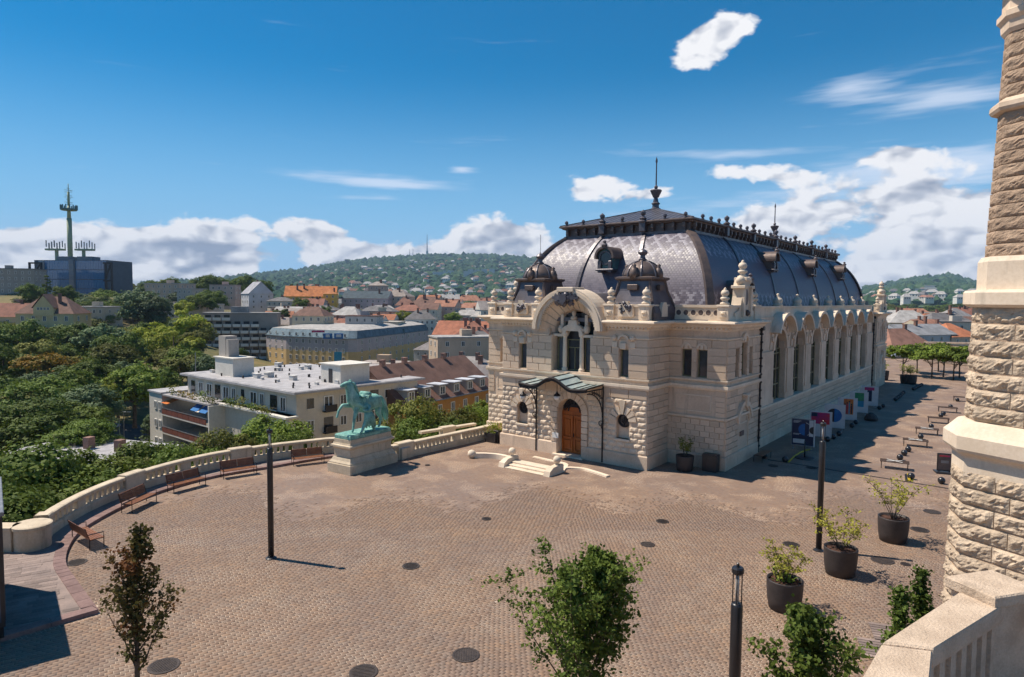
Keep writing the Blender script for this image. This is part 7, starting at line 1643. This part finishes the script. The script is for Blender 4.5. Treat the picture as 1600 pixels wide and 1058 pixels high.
H(1400, 494, 380, 44, 14, 10, 3, 3.2, (.40, .42, .46), 'flat', 0, (.50, .53, .58), (14, 2), 'long pale blue flat roof far beyond the hall', chim=0)
H(1385, 552, 128, 7, 8, 22, 3, 3.2, (.42, .34, .27), 'hip', 1.2, (.24, .28, .34), (2, 1), 'small stone gatehouse right behind the hall end', winm=True, base=2, chim=0)
# rubble wall and plane trees at the end of the plaza
wl = thing('rubble_wall', 'tall rough rubble stone wall behind the far row of trees', 'wall', (0, 0, 0))
a_, b_ = G(1442, 566, 1.2), G(1530, 560, 1.0)
a_, b_ = at(1442, 570, 118), at(1560, 570, 104); dd_ = (b_ - a_).normalized()
M['rubble'] = mat('rubble_stone', (.33, .25, .19), (.17, .13, .10), .95, 1.8, 4, .9, 3)
ob('wall_body', MB().loft([[(a_.x, a_.y, z), (b_.x, b_.y, z), (b_.x + 1, b_.y + 1.5, z), (a_.x + 1, a_.y + 1.5, z)] for z in (-2, 3.2)]).mesh('wall_body', M['rubble']), wl)
ob('coping', MB().loft([[(a_.x, a_.y - .1, 3.2 + k), (b_.x, b_.y - .1, 3.9 + k), (b_.x + 1, b_.y + 1.6, 3.9 + k), (a_.x + 1, a_.y + 1.6, 3.2 + k)] for k in (0, .25)]).mesh('coping', M['rubble']), wl)
rs_ = random.Random(8); SM = []
for v_ in range(5):
    mb = MB().cbox(0, -.12, 0, 1, 0, 1, .12); mb.v = [(x + rs_.uniform(-.06, .06), y + rs_.uniform(-.05, .05), z + rs_.uniform(-.06, .06)) for x, y, z in mb.v]; SM.append(mb.mesh('rubble_stone', M['rubble']))
Lr = (b_ - a_).length; k = 0
for r in range(9):
    s = 0
    while s < min(Lr, 16) and k < 290:
        l = rs_.uniform(.35, .9); p = a_ + dd_*s; o = ob('rubble_stone', SM[k % 5], wl, (p.x, p.y, -.9 + r*.46), math.atan2(dd_.y, dd_.x)); o.scale = (l*.94, 1, .42); s += l; k += 1
# ================================================================== HILLS
RID = [(-300, 452), (0, 450), (150, 448), (250, 446), (330, 441), (400, 432), (480, 424), (500, 420), (530, 415), (560, 410), (620, 405), (660, 402.5), (720, 401), (780, 403), (840, 408), (900, 417), (1000, 430), (1100, 444), (1250, 452), (1330, 453), (1380, 449), (1410, 441), (1440, 437), (1475, 435), (1500, 439), (1530, 447), (1600, 455), (1800, 458)]
rx = np.array([q[0] for q in RID], float); ry = np.array([q[1] for q in RID], float)
def fbm(x, y):
    return math.sin(x*1.7 + 1.3*math.sin(y*2.1))*.5 + math.sin(x*4.1 - y*3.3 + 1)*.28 + math.sin(x*9.7 + y*8.1)*.14 + math.sin(x*21 - y*17)*.08
def hill(a, u):
    """a azimuth, u 0 (foot) .. 1 (ridge) -> point"""
    px = 785 + F_PX*math.tan(a); py = float(np.interp(px, rx, ry)); r = 1500 + 3300*u
    zr = CAM_H + (468 + .0078*(px - 785) - py)/F_PX*4800*math.cos(a); z0 = 2
    z = z0 + (zr - z0)*(u**1.15) + 9*fbm(a*14, u*3.5)*u*(1 - u)*2 + 10*fbm(a*40, u*9)*u*(1 - u)
    return Vector((r*math.sin(a), r*math.cos(a), z))
M['hill'] = mat('wooded_hill', (.035, .075, .03), (.075, .11, .04), .95, .012, .06, .0, 1, coord='World')
vs, fs = [], []; na, nu = 150, 40
for i in range(nu + 4):
    for j in range(na):
        a = -.95 + 1.75*j/(na - 1)
        if i <= nu: vs.append(tuple(hill(a, i/nu)))
        else: p = hill(a, 1); k = i - nu; vs.append((p.x*(1 + .1*k), p.y*(1 + .1*k), p.z - 40*k*k))
for i in range(nu + 3):
    for j in range(na - 1): q = i*na + j; fs.append((q, q + 1, q + na + 1, q + na))
kind(MB().add(vs, fs).build('hills', M['hill'], None, True), 'structure')
# far wood on the hills: one mass of crowns
def wood():
    rg = np.random.default_rng(21); V = []; F = []; b = np.array([(1,0,0),(.5,.87,0),(-.5,.87,0),(-1,0,0),(-.5,-.87,0),(.5,-.87,0)], float); n = 0
    for k in range(9500):
        a = rg.uniform(-.5, .64); u = rg.random()**.8
        if .1 < a < .5: continue
        p = np.array(hill(a, u)); s = rg.uniform(9, 19)*(1 + .4*u); h = s*rg.uniform(.9, 1.5)
        ring0 = p + b*s*.75; ring1 = p + b[[1,2,3,4,5,0]]*s*np.array([1, 1, 1]) + np.array([0, 0, h*.5]) + rg.normal(0, s*.14, (6, 3)); top = p + np.array([0, 0, h]) + rg.normal(0, s*.15, 3)
        V += [*ring0, *ring1, top]; o = n
        for j in range(6): jj = (j + 1) % 6; F.append((o + j, o + jj, o + 6 + jj, o + 6 + j)); F.append((o + 6 + j, o + 6 + jj, o + 12, o + 12))
        n += 13
    return np.array(V), F
V_, F_ = wood(); me = bpy.data.meshes.new('hill_wood'); me.from_pydata([tuple(v) for v in V_], [], [tuple(dict.fromkeys(f)) for f in F_]); 
def wood_mat():
    m = bpy.data.materials.new('far_wood'); m.use_nodes = True; t = NT(m.node_tree); b = t.n['Principled BSDF']; g = t.new('ShaderNodeNewGeometry')
    t.l.new(t.mix(g.outputs['Random Per Island'], (.020, .055, .028), (.055, .095, .042)), b.inputs['Base Color']); b.inputs['Roughness'].default_value = .9; b.inputs['Specular IOR Level'].default_value = .1; return m
me.materials.append(wood_mat()); me.update(); hw = kind(ob('hill_wood', me), 'stuff'); hw['label'] = 'dense wood covering the far hillside'
# houses dotted on the hillside
HH = []
for k, (wc, rc) in enumerate([((.62, .58, .52), (.34, .17, .12)), ((.66, .62, .56), TER), ((.58, .54, .5), SLA), ((.68, .66, .62), (.44, .42, .40)), ((.60, .52, .40), (.22, .17, .15)), ((.66, .64, .60), LGR)]):
    w, d, h, r = 15, 11, 8.5, 5
    mb = MB().box(-w/2, -d/2, -6, w/2, d/2, h); mb.add([(-w/2 - .6, -d/2 - .6, h - .3), (w/2 + .6, -d/2 - .6, h - .3), (w/2 + .6, d/2 + .6, h - .3), (-w/2 - .6, d/2 + .6, h - .3), (-w/4, 0, h + r), (w/4, 0, h + r)], [(0, 1, 5, 4), (1, 2, 5), (2, 3, 4, 5), (3, 0, 4)], 1)
    for x in (-5, -1, 3): mb.box(x, -d/2 - .15, h - 4, x + 2, -d/2, h - 1.5, 2)
    HH.append(mb.mesh('hill_house', [wallm(wc), roofm(rc), M['glass']]))
BLK = MB().box(-14, -8, -8, 14, 8, 24).box(-14.4, -8.4, 24, 14.4, 8.4, 25).mesh('tower_block', [wallm((.58, .56, .54))])
rq = random.Random(31)
for k in range(270):
    while True:
        a = rq.uniform(-.30, .08) if k < 235 else rq.uniform(.50, .64); u = rq.random()**1.5*.78 + .03
        if k >= 235: u = rq.random()*.22
        break
    p = hill(a, u); hi = rq.randrange(6); o = ob('hill_house', HH[hi], None, p + Vector((0, 0, 10)), -a + rq.uniform(-.7, .7)); s = rq.uniform(.75, 1.3); o.scale = (s*rq.uniform(.8, 1.5), s, s)
    lb = 'tiny %s-roofed house among the trees of the %s hillside' % (('brown', 'terracotta', 'slate', 'pale', 'dark', 'light grey')[hi], 'far' if k < 235 else 'right-hand'); tag(o, lb, 'house', lb[5:])
for px, u, w in ((690, .35, 3.2), (700, .38, 2.0), (735, .36, 1.0), (745, .36, 1.0), (756, .37, 1.0), (768, .37, 1.0), (730, .30, 1.4), (1440, .16, 1.6), (1450, .16, 1.0)):
    a = AZ(px); p = hill(a, u); o = ob('tower_block', BLK, None, p + Vector((0, 0, 4)), -a); o.scale = (w*.8, 1, 1.1 if w < 1.5 else .8); tag(o, 'pale slab block of flats on the far hillside', 'building', 'slab blocks on the far hillside')
p = hill(AZ(667), .99); tv = thing('television_mast', 'thin television mast on the crest of the far hill', 'mast', p)
ob('base_tower', MB().tube([(0, 0, -5), (0, 0, 45)], [9, 8], 8).mesh('base_tower', wallm((.30, .38, .42))), tv); ob('spire', MB().tube([(0, 0, 45), (0, 0, 110), (0, 0, 165)], [4, 2.6, 1.2], 6).mesh('spire', M['steel']), tv)
for px in (640, 645): p = hill(AZ(px), .99); tag(ob('lattice_mast', MB().tube([(0, 0, -5), (0, 0, 62)], [3, 1.2], 5).mesh('lattice_mast', M['steel']), None, p), 'small lattice mast on the hill crest, ' + ('left' if px == 640 else 'right') + ' of the pair', 'mast', 'crest masts')

# ================================================================== TREES
PR = {}
def proto(k, *a, **kw):
    PR[k] = (tree_proto(*a, **kw), [True])
proto('a', 'broadleaf_tree', 101, 4.6, 11, 9000, .42, 'leaf', .2, 22, .28)
proto('b', 'broadleaf_tree', 102, 5.2, 11.5, 9000, .44, 'leafd', .2, 24, .30)
proto('c', 'broadleaf_tree', 103, 4.8, 12, 9000, .44, 'leafy', .18, 22, .28)
proto('d', 'broadleaf_tree', 104, 4.4, 9.5, 8000, .40, 'leafo', .18, 20, .25)
proto('e', 'broadleaf_tree', 105, 4.6, 10, 8000, .42, 'leafa', .2, 20, .25)
proto('f', 'broadleaf_tree', 106, 4.6, 11, 8000, .42, 'leafg', .18, 20, .25)
proto('p', 'poplar_tree', 107, 1.9, 16, 6000, .42, 'leafd', .06, 22, .25, cone=.35)
proto('s', 'spruce_tree', 108, 2.3, 9, 6000, .34, 'leafg', .06, 26, .18, cone=.9)
proto('n', 'broadleaf_tree', 109, 3.4, 8.5, 20000, .23, 'leaf', .18, 30, .2)
proto('m', 'broadleaf_tree', 110, 3.6, 8, 20000, .23, 'leafd', .16, 30, .2)
proto('o', 'broadleaf_tree', 111, 3.2, 7.5, 18000, .22, 'leafo', .16, 28, .18)
proto('q', 'plane_tree', 112, 2.2, 4.3, 5000, .26, 'leaf', .42, 16, .09)
def T(k, px, py, dep, H_, label, wk=1., group='trees in the park below the terrace', hs=1.):
    pr, first = PR[k]; z = at(px, py, dep); h0 = {'a': 11, 'b': 11.5, 'c': 12, 'd': 9.5, 'e': 10, 'f': 11, 'p': 16, 's': 9, 'n': 8.5, 'm': 8, 'o': 7.5, 'q': 4.3}[k]; s = H_/h0
    o = place(pr, first[0], label, (z.x, z.y, z.z - H_*.95), rh.uniform(0, 6.28), (s*wk, s*wk, s), group); first[0] = False; return o
GN = 'trees growing just below the terrace'
for a in [('m', 45, 700, 40, 12, 'big dark leafy tree at the left, nearest below the terrace', 1.0), ('n', 118, 702, 43, 11, 'green tree right of the big dark one, close below the balustrade', .95), ('m', 10, 735, 36, 10, 'dark tree behind the glass cabin at the left edge', 1.0), ('o', 160, 715, 46, 9, 'olive tree between the big dark tree and the flat grey roof', .9), ('n', 85, 748, 38, 9, 'low green crown directly behind the left balustrade', .8),
          ('n', 250, 678, 56, 11, 'fresh green tree below the white end wing of the apartment block', 1.0), ('o', 205, 712, 50, 8, 'small olive tree left of the white end wing', 1.0), ('m', 290, 690, 52, 9, 'dark round tree in front of the lower balconies', .8),
          ('n', 415, 645, 62, 12, 'tall bright tree behind the lamp post', .95), ('o', 358, 668, 58, 9, 'yellow-olive tree left of the lamp post tree', .85), ('n', 455, 668, 60, 9, 'lower green tree right behind the lamp post', .8),
          ('o', 640, 618, 57, 9, 'flowering olive bush beside the horse statue', .8), ('m', 668, 640, 56, 7, 'dark bush right of the statue', .9), ('o', 706, 636, 58, 7, 'yellow-green bush halfway between statue and hall', 1.0), ('n', 748, 622, 60, 8, 'leafy tree touching the left corner of the hall', .75), ('m', 722, 650, 57, 6, 'low dark bush below the leafy tree by the hall', 1.0)]: T(*a, group=GN)
for a in [('b', 30, 500, 190, 17, 'large dark tree below the terracotta roof', 1.1), ('a', 5, 540, 150, 15, 'green tree at the left edge of the park', 1.1), ('e', 75, 548, 148, 11, 'tree with yellow-orange autumn crown in the park', 1.25), ('d', 55, 530, 165, 11, 'olive tree behind the autumn-coloured one', 1.1), ('b', 118, 505, 195, 14, 'dark tree below the cream villa', 1.2), ('f', 160, 507, 190, 15, 'grey-green tree right of the cream villa', 1.2), ('b', 190, 520, 175, 14, 'dark green tree left of the yellow-green group', 1.1),
          ('f', 215, 452, 265, 20, 'tall grey-green tree left of the modern apartment house', 1.2), ('f', 242, 462, 262, 18, 'second tall grey-green tree beside the modern apartment house', 1.1), ('d', 180, 535, 155, 10, 'olive tree in the middle of the park', 1.2), ('a', 150, 560, 140, 11, 'mid-green tree in the middle of the park', 1.1), ('c', 295, 478, 215, 19, 'tall yellow-green tree before the tan block', 1.0), ('c', 270, 510, 190, 17, 'big bright yellow-green tree in the park', 1.25), ('c', 240, 500, 200, 12, 'smaller yellow-green tree left of the big bright one', 1.2), ('d', 306, 500, 215, 13, 'olive tree right of the tall yellow-green one', 1.0),
          ('a', 208, 568, 128, 13, 'round green tree above the dry grass slope', 1.15), ('f', 137, 603, 105, 10, 'grey-green tree above the flat grey roof', 1.2), ('b', 60, 590, 110, 11, 'dark tree in the left of the park', 1.25), ('n', 95, 628, 92, 10, 'leafy tree behind the near dark one', 1.5), ('m', 25, 625, 86, 11, 'broad dark tree at the left edge, mid park', 1.5), ('b', 10, 590, 120, 12, 'shadowy tree at the far left of the park', 1.2), ('m', 125, 655, 78, 7, 'low dark tree by the flat grey roof', 1.3), ('s', 233, 640, 118, 9, 'blue-grey spruce left of the white end wing', 1.0), ('f', 325, 555, 150, 11, 'grey willow-like tree behind the roof chimney', 1.1), ('m', 362, 540, 190, 9, 'dark tree before the balcony block', 1.0), ('a', 105, 575, 125, 10, 'green tree behind the grey-green one', 1.2), ('d', 285, 555, 150, 9, 'olive bush behind the apartment block', 1.3), ('b', 245, 575, 140, 9, 'dark bush behind the apartment block roof', 1.3)]: T(*a)
rq = random.Random(61); PK = {'a': 'mid-green', 'b': 'dark green', 'c': 'yellow-green', 'd': 'olive', 'f': 'grey-green'}
for k in range(64):
    px = rq.uniform(-10, 312); dep = rq.uniform(95, 300); kk = rq.choice('aabbccddff'); f_ = (dep - 95)/205
    if px > 235 and dep < 135: continue
    py = 640 - 165*f_**.62 + rq.uniform(-6, 14) - (12 if px > 200 and f_ > .5 else 0)
    T(kk, px, py, dep, rq.uniform(8, 13), PK[kk] + ' leafy tree in the thick of the park', 1.25, PK[kk] + ' trees crowding the park')
GS = 'trees on the skyline'
for a in [('p', 73, 424, 330, 19, 'dark column-shaped poplar before the glass office', 1.1), ('b', 48, 443, 300, 13, 'dark round tree left of the poplar', 1.0), ('b', 102, 446, 305, 12, 'dark round tree right of the poplar', 1.0), ('b', 325, 429, 455, 22, 'big dark tree on the skyline left of the hill', 1.3), ('a', 300, 440, 450, 17, 'green skyline tree right of the pinkish block', 1.2), ('b', 385, 430, 450, 21, 'dark skyline tree behind the white gabled house', 1.0), ('a', 262, 433, 480, 18, 'skyline tree above the pinkish block', 1.3), ('b', 235, 438, 500, 16, 'skyline tree left of the pinkish block', 1.3), ('d', 195, 440, 470, 16, 'low skyline tree right of the glass office', 1.3),
          ('a', 355, 436, 470, 17, 'skyline tree left of the dark pair', 1.2), ('b', 412, 438, 470, 15, 'skyline tree right of the gabled house', 1.0), ('s', 455, 440, 450, 14, 'dark conifer left of the orange roof', 1.0), ('b', 470, 466, 385, 10, 'dark round tree below the orange roof', 1.2), ('b', 440, 483, 330, 9, 'round tree beside the pale low roof', 1.2), ('b', 508, 478, 360, 10, 'dark tree between light grey houses', 1.0), ('c', 630, 483, 345, 10, 'yellow-green tree among the tenements', 1.2), ('a', 706, 487, 360, 10, 'green tree below the dark red hall', 1.3), ('a', 560, 481, 350, 8, 'small green tree above the hotel', 1.0), ('a', 170, 446, 440, 14, 'skyline tree touching the glass office', 1.2)]: T(*a, group=GS)
for i, (q, l) in enumerate([((1410.5, 587), 'first plane tree of the far row, beside the hall end'), ((1432.8, 583), 'second plane tree of the far row'), ((1455.7, 591), 'third plane tree of the far row, nearest'), ((1474, 589), 'fourth plane tree of the far row'), ((1489.4, 594), 'fifth plane tree of the far row, left of the tower'), ((1499, 590), 'sixth plane tree, half hidden by the tower'), ((1466, 581), 'plane tree farther back against the rubble wall')]):
    b = G(*q); pr, first = PR['q']; place(pr, first[0], l, b, i*1.3, (1.15, 1.15, 1.0), 'plane trees at the end of the plaza'); first[0] = False
for k in range(7):
    T('a' if k % 2 else 'd', 1385 + k*17, 549 - (k % 3)*2, 135 + 4*k, 7, 'leafy tree in the hedge-like row beyond the end of the plaza', 1.1, 'trees beyond the plaza end')
rq = random.Random(17)
for k in range(60):
    T(rq.choice('abdf'), rq.uniform(1375, 1520), rq.uniform(474, 489), rq.uniform(700, 1150), rq.uniform(9, 14), 'small dark tree in the green belt at the foot of the right-hand hill', 1.6, 'green belt trees at the right')
for k in range(60):
    T(rq.choice('abdf'), rq.uniform(400, 765), rq.uniform(470, 500), rq.uniform(480, 900), rq.uniform(9, 14), 'small tree between the roofs of the middle distance', 1.2, 'trees between distant roofs')
for k in range(42):
    kk = rq.choice('abbdf'); T(kk, rq.uniform(-10, 345), rq.uniform(452, 478), rq.uniform(300, 410), rq.uniform(10, 15), PK[kk] + ' tree on the slope below the glass office', 1.3, PK[kk] + ' trees on the office slope')
planter(G(1379, 594), 'far dark planter with a yellowing bush near the hall end', 1.25, 41, 'leafy', 1.1, 1.3, 500)
planter(G(1414.7, 599.3), 'left one of the two far planters standing together', 1.1, 43, 'leafy', 1.4, 1.2, 500); planter(G(1423.4, 600.3), 'right one of the two far planters standing together', 1.1, 44, 'leafy', 1.3, 1.2, 500)
# ================================================================== ROOFSCAPE OF THE MIDDLE DISTANCE
rq = random.Random(52); WC = [CREAM, WHITE, GREY, PINK, BEIGE, (.56, .50, .42), (.50, .38, .28), (.60, .55, .45)]; RC = [TER, ORA, BRO, SLA, (.30, .26, .24), (.36, .17, .11), LGR, (.28, .14, .10)]
WCN = ['cream', 'white', 'grey', 'pink', 'beige', 'pale', 'brownish', 'ivory']; RCN = ['terracotta', 'orange', 'brown', 'slate', 'grey-brown', 'russet', 'light grey', 'dark brown']
def filler(px, py, dep, near):
    w, d = rq.uniform(12, 24), rq.uniform(10, 14); wi, ri, rt_ = rq.randrange(8), rq.randrange(8), rq.choice(('gable', 'hip', 'hip', 'flat')); lb = '%s house with %s %s roof in the crowded %s roofscape' % (WCN[wi], RCN[ri], {'gable': 'gabled', 'hip': 'hipped', 'flat': 'flat'}[rt_], 'right-hand' if px > 1000 else 'distant' if not near else 'middle')
    house(px, py, dep, w, d, rq.uniform(-28, 28), rq.choice((2, 3, 3)), 3.2, WC[wi], rt_, rq.uniform(3.2, 5.2), RC[ri], (rq.randrange(4, 7), 2) if near else (3, 0), lb, group=lb[:lb.index(' in the')], chim=rq.choice((1, 2, 3)), base=10)
def tall(px, py, dep):
    wi, ri = rq.randrange(8), rq.randrange(8); rt_ = rq.choice(('hip', 'flat', 'gable')); lb = '%s tenement with %s %s roof packed behind the hotel' % (WCN[wi], RCN[ri], {'gable': 'gabled', 'hip': 'hipped', 'flat': 'flat'}[rt_])
    house(px, py, dep, rq.uniform(11, 19), 10, rq.uniform(-24, 14), 4, 3.2, WC[wi], rt_, rq.uniform(2.4, 4), RC[ri], (rq.randrange(4, 7), 3), lb, group=lb, chim=rq.choice((2, 3)), base=6, wh=1.7)
for k in range(34): filler(rq.uniform(400, 770), rq.uniform(476, 500), rq.uniform(330, 520), True)
for k in range(44): filler(rq.uniform(520, 790), rq.uniform(468, 480), rq.uniform(560, 1100), False)
for k in range(8): filler(rq.uniform(708, 775), rq.uniform(520, 548), rq.uniform(205, 245), True)
for k in range(30): tall(*((rq.uniform(425, 600), rq.uniform(488, 510), rq.uniform(296, 345)) if k < 18 else (rq.uniform(590, 720), rq.uniform(490, 512), rq.uniform(392, 440))))
for k in range(40): filler(rq.uniform(1375, 1530), rq.uniform(489, 503), rq.uniform(300, 750), k < 15)
for k in range(12): filler(rq.uniform(1378, 1520), rq.uniform(500, 520), rq.uniform(230, 310), True)
# grey flat roof in the park and a parked car
fr_ = thing('flat_roofed_shed', 'low building with pale grey flat roof among the park trees', 'building', at(135, 706, 74), -.3)
ob('walls', MB().box(-7, -4, -5, 8, 5, 0).mesh('walls', wallm((.38, .36, .34))), fr_); ob('roof', MB().box(-7.4, -4.4, 0, 8.4, 5.4, .3).mesh('roof', rfm), fr_)
for k in range(3): ob('chimney', MB().box(-5 + k*4.5, 0, .3, -4.2 + k*4.5, .9, 1.6).mesh('chimney', roofm((.3, .17, .13))), fr_)
def car(p, rz, label, c):
    o = thing('parked_car', label, 'car', p, rz, 'cars parked in the street'); m = mat('car_paint', c, tuple(x*.9 for x in c), .25, 2, 9, spec=.6)
    prof = [(-2.1, .35), (2.1, .35), (2.15, .65), (1.95, .82), (1.0, .92), (.45, 1.4), (-1.2, 1.45), (-1.85, .95), (-2.12, .88)]
    ob('body', MB().loft([[(x, y*(1 if z < .95 else .82), z) for x, z in prof] for y in (-.85, .85)]).mesh('body', m), o)
    ob('windows', MB().loft([[(x, y, z) for x, z in ((.85, .95), (.42, 1.33), (-1.15, 1.38), (-1.7, .97))] for y in (-.80, .80)]).mesh('windows', M['glass']), o)
    for sx in (-1.3, 1.3):
        for sy in (-.86, .86): ob('wheel', MB().lathe([(.1, -.1), (.31, -.1), (.31, .1), (.1, .1)], 12).xf(Matrix.Rotation(PI/2, 4, 'X')).mesh('wheel', M['black']), o, (sx, sy, .31))
    return o
for x, y, l, c in ((-88, 146.5, 'pale car parked on the street left of the white block', (.5, .5, .52)), (-97, 160, 'white car glimpsed between the park trees', (.7, .7, .7))): car(Vector((x, y, terr(x, y) + .4)), .1, l, c)
for px, dep in ((186, 138), (193, 132)): p = at(px, 645, dep); o = thing('street_lamp', 'thin grey street lamp by the park street, ' + ('left one' if px == 186 else 'right one'), 'lamp post', (p.x, p.y, p.z - 8), 0, 'street lamps by the park'); ob('pole', MB().tube([(0, 0, 0), (0, 0, 8)], .08, 6).mesh('pole', M['steel']), o); ob('arm', MB().tube([(0, 0, 8), (.9, 0, 8.2)], .05, 5).mesh('arm', M['steel']), o); ob('lamp_head', MB().cbox(.7, -.15, 8.1, 1.4, .15, 8.25, .03).mesh('lamp_head', M['white']), o)
# ================================================================== AIR
HZ = MB().box(-6500, -300, -40, 6500, 6800, 500)
hzm = bpy.data.materials.new('haze'); hzm.use_nodes = True; t = NT(hzm.node_tree); t.n.remove(t.n['Principled BSDF'])
pv = t.new('ShaderNodeVolumePrincipled', inp={'Color': (.50, .70, .98, 1), 'Density': .000075}); t.l.new(pv.outputs[0], t.n['Material Output'].inputs['Volume'])
hz_ = kind(HZ.build('haze', hzm), 'stuff'); hz_['label'] = 'thin blue summer haze over the town'
